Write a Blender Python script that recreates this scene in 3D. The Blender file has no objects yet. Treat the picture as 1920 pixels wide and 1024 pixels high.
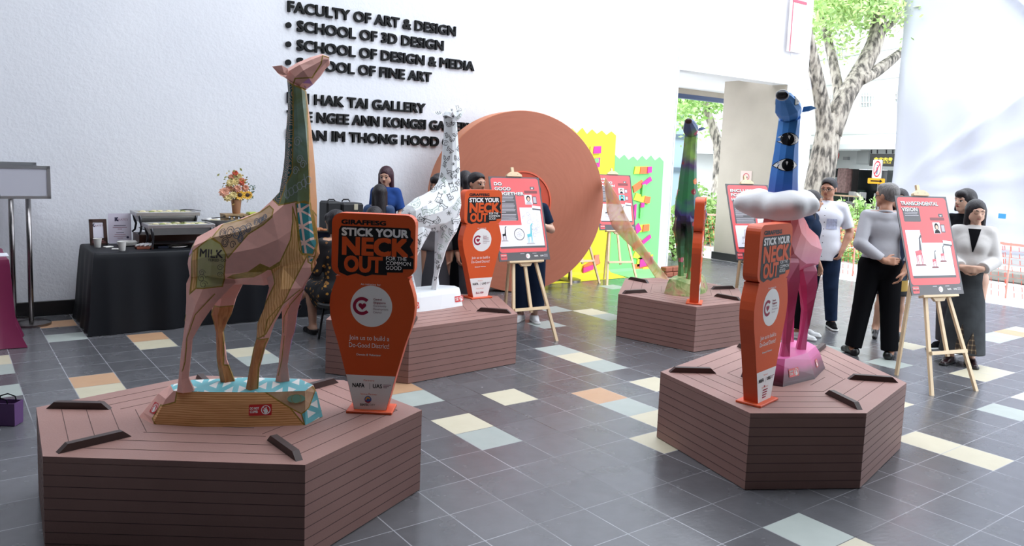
import bpy, bmesh, math, random
import numpy as np
from mathutils import Vector, Matrix
from mathutils.bvhtree import BVHTree

SC = bpy.context.scene
COL = SC.collection
PI = math.pi
R = math.radians

# ------------------------------------------------------------------ camera
FPX = 1456.43
PPX, PPY = 960.0, 456.61
CAM = Vector((0, 0, 1.76))
_yaw, _pit, _rol = 0.641228, 0.109288, 0.0395626
_fw = Vector((math.sin(_yaw) * math.cos(_pit), math.cos(_yaw) * math.cos(_pit), -math.sin(_pit)))
_r0 = Vector((math.cos(_yaw), -math.sin(_yaw), 0))
_u0 = _r0.cross(_fw)
_rt = math.cos(_rol) * _r0 + math.sin(_rol) * _u0
_up = -math.sin(_rol) * _r0 + math.cos(_rol) * _u0
cam_data = bpy.data.cameras.new('camera')
cam_data.sensor_width = 36.0
cam_data.lens = FPX / 1920 * 36
cam_data.shift_y = -(512 - PPY) / 1920
cam_data.clip_end = 500
cam = bpy.data.objects.new('camera', cam_data)
COL.objects.link(cam)
cam.matrix_world = Matrix(((_rt.x, _up.x, -_fw.x, CAM.x), (_rt.y, _up.y, -_fw.y, CAM.y), (_rt.z, _up.z, -_fw.z, CAM.z), (0, 0, 0, 1)))
SC.camera = cam

# ------------------------------------------------------------------ light
world = bpy.data.worlds.new('world')
SC.world = world
world.use_nodes = True
_bg = world.node_tree.nodes['Background']
_bg.inputs[0].default_value = (0.87, 0.93, 1.0, 1)
_bg.inputs[1].default_value = 3.0
vs = SC.view_settings
vs.view_transform = 'Standard'
vs.look = 'None'
vs.gamma = 1
vs.use_curve_mapping = False
vs.exposure = 0.85
SC.cycles.max_bounces = 8
SC.cycles.diffuse_bounces = 5
SC.cycles.sample_clamp_indirect = 8

# ------------------------------------------------------------------ helpers
def ray(x, y):
    d = _fw * FPX + _rt * (x - PPX) - _up * (y - PPY)
    return d / d.dot(_fw)

def on_z(x, y, z=0.0):
    """point of the place seen at photograph position (x, y) on the level z"""
    d = ray(x, y)
    return CAM + d * ((z - CAM.z) / d.z)

def on_plane(x, y, p, n):
    d = ray(x, y)
    p = Vector(p); n = Vector(n)
    return CAM + d * ((p - CAM).dot(n) / d.dot(n))

def lin(h):
    h = h.lstrip('#')
    c = [int(h[i:i + 2], 16) / 255 for i in (0, 2, 4)]
    return tuple(x / 12.92 if x <= 0.04045 else ((x + 0.055) / 1.055) ** 2.4 for x in c) + (1,)

def colr(c):
    return lin(c) if isinstance(c, str) else (tuple(c) + (1,))[:4]

_mats = {}
def mat(name, c, rough=0.6, metal=0.0, noise=0.0, nscale=8.0, bump=0.0, bscale=60.0, spec=0.5, c2=None):
    """plain procedural material: a colour with some noise in it and a noise bump"""
    if name in _mats:
        return _mats[name]
    m = bpy.data.materials.new(name)
    m.use_nodes = True
    nt = m.node_tree
    b = nt.nodes['Principled BSDF']
    c = colr(c)
    b.inputs['Base Color'].default_value = c
    b.inputs['Roughness'].default_value = rough
    b.inputs['Metallic'].default_value = metal
    b.inputs['Specular IOR Level'].default_value = spec
    tc = nt.nodes.new('ShaderNodeTexCoord')
    if noise or c2:
        n = nt.nodes.new('ShaderNodeTexNoise')
        n.inputs['Scale'].default_value = nscale
        n.inputs['Detail'].default_value = 5
        nt.links.new(tc.outputs['Object'], n.inputs['Vector'])
        mx = nt.nodes.new('ShaderNodeMix')
        mx.data_type = 'RGBA'
        k = 1 - noise
        mx.inputs[6].default_value = (c[0] * k, c[1] * k, c[2] * k, 1) if c2 is None else colr(c2)
        mx.inputs[7].default_value = c
        rp = nt.nodes.new('ShaderNodeMapRange')
        rp.inputs[1].default_value = 0.35
        rp.inputs[2].default_value = 0.65
        nt.links.new(n.outputs['Fac'], rp.inputs[0])
        nt.links.new(rp.outputs[0], mx.inputs[0])
        nt.links.new(mx.outputs[2], b.inputs['Base Color'])
    if bump:
        n2 = nt.nodes.new('ShaderNodeTexNoise')
        n2.inputs['Scale'].default_value = bscale
        n2.inputs['Detail'].default_value = 4
        nt.links.new(tc.outputs['Object'], n2.inputs['Vector'])
        bp = nt.nodes.new('ShaderNodeBump')
        bp.inputs['Strength'].default_value = bump
        bp.inputs['Distance'].default_value = 0.01
        nt.links.new(n2.outputs['Fac'], bp.inputs['Height'])
        nt.links.new(bp.outputs['Normal'], b.inputs['Normal'])
    _mats[name] = m
    return m

class NT:
    """small helper for hand-made node materials"""
    def __init__(s, name, rough=0.6, metal=0.0, spec=0.5):
        s.m = bpy.data.materials.new(name)
        s.m.use_nodes = True
        s.t = s.m.node_tree
        s.b = s.t.nodes['Principled BSDF']
        s.b.inputs['Roughness'].default_value = rough
        s.b.inputs['Metallic'].default_value = metal
        s.b.inputs['Specular IOR Level'].default_value = spec
        s.tc = s.n('TexCoord')
        _mats[name] = s.m
    def n(s, typ, **kw):
        x = s.t.nodes.new('ShaderNode' + typ)
        for k, v in kw.items():
            setattr(x, k, v)
        return x
    def put(s, sock, v):
        if hasattr(v, 'node'):
            s.t.links.new(v, sock)
        elif v is not None:
            sock.default_value = v
    def math(s, op, a, b=None, c=None):
        x = s.n('Math', operation=op)
        s.put(x.inputs[0], a)
        if b is not None: s.put(x.inputs[1], b)
        if c is not None: s.put(x.inputs[2], c)
        return x.outputs[0]
    def mix(s, f, a, b):
        x = s.n('Mix', data_type='RGBA')
        s.put(x.inputs[0], f); s.put(x.inputs[6], a); s.put(x.inputs[7], b)
        return x.outputs[2]
    def noise(s, vec, scale, detail=4, out='Fac', dist=0.0):
        x = s.n('TexNoise')
        s.put(x.inputs['Vector'], vec); x.inputs['Scale'].default_value = scale
        x.inputs['Detail'].default_value = detail; x.inputs['Distortion'].default_value = dist
        return x.outputs[out]
    def xyz(s, vec):
        x = s.n('SeparateXYZ'); s.put(x.inputs[0], vec)
        return x.outputs
    def comb(s, a, b, c):
        x = s.n('CombineXYZ')
        s.put(x.inputs[0], a); s.put(x.inputs[1], b); s.put(x.inputs[2], c)
        return x.outputs[0]
    def ramp(s, f, stops, interp='LINEAR'):
        x = s.n('ValToRGB'); x.color_ramp.interpolation = interp
        e = x.color_ramp.elements
        while len(e) < len(stops): e.new(0.5)
        for q, (p, c) in zip(e, stops):
            q.position = p; q.color = colr(c)
        s.put(x.inputs[0], f)
        return x.outputs[0]
    def color(s, v): s.put(s.b.inputs['Base Color'], v)
    def bump(s, h, strength=0.3, dist=0.01):
        x = s.n('Bump'); x.inputs['Strength'].default_value = strength; x.inputs['Distance'].default_value = dist
        s.put(x.inputs['Height'], h); s.t.links.new(x.outputs[0], s.b.inputs['Normal'])

def frame(o, x, z):
    """4x4 frame: origin o, x axis, z axis (normal); y = z cross x"""
    x = Vector(x).normalized(); z = Vector(z).normalized()
    y = z.cross(x).normalized(); x = y.cross(z)
    return Matrix(((x.x, y.x, z.x, o[0]), (x.y, y.y, z.y, o[1]), (x.z, y.z, z.z, o[2]), (0, 0, 0, 1)))

class MB:
    """collects shapes and links them as ONE mesh object"""
    def __init__(s):
        s.v = []; s.f = []; s.mi = []
    def add(s, vs, fs, mi=0, M=None):
        o = len(s.v)
        for p in vs:
            s.v.append(tuple(M @ Vector(p)) if M is not None else tuple(p))
        for f in fs:
            s.f.append([i + o for i in f]); s.mi.append(mi)
        return s
    def box(s, c, d, mi=0, M=None, bev=0.0):
        x, y, z = d[0] / 2, d[1] / 2, d[2] / 2
        if bev:
            b = min(bev, x * .9, y * .9, z * .9)
            vs = []
            for sx in (-1, 1):
                for sy in (-1, 1):
                    for sz in (-1, 1):
                        vs += [(c[0] + sx * (x - b), c[1] + sy * (y - b), c[2] + sz * z), (c[0] + sx * (x - b), c[1] + sy * y, c[2] + sz * (z - b)), (c[0] + sx * x, c[1] + sy * (y - b), c[2] + sz * (z - b))]
            bm = bmesh.new()
            for p in vs: bm.verts.new(p)
            bmesh.ops.convex_hull(bm, input=bm.verts)
            s.bm(bm, mi, M)
            return s
        vs = [(c[0] + a * x, c[1] + b * y, c[2] + e * z) for e in (-1, 1) for b in (-1, 1) for a in (-1, 1)]
        return s.add(vs, [(0, 2, 3, 1), (4, 5, 7, 6), (0, 1, 5, 4), (2, 6, 7, 3), (0, 4, 6, 2), (1, 3, 7, 5)], mi, M)
    def bm(s, bm, mi=0, M=None):
        bm.verts.index_update()
        s.add([v.co.copy() for v in bm.verts], [[v.index for v in f.verts] for f in bm.faces], mi, M)
        bm.free()
    def prism(s, poly, z0, z1, mi=0, M=None, mside=None):
        n = len(poly)
        a = sum(poly[i][0] * poly[(i + 1) % n][1] - poly[(i + 1) % n][0] * poly[i][1] for i in range(n))
        if a < 0: poly = poly[::-1]
        vs = [(p[0], p[1], z0) for p in poly] + [(p[0], p[1], z1) for p in poly]
        s.add(vs, [list(range(n, 2 * n)), list(range(n - 1, -1, -1))], mi, M)
        s.add(vs, [(i, (i + 1) % n, n + (i + 1) % n, n + i) for i in range(n)], mi if mside is None else mside, M)
        return s
    def flat(s, poly, z=0.0, mi=0, M=None):
        n = len(poly)
        a = sum(poly[i][0] * poly[(i + 1) % n][1] - poly[(i + 1) % n][0] * poly[i][1] for i in range(n))
        if a < 0: poly = poly[::-1]
        return s.add([(p[0], p[1], z) for p in poly], [list(range(n))], mi, M)
    def bar(s, a, b, w, h, up=(0, 0, 1), mi=0, M=None):
        """square bar from a to b, w across, h along up"""
        a = Vector(a); b = Vector(b); d = (b - a)
        L = d.length; d.normalize(); u = Vector(up)
        x = d.cross(u)
        if x.length < 1e-4: x = d.cross(Vector((1, 0, 0)))
        x.normalize(); y = x.cross(d)
        vs = []
        for p in (a, b):
            for i, j in ((-1, -1), (1, -1), (1, 1), (-1, 1)):
                vs.append(p + x * (i * w / 2) + y * (j * h / 2))
        return s.add(vs, [(0, 1, 2, 3)[::-1], (4, 5, 6, 7)] + [(i, (i + 1) % 4, 4 + (i + 1) % 4, 4 + i) for i in range(4)], mi, M)
    def tube(s, pts, rad, n=10, mi=0, M=None, cap=True):
        pts = [Vector(p) for p in pts]
        rads = rad if isinstance(rad, (list, tuple)) else [rad] * len(pts)
        rings = []
        t0 = (pts[1] - pts[0]).normalized()
        ref = Vector((0, 0, 1)) if abs(t0.z) < 0.9 else Vector((1, 0, 0))
        x = t0.cross(ref).normalized()
        for i, p in enumerate(pts):
            t = (pts[min(i + 1, len(pts) - 1)] - pts[max(i - 1, 0)]).normalized()
            x = (x - t * x.dot(t)).normalized()
            y = t.cross(x)
            rings.append([p + (x * math.cos(2 * PI * k / n) + y * math.sin(2 * PI * k / n)) * rads[i] for k in range(n)])
        return s.loft(rings, cap, mi, M)
    def loft(s, rings, cap=True, mi=0, M=None, close=True):
        n = len(rings[0])
        vs = [p for r in rings for p in r]
        fs = []
        for i in range(len(rings) - 1):
            for k in range(n if close else n - 1):
                k2 = (k + 1) % n
                fs.append((i * n + k, i * n + k2, (i + 1) * n + k2, (i + 1) * n + k))
        if cap:
            fs.append(list(range(n - 1, -1, -1)))
            fs.append([(len(rings) - 1) * n + k for k in range(n)])
        return s.add(vs, fs, mi, M)
    def lathe(s, prof, n=20, mi=0, M=None, cap=True):
        rings = [[(r * math.cos(2 * PI * k / n), r * math.sin(2 * PI * k / n), z) for k in range(n)] for r, z in prof]
        return s.loft(rings, cap, mi, M)
    def ball(s, c, r, n=12, mi=0, M=None):
        r = r if isinstance(r, (tuple, list)) else (r, r, r)
        bm = bmesh.new()
        bmesh.ops.create_uvsphere(bm, u_segments=n, v_segments=max(6, n * 2 // 3), radius=1)
        for v in bm.verts:
            v.co = Vector((c[0] + v.co.x * r[0], c[1] + v.co.y * r[1], c[2] + v.co.z * r[2]))
        s.bm(bm, mi, M)
        return s
    def mesh(s, name, mats, smooth=False):
        me = bpy.data.meshes.new(name)
        me.from_pydata(s.v, [], s.f)
        for m in (mats if isinstance(mats, (list, tuple)) else [mats]):
            me.materials.append(m)
        me.polygons.foreach_set('material_index', s.mi)
        if smooth is True:
            me.polygons.foreach_set('use_smooth', [True] * len(me.polygons))
        elif smooth:
            me.polygons.foreach_set('use_smooth', [True] * len(me.polygons))
            me.set_sharp_from_angle(angle=R(smooth))
        me.update()
        return me
    def build(s, name, mats, parent=None, smooth=False, M=None):
        o = bpy.data.objects.new(name, s.mesh(name, mats, smooth))
        COL.objects.link(o)
        if parent is not None: attach(o, parent)
        return o

LOCAL = set()
def attach(o, parent):
    o.parent = parent
    if parent.name in LOCAL:
        LOCAL.add(o.name)
    else:
        o.matrix_parent_inverse = world_of(parent).inverted()

def world_of(o):
    M = o.matrix_basis.copy() if o.type == 'EMPTY' or o.parent is None else Matrix()
    if o.parent is not None:
        return world_of(o.parent) @ o.matrix_parent_inverse @ o.matrix_basis
    return M

def tag(o, label=None, cat=None, group=None, kind=None):
    if label: o['label'] = label
    if cat: o['category'] = cat
    if group: o['group'] = group
    if kind: o['kind'] = kind
    return o

def thing(name, label, cat, loc=(0, 0, 0), rz=0.0, group=None, kind=None):
    o = bpy.data.objects.new(name, None)
    o.empty_display_size = 0.1
    COL.objects.link(o)
    o.location = loc
    o.rotation_euler = (0, 0, rz)
    o.matrix_basis = Matrix.Translation(Vector(loc)) @ Matrix.Rotation(rz, 4, 'Z')
    return tag(o, label, cat, group, kind)

def struct(name, mb, m, smooth=False):
    return tag(mb.build(name, m, None, smooth), kind='structure')

_tc = {}
def glyphs(body, bold=0.0, space=1.0, depth=0.0, res=3):
    """flat or solid outlines of a text as (verts, faces, width), capital height about 0.69"""
    k = (body, bold, space, depth)
    if k not in _tc:
        c = bpy.data.curves.new('text', 'FONT')
        c.body = body; c.size = 1; c.offset = 0; c.space_character = space
        c.resolution_u = res; c.extrude = depth / 2
        c.fill_mode = 'BOTH'
        o = bpy.data.objects.new('text', c)
        me = o.to_mesh()
        vs = [v.co.copy() for v in me.vertices]
        fs = [list(p.vertices) for p in me.polygons]
        o.to_mesh_clear()
        bpy.data.objects.remove(o); bpy.data.curves.remove(c)
        x = bold * .8
        if x > 0:      # heavier strokes: the outline laid down again, shifted to four sides
            n = len(vs); base = vs; bf = fs; vs = []; fs = []
            for q, (sx, sy) in enumerate(((-x, -x), (x, -x), (-x, x), (x, x), (x, 0), (-x, 0))):
                vs += [p + Vector((sx, sy, q * .00012)) for p in base]; fs += [[i + q * n for i in f] for f in bf]
        _tc[k] = (vs, fs)
    return _tc[k]

def put_text(mb, body, x, y, h, M, w=None, bold=0.0, mi=0, z=0.0, align='L', space=1.0, depth=0.0, shear=0.0):
    """writes a text into mb: left end x, baseline y, capital height h (and total width w) in frame M"""
    vs, fs = glyphs(body, bold, space, depth)
    if not vs: return 0
    x0 = min(p.x for p in vs); x1 = max(p.x for p in vs)
    sy = h / 0.69
    sx = sy if w is None else w / (x1 - x0)
    W = (x1 - x0) * sx
    ox = x if align == 'L' else (x - W / 2 if align == 'C' else x - W)
    mb.add([(ox + (p.x - x0) * sx + shear * p.y * sy, y + p.y * sy, z + p.z) for p in vs], fs, mi, M)
    return W

def rrect(x0, y0, x1, y1, r, n=5):
    p = []
    for cx, cy, a in ((x1 - r, y1 - r, 0), (x0 + r, y1 - r, 90), (x0 + r, y0 + r, 180), (x1 - r, y0 + r, 270)):
        for i in range(n + 1):
            t = R(a + 90 * i / n)
            p.append((cx + r * math.cos(t), cy + r * math.sin(t)))
    return p

def disc2(cx, cy, r, n=32, r2=None):
    return [(cx + r * math.cos(2 * PI * i / n), cy + (r2 or r) * math.sin(2 * PI * i / n)) for i in range(n)]

def ring2(mb, cx, cy, r0, r1, a0, a1, M, mi=0, z=0.0, n=40):
    vs = []
    for i in range(n + 1):
        t = R(a0 + (a1 - a0) * i / n)
        for r in (r0, r1): vs.append((cx + r * math.cos(t), cy + r * math.sin(t), z))
    mb.add(vs, [(2 * i, 2 * i + 1, 2 * i + 3, 2 * i + 2) for i in range(n)], mi, M)

def copy_tree(o, parent=None):
    c = o.copy(); COL.objects.link(c)
    if parent is not None: c.parent = parent
    for ch in o.children: copy_tree(ch, c)
    return c

rnd = random.Random(7)
# ================================================================== the setting
def wall_material():
    n = NT('white_stucco', 0.85)
    v = n.tc.outputs['Object']
    n.color(n.mix(n.noise(v, 1.2), lin('D3D5DC'), lin('DFE0E5')))
    h = n.math('MULTIPLY_ADD', n.noise(v, 38, 3), 0.7, n.noise(v, 14, 2))
    n.bump(h, 0.32, 0.012)
    return n.m
M_WALL = wall_material()
M_PLASTER = mat('white_plaster', 'E6E6EA', 0.8, noise=0.03, nscale=2, bump=0.05)
M_BEIGE = mat('beige_plaster', 'AFA699', 0.8, noise=0.06, nscale=3, bump=0.05)
M_SKIRT = mat('black_skirting', '17171A', 0.35, noise=0.2)

WY = 8.95
w = MB()
w.box((3.0, WY + 0.15, 3.8), (14.0, 0.3, 7.6))
struct('wall_back', w, M_WALL)
b = MB(); b.box((0.9, WY - 0.012, 0.075), (7.8, 0.024, 0.15), bev=0.004)
struct('baseboard_back', b, M_SKIRT)
# white end of the wall, and the pier beyond the opening with its beam
w = MB(); w.box((9.985, WY + 0.14, 3.8), (0.03, 0.3, 7.6))
struct('trim_1', w, M_PLASTER)
p = MB(); p.box((12.225, 8.875, 3.8), (0.55, 1.35, 7.6))
struct('wall_far', p, M_BEIGE)
pf = MB(); pf.box((12.225, 8.19, 3.8), (0.55, 0.02, 7.6))
struct('trim_2', pf, M_PLASTER)
b = MB(); b.box((11.93, 8.87, 0.07), (0.03, 1.4, 0.14), bev=0.004)
struct('baseboard_far', b, M_SKIRT)
bm_ = MB()
A0, A1 = (9.99, 8.95, 3.335), (11.97, 8.18, 3.215)
vs = []
for (x, y, z) in (A0, A1):
    vs += [(x, y, z), (x, y, 7.6), (x + .05, y + 0.3, 7.6), (x + .05, y + 0.3, z)]
bm_.add(vs, [(0, 1, 2, 3), (7, 6, 5, 4), (0, 4, 5, 1), (1, 5, 6, 2), (2, 6, 7, 3), (3, 7, 4, 0)])
struct('wall_beam', bm_, M_PLASTER)
# recess behind the opening: soffit and the fascia with a dark blue edge
s = MB(); s.box((12.0, 10.06, 3.44), (3.95, 2.1, 0.2))
struct('trim_7', s, M_PLASTER)
s = MB()
f0, f1 = Vector((10.0, 11.15, 0)), Vector((14.2, 11.15, 0))
s.box((12.0, 11.15, 3.33), (4.6, 0.12, 0.2)); struct('trim_3', s, M_BEIGE)
s = MB(); s.box((12.0, 11.15, 3.185), (4.62, 0.13, 0.09)); struct('trim_4', s, mat('navy_edge', '3A4A6E', 0.5))
lt = thing('downlight', 'small round downlight in the soffit above the wall opening', 'light', (10.75, 9.7, 3.335))
m = MB(); m.lathe([(0.055, 0.005), (0.07, 0.004), (0.072, -0.004), (0.05, -0.006), (0.045, 0.0)], 20, M=Matrix.Translation((10.75, 9.7, 3.333)))
m.build('bezel', mat('grey_metal', '8C8C8C', 0.4, 0.6), lt)
m = MB(); m.lathe([(0.044, 0.001), (0.044, -0.003)], 20, M=Matrix.Translation((10.75, 9.7, 3.333)))
m.build('lens', mat('lens_grey', '6d6d70', 0.3), lt)

# covered hall: ceiling and the enclosing walls left of and behind the photographer
c = MB()
for x0_, y0_, x1_, y1_ in ((-4.2, -7.25, 6.8, 1.9), (-4.2, 7.2, 6.8, 9.25), (-4.2, 1.9, -1.0, 7.2), (5.8, 1.9, 6.8, 7.2)):  # gap between the slabs is a skylight, added to let in top light
    c.box(((x0_ + x1_) / 2, (y0_ + y1_) / 2, 7.7), (x1_ - x0_, y1_ - y0_, 0.2))
struct('ceiling', c, mat('ceiling_grey', '8A8A8C', .9))
c = MB(); c.box((-4.1, 1.0, 3.8), (0.2, 16.5, 7.6)); struct('wall_left', c, mat('dim_wall', '242426', 0.9, noise=.05))
c = MB(); c.box((1.4, -6.2, 3.8), (11.2, 0.2, 7.6)); struct('wall_front', c, _mats['dim_wall'])

c = MB(); c.box((6.9, -3.0, 3.8), (0.2, 6.2, 7.6)); struct('wall_light_block', c, _mats['dim_wall'])  # unseen wall, added to keep sky light off the camera-facing sides

# ---- floor: slate tiles with cream, peach and pale grey accents
TP, TX, TY = 0.3085, 2.912, 1.545
def tile_mat(name, ca, cb, rough, ns=9, grout='9A9BA0', ridge=0.35):
    n = NT(name, rough, spec=.75)
    v = n.tc.outputs['Object']
    x, y, z = n.xyz(v)
    gx = n.math('DIVIDE', n.math('SUBTRACT', x, TX), TP)
    gy = n.math('DIVIDE', n.math('SUBTRACT', y, TY), TP)
    wn = n.n('TexWhiteNoise')
    n.put(wn.inputs['Vector'], n.comb(n.math('FLOOR', gx), n.math('FLOOR', gy), 0.0))
    base = n.mix(n.math('MULTIPLY_ADD', n.noise(v, ns, 5), 0.7, n.math('MULTIPLY', wn.outputs['Value'], 0.35)), lin(ca), lin(cb))
    def edge(g):
        fr = n.math('FRACT', g)
        return n.math('MINIMUM', fr, n.math('SUBTRACT', 1.0, fr))
    e = n.math('MINIMUM', edge(gx), edge(gy))
    ex = n.math('LESS_THAN', edge(gx), 0.010)
    ey = n.math('LESS_THAN', edge(gy), 0.008)
    isg = n.math('MAXIMUM', ex, ey)
    gcol = n.ramp(n.noise(v, 0.8, 2), [(.34, '3a3a3d'), (.52, grout)])
    n.color(n.mix(isg, base, gcol))
    h = n.math('ADD', n.math('MULTIPLY', n.noise(n.comb(n.math('MULTIPLY', x, 1.0), n.math('MULTIPLY', y, 2.2), z), 22, 4), ridge), n.math('MULTIPLY', isg, -0.6))
    n.bump(h, 0.25, 0.010)
    n.put(n.b.inputs['Roughness'], n.math('MULTIPLY_ADD', n.noise(v, 5, 3), 0.2, rough - 0.1))
    return n.m
M_SLATE = tile_mat('slate_tile', '47474B', '646468', 0.25)
M_CREAM = tile_mat('cream_tile', 'B3AB93', 'C6BFA8', 0.5, ridge=.15)
M_PEACH = tile_mat('peach_tile', 'A88263', 'BD9674', 0.5, ridge=.15)
M_PALE = tile_mat('pale_grey_tile', '8F9793', 'A5ADA8', 0.5, ridge=.15)
accent = {}
def acc(kind, pts):
    for x, y in pts:
        p = on_z(x, y)
        accent[(math.floor((p.x - TX) / TP), math.floor((p.y - TY) / TP))] = kind
acc(1, [(959, 745), (872, 795), (1087, 672), (1215, 720), (1222, 790), (1010, 604), (297, 652), (187, 738), (15, 722), (457, 665), (1610, 1020), (1735, 825), (1830, 858), (1909, 745), (1820, 701), (1870, 703), (1712, 650), (1702, 760), (1137, 588), (3, 667), (1912, 620), (1217, 715), (1226, 840)])
acc(2, [(785, 728), (1122, 742), (267, 626), (175, 722), (110, 604), (1920, 628)])
acc(3, [(925, 822), (807, 748), (1045, 659), (1130, 687), (1177, 762), (1025, 611), (1150, 594), (1162, 537), (1024, 577), (10, 700), (22, 740), (470, 680), (120, 630), (1510, 993), (1877, 773), (1872, 772), (1835, 629), (1875, 633), (1669, 684), (1195, 530), (1640, 676), (1560, 660)])
fl = MB()
vid = {}
def fv(i, j):
    if (i, j) not in vid:
        vid[(i, j)] = len(fl.v); fl.v.append((TX + i * TP, TY + j * TP, 0.0))
    return vid[(i, j)]
for i in range(-20, 29):
    for j in range(-26, 29):
        if j > 24 and i < 21: continue
        fl.f.append([fv(i, j), fv(i + 1, j), fv(i + 1, j + 1), fv(i, j + 1)])
        fl.mi.append(accent.get((i, j), 0))
struct('floor', fl, [M_SLATE, M_CREAM, M_PEACH, M_PALE])
# ================================================================== plinths
def plank_mat():
    n = NT('brown_decking', 0.55)
    v = n.tc.outputs['Object']
    g = n.noise(v, 3, 5)
    n.color(n.mix(g, lin('86625B'), lin('9F7A72')))
    n.bump(n.noise(v, 120, 2), 0.08)
    return n.m
M_DECK = plank_mat()
M_GAP = mat('plank_gap', '553F3B', 0.9)
M_RAIL = mat('dark_rail', '3F2E2C', 0.5, noise=.2)
ZT = 0.436
SHAPE = [Vector((2.003, 3.411)), Vector((1.22, 3.034)), Vector((0.327, 3.677)), Vector((0.369, 4.392)), Vector((1.183, 4.594)), Vector((1.879, 4.1))]

def plinth(corners, label, rails):
    """corners in plan, the first one carries the sign"""
    c = sum(corners, Vector((0, 0))) / len(corners)
    t = thing('plinth', label, 'plinth', (c.x, c.y, 0), 0, 'hexagonal brown plinths')
    top = MB(); n = len(corners)
    top.prism([tuple(p) for p in corners], ZT - 0.026, ZT)
    tp = top.build('deck', M_DECK, t)
    gaps = MB()
    for i in range(n):
        a, b = corners[i], corners[(i + 1) % n]
        mid = (a + b) / 2; inw = (c - mid).normalized()
        # the boards of each sector run along its edge
        for k in range(1, 5):
            f = k * 0.105 / ((c - mid).length)
            if f > 0.95: continue
            p, q = a.lerp(c, f), b.lerp(c, f)
            gaps.bar((p.x, p.y, ZT + .0004), (q.x, q.y, ZT + .0004), 0.003, 0.0012)
        # side wall: eight boards
        sd = MB(); d = (b - a).normalized(); nn = Vector((d.y, -d.x))
        if nn.dot(mid - c) < 0: nn = -nn
        ai, bi = a - nn * .006, b - nn * .006
        hb = (ZT - 0.03) / 8
        sd.add([(a.x, a.y, 0.004), (b.x, b.y, 0.004), (b.x, b.y, ZT - .028), (a.x, a.y, ZT - .028), (ai.x, ai.y, .004), (bi.x, bi.y, .004), (bi.x, bi.y, ZT - .028), (ai.x, ai.y, ZT - .028)],
               [(0, 1, 2, 3), (7, 6, 5, 4), (0, 4, 5, 1), (3, 2, 6, 7), (0, 3, 7, 4), (1, 5, 6, 2)], 0)
        for k in range(1, 8):
            z = k * hb
            sd.bar((a.x + nn.x * .0003, a.y + nn.y * .0003, z), (b.x + nn.x * .0003, b.y + nn.y * .0003, z), 0.0015, 0.0028, mi=1)
        sd.build('side_panel', [M_DECK, M_GAP], t)
    gp = gaps.build('plank_gaps', M_GAP, tp)
    for i in rails:
        a = corners[i]; d = (c - a).normalized()
        p0 = a + d * 0.055; p1 = a + d * 0.36
        r = MB(); x = Vector((d.y, -d.x)); h = 0.034; s = 0.038
        vs = []
        for sg in (-1, 1):
            o = x * (sg * 0.016)
            for p, z in ((p0, 0), (p1, 0), (p1 - d * s, h), (p0 + d * s, h)):
                q = p + o; vs.append((q.x, q.y, ZT + z))
        r.add(vs, [(0, 1, 2, 3), (7, 6, 5, 4), (0, 4, 5, 1), (1, 5, 6, 2), (2, 6, 7, 3), (3, 7, 4, 0)])
        r.build('rail', M_RAIL, t)
    return t, c

def placed(ang, sx, sy):
    """the common plinth shape turned by ang with its sign corner at sx, sy"""
    a = R(ang); o = SHAPE[0]
    return [Vector((sx + (p - o).x * math.cos(a) - (p - o).y * math.sin(a), sy + (p - o).x * math.sin(a) + (p - o).y * math.cos(a))) for p in SHAPE]
C1 = SHAPE
C2 = placed(40.2, 4.33, 6.00)
C3 = [Vector(p) for p in ((3.514, 2.486), (3.704, 3.314), (4.784, 3.559), (5.421, 3.213), (4.936, 2.351), (4.098, 2.152))]
C4 = placed(257.3, 5.721, 4.724)
plinth(C1, 'largest-looking hexagonal brown plank plinth at front left, under the pink and wood-grain giraffe', (1, 2, 3, 4, 5))
plinth(C2, 'hexagonal brown plank plinth under the white doodled giraffe', (1, 2, 3, 4, 5))
plinth(C3, 'hexagonal brown plank plinth at front right, under the blue and pink giraffe', (1, 2, 3, 4, 5))
plinth(C4, 'hexagonal brown plank plinth at the back, under the green flowered giraffe', (1, 2, 3, 4, 5))

# ================================================================== orange signs
M_OR = mat('orange_board', 'DA5826', 0.6, spec=.25, noise=.05, nscale=3)
M_ORE = mat('orange_edge', 'D9562B', 0.45)
M_BLK = mat('print_black', '1B1A1C', 0.5, spec=.15)
M_WHT = mat('print_white', 'EDEBEA', 0.5, spec=.15)
M_PRED = mat('print_maroon', '98203F', 0.5, spec=.15)
M_PGRY = mat('print_grey', '8D6470', 0.5, spec=.15)
M_PORG = mat('print_orange', 'DA5826', 0.5, spec=.15)
M_PPUR = mat('print_blue', '2F5FA8', 0.5)
M_PYEL = mat('print_yellow', 'E3A33A', 0.5)
def heart(cx, cy, s):
    p = []
    for i in range(28):
        t = 2 * PI * i / 28
        p.append((cx + s * 16 * math.sin(t) ** 3 / 16, cy + s * (13 * math.cos(t) - 5 * math.cos(2 * t) - 2 * math.cos(3 * t) - math.cos(4 * t)) / 16))
    return p
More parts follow.
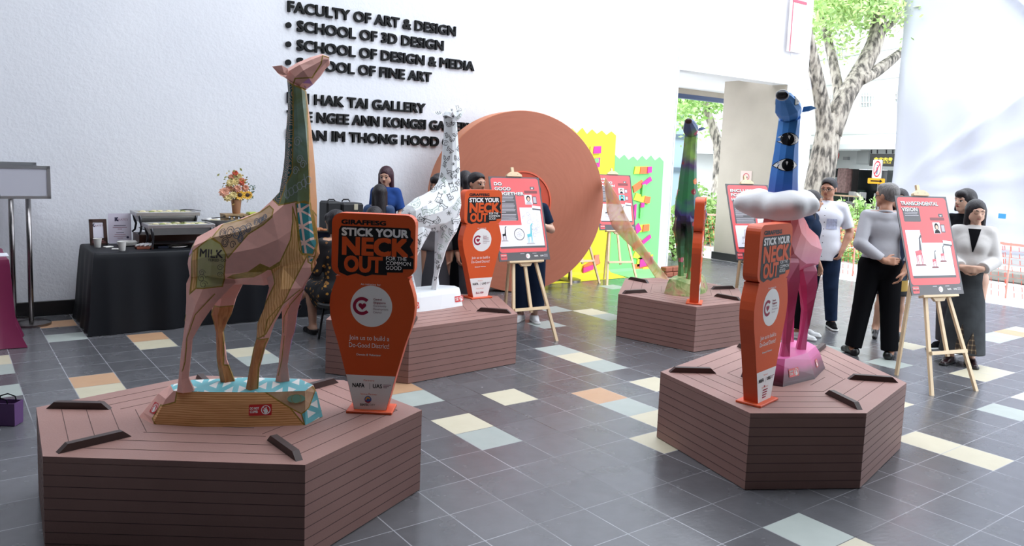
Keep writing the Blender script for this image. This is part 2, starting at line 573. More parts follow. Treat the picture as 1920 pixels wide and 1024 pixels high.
def sign(x, y, ang, label, last):
    e = Vector((math.cos(R(ang)), math.sin(R(ang)), 0)); nrm = Vector((e.y, -e.x, 0))
    M = frame((x, y, ZT), e, nrm)
    t = thing('sign_board', label, 'sign', (x, y, ZT), R(ang), 'orange totem signs on the plinths')
    T = 0.085; f = T / 2
    half = [(0.083, 0.014), (0.128, 0.195), (0.172, 0.36), (0.198, 0.44), (0.212, 0.50), (0.217, 0.555), (0.212, 0.60), (0.200, 0.645), (0.184, 0.690), (0.188, 0.702)]
    r = 0.05
    for i in range(6):
        a = R(-90 + 18 * i); half.append((0.160 + r * math.cos(a), 0.755 + r * math.sin(a)))
    for i in range(6):
        a = R(18 * i); half.append((0.160 + r * math.cos(a), 0.970 + r * math.sin(a)))
    poly = half + [(-a, b) for a, b in half[::-1]]
    bd = MB(); bd.prism(poly, -f, f, 0, M, 1); board = bd.build('board', [M_OR, M_ORE], t)
    bs = MB(); bs.box((0, 0.007, 0.0), (0.235, 0.014, 0.15), 0, M, 0.003); bs.build('base_plate', M_ORE, t)
    z = f + 0.0008
    wp = MB(); wp.flat([(-.0815, .0145), (.0815, .0145), (.1265, .194), (-.1265, .194)], z, 0, M)
    wp.build('white_panel', M_WHT, board)
    wp = MB(); wp.flat(disc2(-.004, .552, .106, 48), z, 0, M); wp.build('white_roundel', M_WHT, board)
    bk = MB()
    X = lambda px: (px - 713) / 349; Y = lambda py: (770 - py) / 361
    blk = [(X(a), Y(b)) for a, b in ((652, 432), (656, 425), (774, 425), (778, 430), (778, 440), (783, 446), (777, 458), (784, 474), (776, 477), (784, 480), (784, 499), (766, 500), (766, 506), (738, 507), (738, 512), (712, 512), (700, 516), (684, 511), (668, 516), (654, 510), (651, 500))]
    bk.flat(blk, z, 0, M)
    bk.build('black_backing', M_BLK, board)
    bk = MB(); put_text(bk, 'GIRAFFESG', X(656), Y(421.5), .021, M, w=.225, bold=.06, z=z); bk.build('heading_lettering', M_BLK, board)
    z2 = z + .0008
    lt = MB()
    put_text(lt, 'STICK YOUR', X(657), Y(442), .037, M, w=.335, bold=.05, z=z2)
    lt.build('slogan_lettering', M_WHT, board); lt = MB()
    for i, s_ in enumerate(('FOR THE', 'COMMON', 'GOOD')):
        put_text(lt, s_, X(736), Y(484.5 + 8.6 * i), .019, M, w=(.103, .125, .078)[i], bold=.008, z=z2)
    lt.build('side_lettering', M_WHT, board); lt = MB()
    put_text(lt, 'An initiative by:', -.01, Y(532), .010, M, w=.10, z=z, align='C')
    lt.build('small_heading', M_WHT, board); lt = MB()
    put_text(lt, 'Join us to build a', -.012, Y(634), .024, M, w=.205, z=z, align='C')
    put_text(lt, 'Do-Good District!', -.012, Y(648), .024, M, w=.205, z=z, align='C')
    lt.build('invitation_lettering', M_WHT, board); lt = MB()
    put_text(lt, 'Donate & Volunteer', -.012, Y(663), .010, M, w=.125, bold=.02, z=z, align='C')
    lt.build('small_heading', M_WHT, board)
    og = MB()
    put_text(og, 'NECK', X(658), Y(476), .083, M, w=.335, bold=.055, z=z2)
    put_text(og, 'OUT', X(662), Y(507), .074, M, w=.195, bold=.055, z=z2)
    og.build('slogan_lettering', M_PORG, board); og = MB()
    put_text(og, 'Partners:', -.008, Y(711), .009, M, w=.055, z=z2, align='C')
    og.build('small_heading', M_PORG, board); og = MB()
    put_text(og, 'Venue Partner:', -.008, Y(737), .009, M, w=.085, z=z2, align='C')
    og.build('small_heading', M_PORG, board)
    mr = MB()
    ring2(mr, -.052, .552, .030, .046, 45, 318, M, 0, z2)
    mr.flat(heart(-.05, .552, .020), z2, 0, M)
    put_text(mr, 'Central', .006, .584, .010, M, w=.042, bold=.012, z=z2)
    put_text(mr, 'Singapore', .006, .5675, .010, M, w=.062, bold=.012, z=z2)
    for i, s_ in enumerate(('Community', 'Development', 'Council')):
        put_text(mr, s_, .006, .551 - .0165 * i, .010, M, w=(.066, .076, .042)[i], z=z2, mi=1)
    mr.build('round_emblem', [M_PRED, M_PGRY], board)
    pt = MB(); PL = [M_BLK, M_PPUR, M_PYEL, M_PGRY, M_PRED]
    put_text(pt, 'NAFA', -.093, .130, .021, M, w=.062, bold=.03, z=z2)
    pt.build('partner_logo', PL, board); pt = MB()
    pt.flat([(-.005, .122), (-.0035, .122), (-.0035, .155), (-.005, .155)], z2, 0, M)
    pt.build('divider', PL, board); pt = MB()
    put_text(pt, 'UAS', .012, .130, .020, M, w=.047, bold=.02, z=z2)
    for i in range(3): pt.flat([(.065, .146 - i * .007), (.105 - .01 * i, .146 - i * .007), (.105 - .01 * i, .149 - i * .007), (.065, .149 - i * .007)], z2, 3, M)
    pt.build('partner_logo', PL, board); pt = MB()
    if last == 'globe':
        pt.flat(disc2(-.012, .068, .018, 24), z2, 1, M)
        ring2(pt, -.012, .068, .006, .013, 20, 200, M, 2, z2 + .0005)
        ring2(pt, -.012, .066, .010, .016, 200, 330, M, 4, z2 + .0005)
        put_text(pt, 'SUNTEC', -.052, .034, .011, M, w=.045, bold=.04, z=z2)
        put_text(pt, 'CITY', -.003, .034, .011, M, w=.028, z=z2)
    elif last == 'bars':
        put_text(pt, 'B.I.100', -.01, .045, .018, M, w=.085, bold=.03, z=z2, mi=4, align='C')
    else:
        for i in range(4): pt.flat([(-.035, .075 - .014 * i), (.03 - .006 * i, .075 - .014 * i), (.03 - .006 * i, .082 - .014 * i), (-.035, .082 - .014 * i)], z2, 4, M)
        pt.flat(heart(-.015, .100, .008), z2, 4, M)
    pt.build('venue_logo', PL, board)
    return t
sign(1.782, 3.545, -38, 'orange totem sign with rounded head beside the pink wood-grain giraffe', 'globe')
sign(4.10, 6.00, 0, 'orange totem sign with rounded head on the plinth of the white giraffe', 'bars')
sign(3.735, 2.605, 11, 'orange totem sign with rounded head in front of the blue and pink giraffe', 'lines')
sign(5.885, 4.89, 37, 'orange totem sign seen edge-on beside the green flowered giraffe', 'lines')

# ================================================================== easels and posters
M_PINE = mat('pine', 'DCC29C', 0.5, noise=.12, nscale=5)
M_PSTR = mat('poster_red', 'E1474B', 0.4)
M_PGREY = mat('poster_grey', '3E3B40', 0.4)
M_PPAP = mat('poster_white', 'E4E4EE', 0.4)
M_PLIN = mat('poster_line', 'B9B4BC', 0.5)
M_PTEAL = mat('poster_teal', '5CC3CF', 0.5)
M_PSKIN = mat('poster_skin', 'D9B49C', 0.5)
M_PCOR = mat('poster_coral', 'D9606A', 0.5)
M_PBRN = mat('poster_brown', '7B3136', 0.5)
PM = [M_PSTR, M_PGREY, M_PPAP, M_WHT, M_PLIN, M_BLK, M_PTEAL, M_PSKIN, M_PCOR, M_PBRN]
PW, PH, PZ, PT = 0.593, 0.846, 0.77, 0.32

def easel_frame(x, y, yaw):
    """x, y: middle of the lower poster edge; returns frame in the sloping front plane, origin on the floor"""
    e = Vector((math.cos(yaw), math.sin(yaw), 0)); n = Vector((math.sin(yaw), -math.cos(yaw), 0))
    nn = (n * math.cos(PT) + Vector((0, 0, 1)) * math.sin(PT))
    o = Vector((x, y, 0)) + n * (PZ * math.tan(PT))
    return frame(o, e, nn), e, n

def easel(x, y, yaw, label):
    M, e, n = easel_frame(x, y, yaw)
    o = M.translation
    t = thing('easel', label, 'easel', (o.x, o.y, 0), yaw, 'pine display easels')
    b = -0.0125
    for s in (-1, 1):
        m = MB(); m.bar((s * .25, 0.0, b), (s * .022, 1.52, b), .03, .022, (0, 0, 1), 0, M); m.build('leg', M_PINE, t)
    hinge = M @ Vector((0, 1.46, b - .02)); foot = Vector((o.x, o.y, 0.0)) - n * 0.56 - e * .03
    m = MB(); m.bar(hinge, foot, .03, .02, tuple(e)); m.build('back_leg', M_PINE, t)
    m = MB(); m.bar((0, .30, b), (0, 1.76, b), .03, .02, (0, 0, 1), 0, M); m.build('mast', M_PINE, t)
    m = MB(); m.bar((-.2, .335, b + .021), (.2, .335, b + .021), .03, .02, (0, 0, 1), 0, M); m.build('crossbar', M_PINE, t)
    L = PZ / math.cos(PT)
    m = MB(); m.box((0, L - .013, .008), (.40, .02, .055), 0, M, .002)
    m.prism([(-.075, L - .024), (.075, L - .024), (.05, L - .055), (-.05, L - .055)], -.012, .012, 0, M)
    m.build('ledge', M_PINE, t)
    m = MB(); tp = L + PH
    m.prism([(-.09, tp + .002), (.09, tp + .002), (.085, tp + .022), (.04, tp + .05), (-.04, tp + .05), (-.085, tp + .022)], -.012, .02, 0, M)
    for s in (-1, 1): m.prism(disc2(s * .04, tp + .025, .004, 8), .02, .0215, 1, M)
    m.build('clamp', [M_PINE, mat('screw', '777777', .3, .8)], t)
    return M

def mini_giraffe(mb, x, y, h, M, z, mi, mi2):
    mb.flat([(x, y + .45 * h), (x + .28 * h, y + .5 * h), (x + .30 * h, y + .35 * h), (x + .02 * h, y + .3 * h)], z, mi2, M)
    for dx in (.03, .09, .23, .28):
        mb.flat([(x + dx * h - .008 * h, y), (x + dx * h + .008 * h, y), (x + dx * h + .016 * h, y + .38 * h), (x + dx * h - .016 * h, y + .38 * h)], z, mi2, M)
    mb.flat([(x + .20 * h, y + .48 * h), (x + .30 * h, y + .45 * h), (x + .32 * h, y + .9 * h), (x + .27 * h, y + .9 * h)], z, mi, M)
    mb.flat([(x + .25 * h, y + .88 * h), (x + .33 * h, y + .88 * h), (x + .42 * h, y + .97 * h), (x + .36 * h, y + h)], z, mi, M)

def poster(x, y, yaw, label, title, blk, art, cut=None):
    E, e, n = easel_frame(x, y, yaw)
    L = PZ / math.cos(PT)
    M = E @ Matrix.Translation((0, L, 0.0))
    o = M.translation
    t = thing('poster', label, 'poster', tuple(o), yaw, 'red exhibition posters on easels')
    g = lambda u, v: ((u - .5) * PW, v * PH)
    def gp(*p): return [g(*q) for q in p]
    def rr(a, b, c, d, r): return [((p[0] / PW + .5 - .5) * PW, p[1]) for p in rrect((a - .5) * PW, b * PH, (c - .5) * PW, d * PH, r)]
    b = MB(); b.prism(gp((0, 0), (1, 0), (1, 1), (0, 1)), 0.0, .006, 1, M)
    board = b.build('board', PM, t)
    z = .0066
    p = MB()
    p.flat(rr(.03, .10, .97, .985, .03), z, 0, M)
    z1 = z + .0006; z2 = z1 + .0006; z3 = z2 + .0006
    # dark text block with lines of small print
    bx0, by0, bx1, by1, nl = blk
    p.flat(rr(bx0, by0, bx1, by1, .012), z1, 1, M)
    ly = by1 - .035
    for i in range(nl):
        if i % 7 == 5 and nl > 8: ly -= .012
        wv = (bx1 - bx0 - .06) * (1.0 if i % 7 != 4 else .45) - .01 * ((i * 7) % 3)
        p.flat(gp((bx0 + .03, ly), (bx0 + .03 + wv, ly), (bx0 + .03 + wv, ly + .006), (bx0 + .03, ly + .006)), z2, 4, M)
        ly -= .0165
    # by-line tag, name bar, portrait
    for vv in art.get('tag', ((.80, .845),)):
        p.flat(rr(vv[0] - .045, vv[1] - .016, vv[0] + .045, vv[1] + .02, .006), z1, 1, M)
        put_text(p, 'BY', *g(vv[0], vv[1] - .01), .015, M, z=z2, bold=.04, mi=3, align='C')
    for (a, c_, d, f_) in art.get('bars', ()): p.flat(rr(a, c_, d, f_, .005), z1, 9, M)
    for (a, c_, d, f_, k) in art.get('faces', ()):
        p.flat(rr(a, c_, d, f_, .006), z1, 2 if k != 2 else 6, M)
        cx, cy = (a + d) / 2, (c_ + f_) / 2
        cxx, cyy = g(cx, cy)
        sc = (f_ - c_) * PH
        p.flat(disc2(cxx, cyy + .12 * sc, .24 * sc, 16, .30 * sc), z2, 5, M)
        p.flat([(cxx - .36 * sc, cyy - .48 * sc), (cxx + .36 * sc, cyy - .48 * sc), (cxx + .2 * sc, cyy - .18 * sc), (cxx - .2 * sc, cyy - .18 * sc)], z2, 5 if k else 4, M)
        p.flat(disc2(cxx, cyy + .06 * sc, .15 * sc, 16, .2 * sc), z3, 7, M)
        p.flat(rr(d + .01, c_ + .01, d + .09, f_ - .02, .003), z1, 1, M)
        p.flat(rr(d + .02, c_ + .02, d + .08, f_ - .03, .002), z2, 4, M)
    # white picture panel on a dark offset shadow
    pan = art['panel']
    p.flat([(g(a, c_)[0] + .006, g(a, c_)[1] - .02) for a, c_ in pan], z1, 1, M)
    p.flat(gp(*pan), z2, 2, M)
    for (a, c_, h, i1, i2) in art.get('giraffes', ()):
        gx, gy = g(a, c_)
        mini_giraffe(p, gx, gy, h * PH, M, z3, i1, i2)
        p.flat([(gx - .02, gy - .008), (gx + .36 * h * PH + .01, gy - .008), (gx + .36 * h * PH, gy + .004), (gx - .012, gy + .004)], z3, 9 if i2 == 8 else 4, M)
    for (a, c_, r_, k) in art.get('rings', ()):
        ring2(p, *g(a, c_), r_ * .88, r_, 0, 360, M, 1, z3)
        for j in range(5):
            ring2(p, g(a, c_)[0] + r_ * .3 * math.cos(j * 1.3), g(a, c_)[1] + r_ * .3 * math.sin(j * 1.3), r_ * .2, r_ * .24, 0, 300, M, 4, z3, 12)
    for (a, c_, d, f_, nn_) in art.get('sketch', ()):
        rs = random.Random(nn_)
        for j in range(nn_):
            cx, cy = g(rs.uniform(a + .03, d - .03), rs.uniform(c_ + .02, f_ - .02)); r_ = rs.uniform(.008, .02)
            ring2(p, cx, cy, r_ * .85, r_, rs.uniform(0, 90), rs.uniform(200, 360), M, 4, z3, 14)
    for (a, c_) in art.get('tab', ()):
        q = [(-.05, -.012), (.05, -.022), (.05, .006), (-.05, .018)]
        p.flat([(g(a, c_)[0] + i * 1.0, g(a, c_)[1] + j - .014) for i, j in q], z3, 1, M)
        p.flat([(g(a, c_)[0] + i * 1.0, g(a, c_)[1] + j) for i, j in q], z3 + .0005, 2, M)
    # footer
    p.flat(rr(.035, .018, .155, .088, .008), z, 0, M)
    put_text(p, 'STICK YOUR', *g(.045, .062), .009, M, w=.06, z=z1, bold=.05, mi=3)
    put_text(p, 'NECK OUT', *g(.045, .042), .010, M, w=.06, z=z1, bold=.05, mi=1)
    p.flat(disc2(*g(.565, .052), .024, 24), z, 3, M)
    ring2(p, g(.565, .052)[0] - .008, g(.565, .052)[1], .006, .010, 40, 320, M, 8, z1, 16)
    put_text(p, 'NAFA', *g(.69, .043), .014, M, w=.045, z=z, bold=.05, mi=3)
    put_text(p, 'UAS', *g(.81, .043), .014, M, w=.038, z=z, bold=.03, mi=3)
    for i in range(3): p.flat(gp((.885, .062 - i * .011), (.96, .062 - i * .011), (.96, .066 - i * .011), (.885, .066 - i * .011)), z, 4, M)
    for a in (.42, .66): p.flat(gp((a, .08), (a + .08, .08), (a + .08, .086), (a, .086)), z, 4, M)
    p.build('printed_sheet', PM, board)
    tt = MB()
    for i, s_ in enumerate(title):
        yb = .905 - .062 * i if len(title) < 3 else .895 - .058 * i
        xx, yy = g(.085 + (.0 if len(title) > 2 else .0), yb)
        hh = .031 if len(title) > 2 else .031
        ww = art['tw'][i] * PW
        put_text(tt, s_, xx - .002, yy - .0045, hh, M, w=ww + .008, z=z2, bold=.085, mi=1, space=1.03)
        put_text(tt, s_, xx, yy, hh, M, w=ww, z=z3, bold=.03, mi=3, space=1.03)
    tt.build('title', PM, board)
    return t
PA = (4.611, 5.953, -0.074); PD = (6.68, 2.998, -0.266); PB = (8.02, 8.17, -0.30); PC = (7.138, 5.10, -0.215)
easel(*PA, 'pine easel holding the poster headed DO GOOD TOGETHER')
easel(*PD, 'pine easel at right holding the poster headed TRANSCENDENTAL VISION')
easel(*PB, 'pine easel in front of the yellow and green backdrop holding a red poster')
easel(*PC, 'pine easel by the beige pier holding the poster headed INCLUSIVE FOR HARMONY')
easel(7.52, 8.47, -0.12, 'empty pine easel half hidden behind the big brown disc')
poster(*PA, 'red poster headed DO GOOD TOGETHER with sketches and a turquoise giraffe', ('DO', 'GOOD', 'TOGETHER'), (.10, .475, .47, .80, 17),
       dict(tw=(.15, .31, .56), tag=((.83, .865),), bars=((.66, .80, .92, .835),), faces=((.65, .665, .80, .785, 0),),
            panel=((.05, .17), (.93, .17), (.93, .63), (.52, .63), (.52, .42), (.05, .42)), giraffes=((.12, .24, .17, 5, 5), (.60, .20, .24, 6, 6)),
            rings=((.45, .31, .06, 1),), sketch=((.54, .40, .90, .61, 22), (.66, .28, .92, .45, 18)), tab=((.86, .635),)))
poster(*PD, 'red poster headed TRANSCENDENTAL VISION with three small coral giraffes', ('TRANSCENDENTAL', 'VISION'), (.10, .735, .42, .88, 4),
       dict(tw=(.72, .30), tag=((.82, .80),), bars=((.60, .75, .88, .78),), faces=((.63, .615, .77, .73, 1),),
            panel=((.08, .19), (.90, .19), (.90, .52), (.36, .52), (.36, .65), (.08, .65)), giraffes=((.20, .30, .30, 1, 8), (.50, .275, .17, 1, 8), (.68, .335, .16, 1, 8)),
            sketch=(), tab=((.85, .525),)))
poster(*PB, 'red poster headed THE LIVING GARDEN partly hidden by the big brown disc', ('THE', 'LIVING', 'GARDEN'), (.10, .50, .45, .80, 14),
       dict(tw=(.22, .38, .44), tag=((.82, .87),), bars=((.62, .80, .90, .85),), faces=((.62, .66, .78, .76, 1), (.62, .53, .78, .635, 2)),
            panel=((.06, .17), (.92, .17), (.92, .47), (.06, .47)), giraffes=((.2, .24, .18, 1, 1), (.62, .24, .20, 1, 1)), sketch=((.7, .25, .9, .42, 8),), tab=((.86, .475),)))
poster(*PC, 'red poster headed INCLUSIVE FOR HARMONY beside the beige pier', ('INCLUSIVE', 'FOR', 'HARMONY'), (.10, .475, .58, .80, 17),
       dict(tw=(.62, .24, .55), panel=((.08, .17), (.92, .17), (.92, .58), (.62, .58), (.62, .45), (.08, .45)), giraffes=((.2, .22, .18, 4, 4), (.5, .22, .2, 4, 4)), sketch=((.66, .42, .9, .56, 12),)))
# ================================================================== giraffe sculptures
def ring10(top, bot, w, v0=0.0):
    (u0, z0), (u1, z1) = top, bot
    prof = ((0, .28), (.16, .82), (.45, 1.0), (.78, .88), (1, .28))
    a = []
    for t, k in prof: a.append((u0 + (u1 - u0) * t, v0 + w * k, z0 + (z1 - z0) * t))
    for t, k in prof[::-1]: a.append((u0 + (u1 - u0) * t, v0 - w * k, z0 + (z1 - z0) * t))
    return a
def ring6(ua, ub, z, w, v, vz=0.0):
    """leg ring: from back (ua) to front (ub) at height z"""
    um = (ua + ub) / 2; h = (ub - ua)
    return [(ua, v - w * .35, z), (um - h * .1, v - w, z), (ub, v - w * .3, z), (ub, v + w * .3, z), (um - h * .1, v + w, z), (ua, v + w * .35, z)]

def mould():
    """the body of the sculpture: x forward, y to its left, z up from the plinth"""
    mb = MB()
    T = [((-.215, .862), (-.243, .76), .05), ((-.20, .893), (-.225, .66), .105), ((-.10, .95), (-.13, .66), .142), ((-.02, .978), (.0, .668), .145), ((.084, 1.02), (.11, .664), .142),
         ((.14, 1.075), (.23, .69), .138), ((.175, 1.118), (.325, .735), .122), ((.186, 1.17), (.366, .815), .108), ((.193, 1.23), (.352, .94), .096), ((.198, 1.29), (.350, 1.08), .088),
         ((.204, 1.40), (.338, 1.25), .078), ((.211, 1.50), (.318, 1.42), .07), ((.210, 1.60), (.304, 1.53), .066), ((.205, 1.655), (.294, 1.605), .066)]
    mb.loft([ring10(*r) for r in T])
    Hd = [((.185, 1.672), (.285, 1.606), .055), ((.205, 1.704), (.300, 1.618), .07), ((.255, 1.737), (.325, 1.642), .078), ((.315, 1.766), (.36, 1.682), .062), ((.366, 1.784), (.386, 1.722), .046), ((.40, 1.776), (.401, 1.738), .034)]
    mb.loft([ring10(*r) for r in Hd])
    for s in (-1, 1):
        tip = (.148, s * .125, 1.70); root = [(.19, s * .05, 1.672), (.215, s * .068, 1.70), (.215, s * .06, 1.672)]
        mid = [(.172, s * .088, 1.676), (.19, s * .105, 1.712), (.196, s * .092, 1.68)]
        mb.add(root + mid + [tip], [(0, 1, 4, 3), (1, 2, 5, 4), (2, 0, 3, 5), (3, 4, 6), (4, 5, 6), (5, 3, 6), (2, 1, 0)])
    legs = [
        (-1, [(-.19, -.05, .80, .04, .05), (-.235, -.02, .68, .080, .06), (-.236, -.105, .59, .075, .075), (-.243, -.165, .50, .055, .08), (-.252, -.212, .41, .042, .08), (-.259, -.217, .36, .035, .078), (-.276, -.232, .22, .030, .07), (-.283, -.205, .155, .036, .07)]),
        (1, [(-.15, -.03, .80, .04, .05), (-.16, .01, .68, .080, .055), (-.138, -.035, .585, .07, .07), (-.150, -.058, .50, .052, .075), (-.138, -.08, .455, .045, .075), (-.131, -.098, .41, .038, .075), (-.124, -.08, .27, .030, .07), (-.108, -.04, .155, .036, .07)]),
        (-1, [(.17, .32, .88, .04, .04), (.11, .345, .76, .080, .05), (.135, .29, .66, .085, .06), (.112, .205, .56, .058, .068), (.085, .162, .487, .046, .07), (.077, .136, .41, .042, .068), (.062, .118, .36, .033, .066), (.046, .09, .26, .029, .062), (.028, .085, .155, .036, .06)]),
        (1, [(.19, .33, .88, .04, .04), (.16, .35, .76, .080, .05), (.190, .292, .64, .08, .06), (.186, .262, .52, .055, .068), (.183, .247, .41, .042, .07), (.182, .232, .37, .036, .068), (.171, .212, .24, .029, .062), (.155, .224, .155, .036, .06)])]
    for s, rings in legs:
        rr = [ring6(ua, ub, z, w * .95, s * v) for ua, ub, z, w, v in rings]
        if s > 0: pass
        mb.loft(rr)
    bm = bmesh.new()
    vs = [bm.verts.new(p) for p in mb.v]
    for f in mb.f:
        try: bm.faces.new([vs[i] for i in f])
        except ValueError: pass
    bmesh.ops.recalc_face_normals(bm, faces=bm.faces)
    rj = random.Random(3)
    for v in bm.verts:
        if v.co.z > .2: v.co += Vector((rj.uniform(-1, 1), rj.uniform(-1, 1), rj.uniform(-1, 1))) * .0022
    bmesh.ops.triangulate(bm, faces=bm.faces, quad_method='SHORT_EDGE')
    return bm
BB = [(-.481, .03), (-.39, -.083), (-.17, -.14), (.05, -.162), (.316, -.16), (.393, -.046), (.34, .12), (.0, .2), (-.33, .16)]
BT = [(-.335, .03), (-.30, -.07), (-.13, -.10), (.10, -.122), (.31, -.115), (.345, -.02), (.27, .095), (.0, .14), (-.25, .11)]
def mould_base():
    bm = bmesh.new(); rings = []
    for f, z in ((0, 0.0), (.12, .022), (.62, .115), (1.0, .157)):
        rings.append([bm.verts.new((a[0] + (b[0] - a[0]) * f, a[1] + (b[1] - a[1]) * f, z + (.004 if i % 2 and 0 < f < 1 else 0))) for i, (a, b) in enumerate(zip(BB, BT))])
    n = len(BB)
    for r0, r1 in zip(rings, rings[1:]):
        for i in range(n): bm.faces.new((r0[i], r0[(i + 1) % n], r1[(i + 1) % n], r1[i]))
    c = bm.verts.new((.02, .01, .163))
    for i in range(n): bm.faces.new((rings[-1][i], rings[-1][(i + 1) % n], c))
    bm.faces.new(rings[0][::-1])
    bmesh.ops.recalc_face_normals(bm, faces=bm.faces)
    bmesh.ops.triangulate(bm, faces=bm.faces)
    return bm

def paint(bm, polys, gold, gw=.003):
    """cuts the outlines of painted fields into the surface and gives each field its material.
    polys: (points in u,z, material, lowest v, highest v)"""
    for pts, mi, v0, v1 in polys:
        n = len(pts)
        for i in range(n):
            a, b = Vector(pts[i]), Vector(pts[(i + 1) % n])
            d = (b - a)
            if d.length < 1e-5: continue
            d.normalize(); nn = Vector((-d.y, d.x)); m = .012
            lo = Vector((min(a.x, b.x) - m, min(a.y, b.y) - m)); hi = Vector((max(a.x, b.x) + m, max(a.y, b.y) + m))
            for off in ((-gw, gw) if gold is not None else (0,)):
                fs = []
                for f in bm.faces:
                    us = [v.co.x for v in f.verts]; zs = [v.co.z for v in f.verts]; ys = [v.co.y for v in f.verts]
                    if max(us) < lo.x or min(us) > hi.x or max(zs) < lo.y or min(zs) > hi.y or max(ys) < v0 or min(ys) > v1: continue
                    fs.append(f)
                es = list({e for f in fs for e in f.edges}); vv = list({v for f in fs for v in f.verts})
                p = a + nn * off
                bmesh.ops.bisect_plane(bm, geom=vv + es + fs, dist=1e-5, plane_co=(p.x, 0, p.y), plane_no=(nn.x, 0, nn.y))
    def inside(x, y, pts):
        c = False; j = len(pts) - 1
        for i in range(len(pts)):
            xi, yi = pts[i]; xj, yj = pts[j]
            if (yi > y) != (yj > y) and x < (xj - xi) * (y - yi) / (yj - yi) + xi: c = not c
            j = i
        return c
    def near(x, y, pts):
        p = Vector((x, y))
        for i in range(len(pts)):
            a, b = Vector(pts[i]), Vector(pts[(i + 1) % len(pts)])
            d = b - a; L = d.length_squared
            t = max(0, min(1, (p - a).dot(d) / L)) if L else 0
            if (p - a - d * t).length < gw: return True
        return False
    for f in bm.faces:
        c = f.calc_center_median()
        for pts, mi, v0, v1 in polys:
            if not (v0 <= c.y <= v1): continue
            if inside(c.x, c.z, pts): f.material_index = mi
        if gold is not None:
            for pts, mi, v0, v1 in polys:
                if v0 <= c.y <= v1 and near(c.x, c.z, pts): f.material_index = gold; break

def to_obj(bm, name, mats, parent):
    me = bpy.data.meshes.new(name); bm.to_mesh(me)
    for m in mats: me.materials.append(m)
    o = bpy.data.objects.new(name, me); COL.objects.link(o)
    attach(o, parent)
    return o

def cast(bvh, u, z, side=-1):
    """point on the near (right) side of the sculpture at u, z"""
    h = bvh.ray_cast(Vector((u, side * 1.0, z)), Vector((0, -side, 0)))
    return (h[0], h[1]) if h[0] is not None else (None, None)

def strokes(mb, bvh, pts, w, mi=0, side=-1, caster=None):
    """a painted line along pts, lying on the surface"""
    prev = None
    for i, p in enumerate(pts):
        q, nr = cast(bvh, p[0], p[1], side) if caster is None else caster(p[0], p[1])
        if q is None: prev = None; continue
        q = q + nr * .0015
        if prev is not None and (q - prev[0]).length < .08:
            d = (q - prev[0])
            if d.length > 1e-5:
                sd = d.normalized().cross(nr) * w / 2
                mb.add([prev[0] - sd, prev[0] + sd, q + sd, q - sd], [(0, 1, 2, 3)], mi)
        prev = (q, nr)

def surface_text(mb, bvh, body, u, z, h, w, mi=0, bold=0.0, skew=0.0, rot=0.0):
    vs, fs = glyphs(body, bold)
    x0 = min(p.x for p in vs); x1 = max(p.x for p in vs); sx = w / (x1 - x0); sy = h / .69
    c, s = math.cos(rot), math.sin(rot); out = []
    for p in vs:
        a, b = (p.x - x0) * sx + skew * p.y * sy, p.y * sy
        q, nr = cast(bvh, u + a * c - b * s, z + a * s + b * c)
        if q is None: q, nr = Vector((u + a, -.1, z + b)), Vector((0, -1, 0))
        out.append(q + nr * .0018)
    mb.add(out, fs, mi)

M_STICK = mat('sticker_red', 'CC2B2C', 0.4)
def climb_sticker(parent, M, w=.105, words=True):
    """red DO NOT CLIMB sticker with a crossed-out climber; M has its origin in the middle"""
    t = MB(); h = .052
    t.flat(rrect(-w / 2, -h / 2, w / 2, h / 2, .005), 0, 0, M)
    z = .0006
    cx = w / 2 - .027 if words else 0
    if words:
        put_text(t, 'DO NOT', -w / 2 + .005, .003, .011, M, w=.042, bold=.05, z=z, mi=1)
        put_text(t, 'CLIMB', -w / 2 + .005, -.013, .011, M, w=.036, bold=.05, z=z, mi=1)
    t.flat(disc2(cx, -.006, .009, 14, .012), z, 1, M)
    t.flat([(cx - .004, 0), (cx + .003, 0), (cx + .004, .014), (cx - .001, .014)], z, 1, M)
    t.flat([(cx - .013, -.002), (cx - .006, -.008), (cx - .004, -.004), (cx - .012, .003)], z, 1, M)
    ring2(t, cx, 0, .018, .0215, 0, 360, M, 1, z)
    t.flat([(cx - .015, .013), (cx - .013, .015), (cx + .015, -.013), (cx + .013, -.015)], z + .0004, 1, M)
    return t.build('sticker', [M_STICK, M_WHT], parent)

def on_base(bvh, u, z, side_dir):
    """frame on the slope of the pedestal seen from side_dir"""
    d = Vector(side_dir).normalized(); o = Vector((u[0], u[1], z)) + d * 1.0
    h = bvh.ray_cast(o, -d)
    n = h[1] if h[1].dot(d) > 0 else -h[1]
    x = Vector((0, 0, 1)).cross(n)
    return frame(h[0] + n * .0025, x, n)

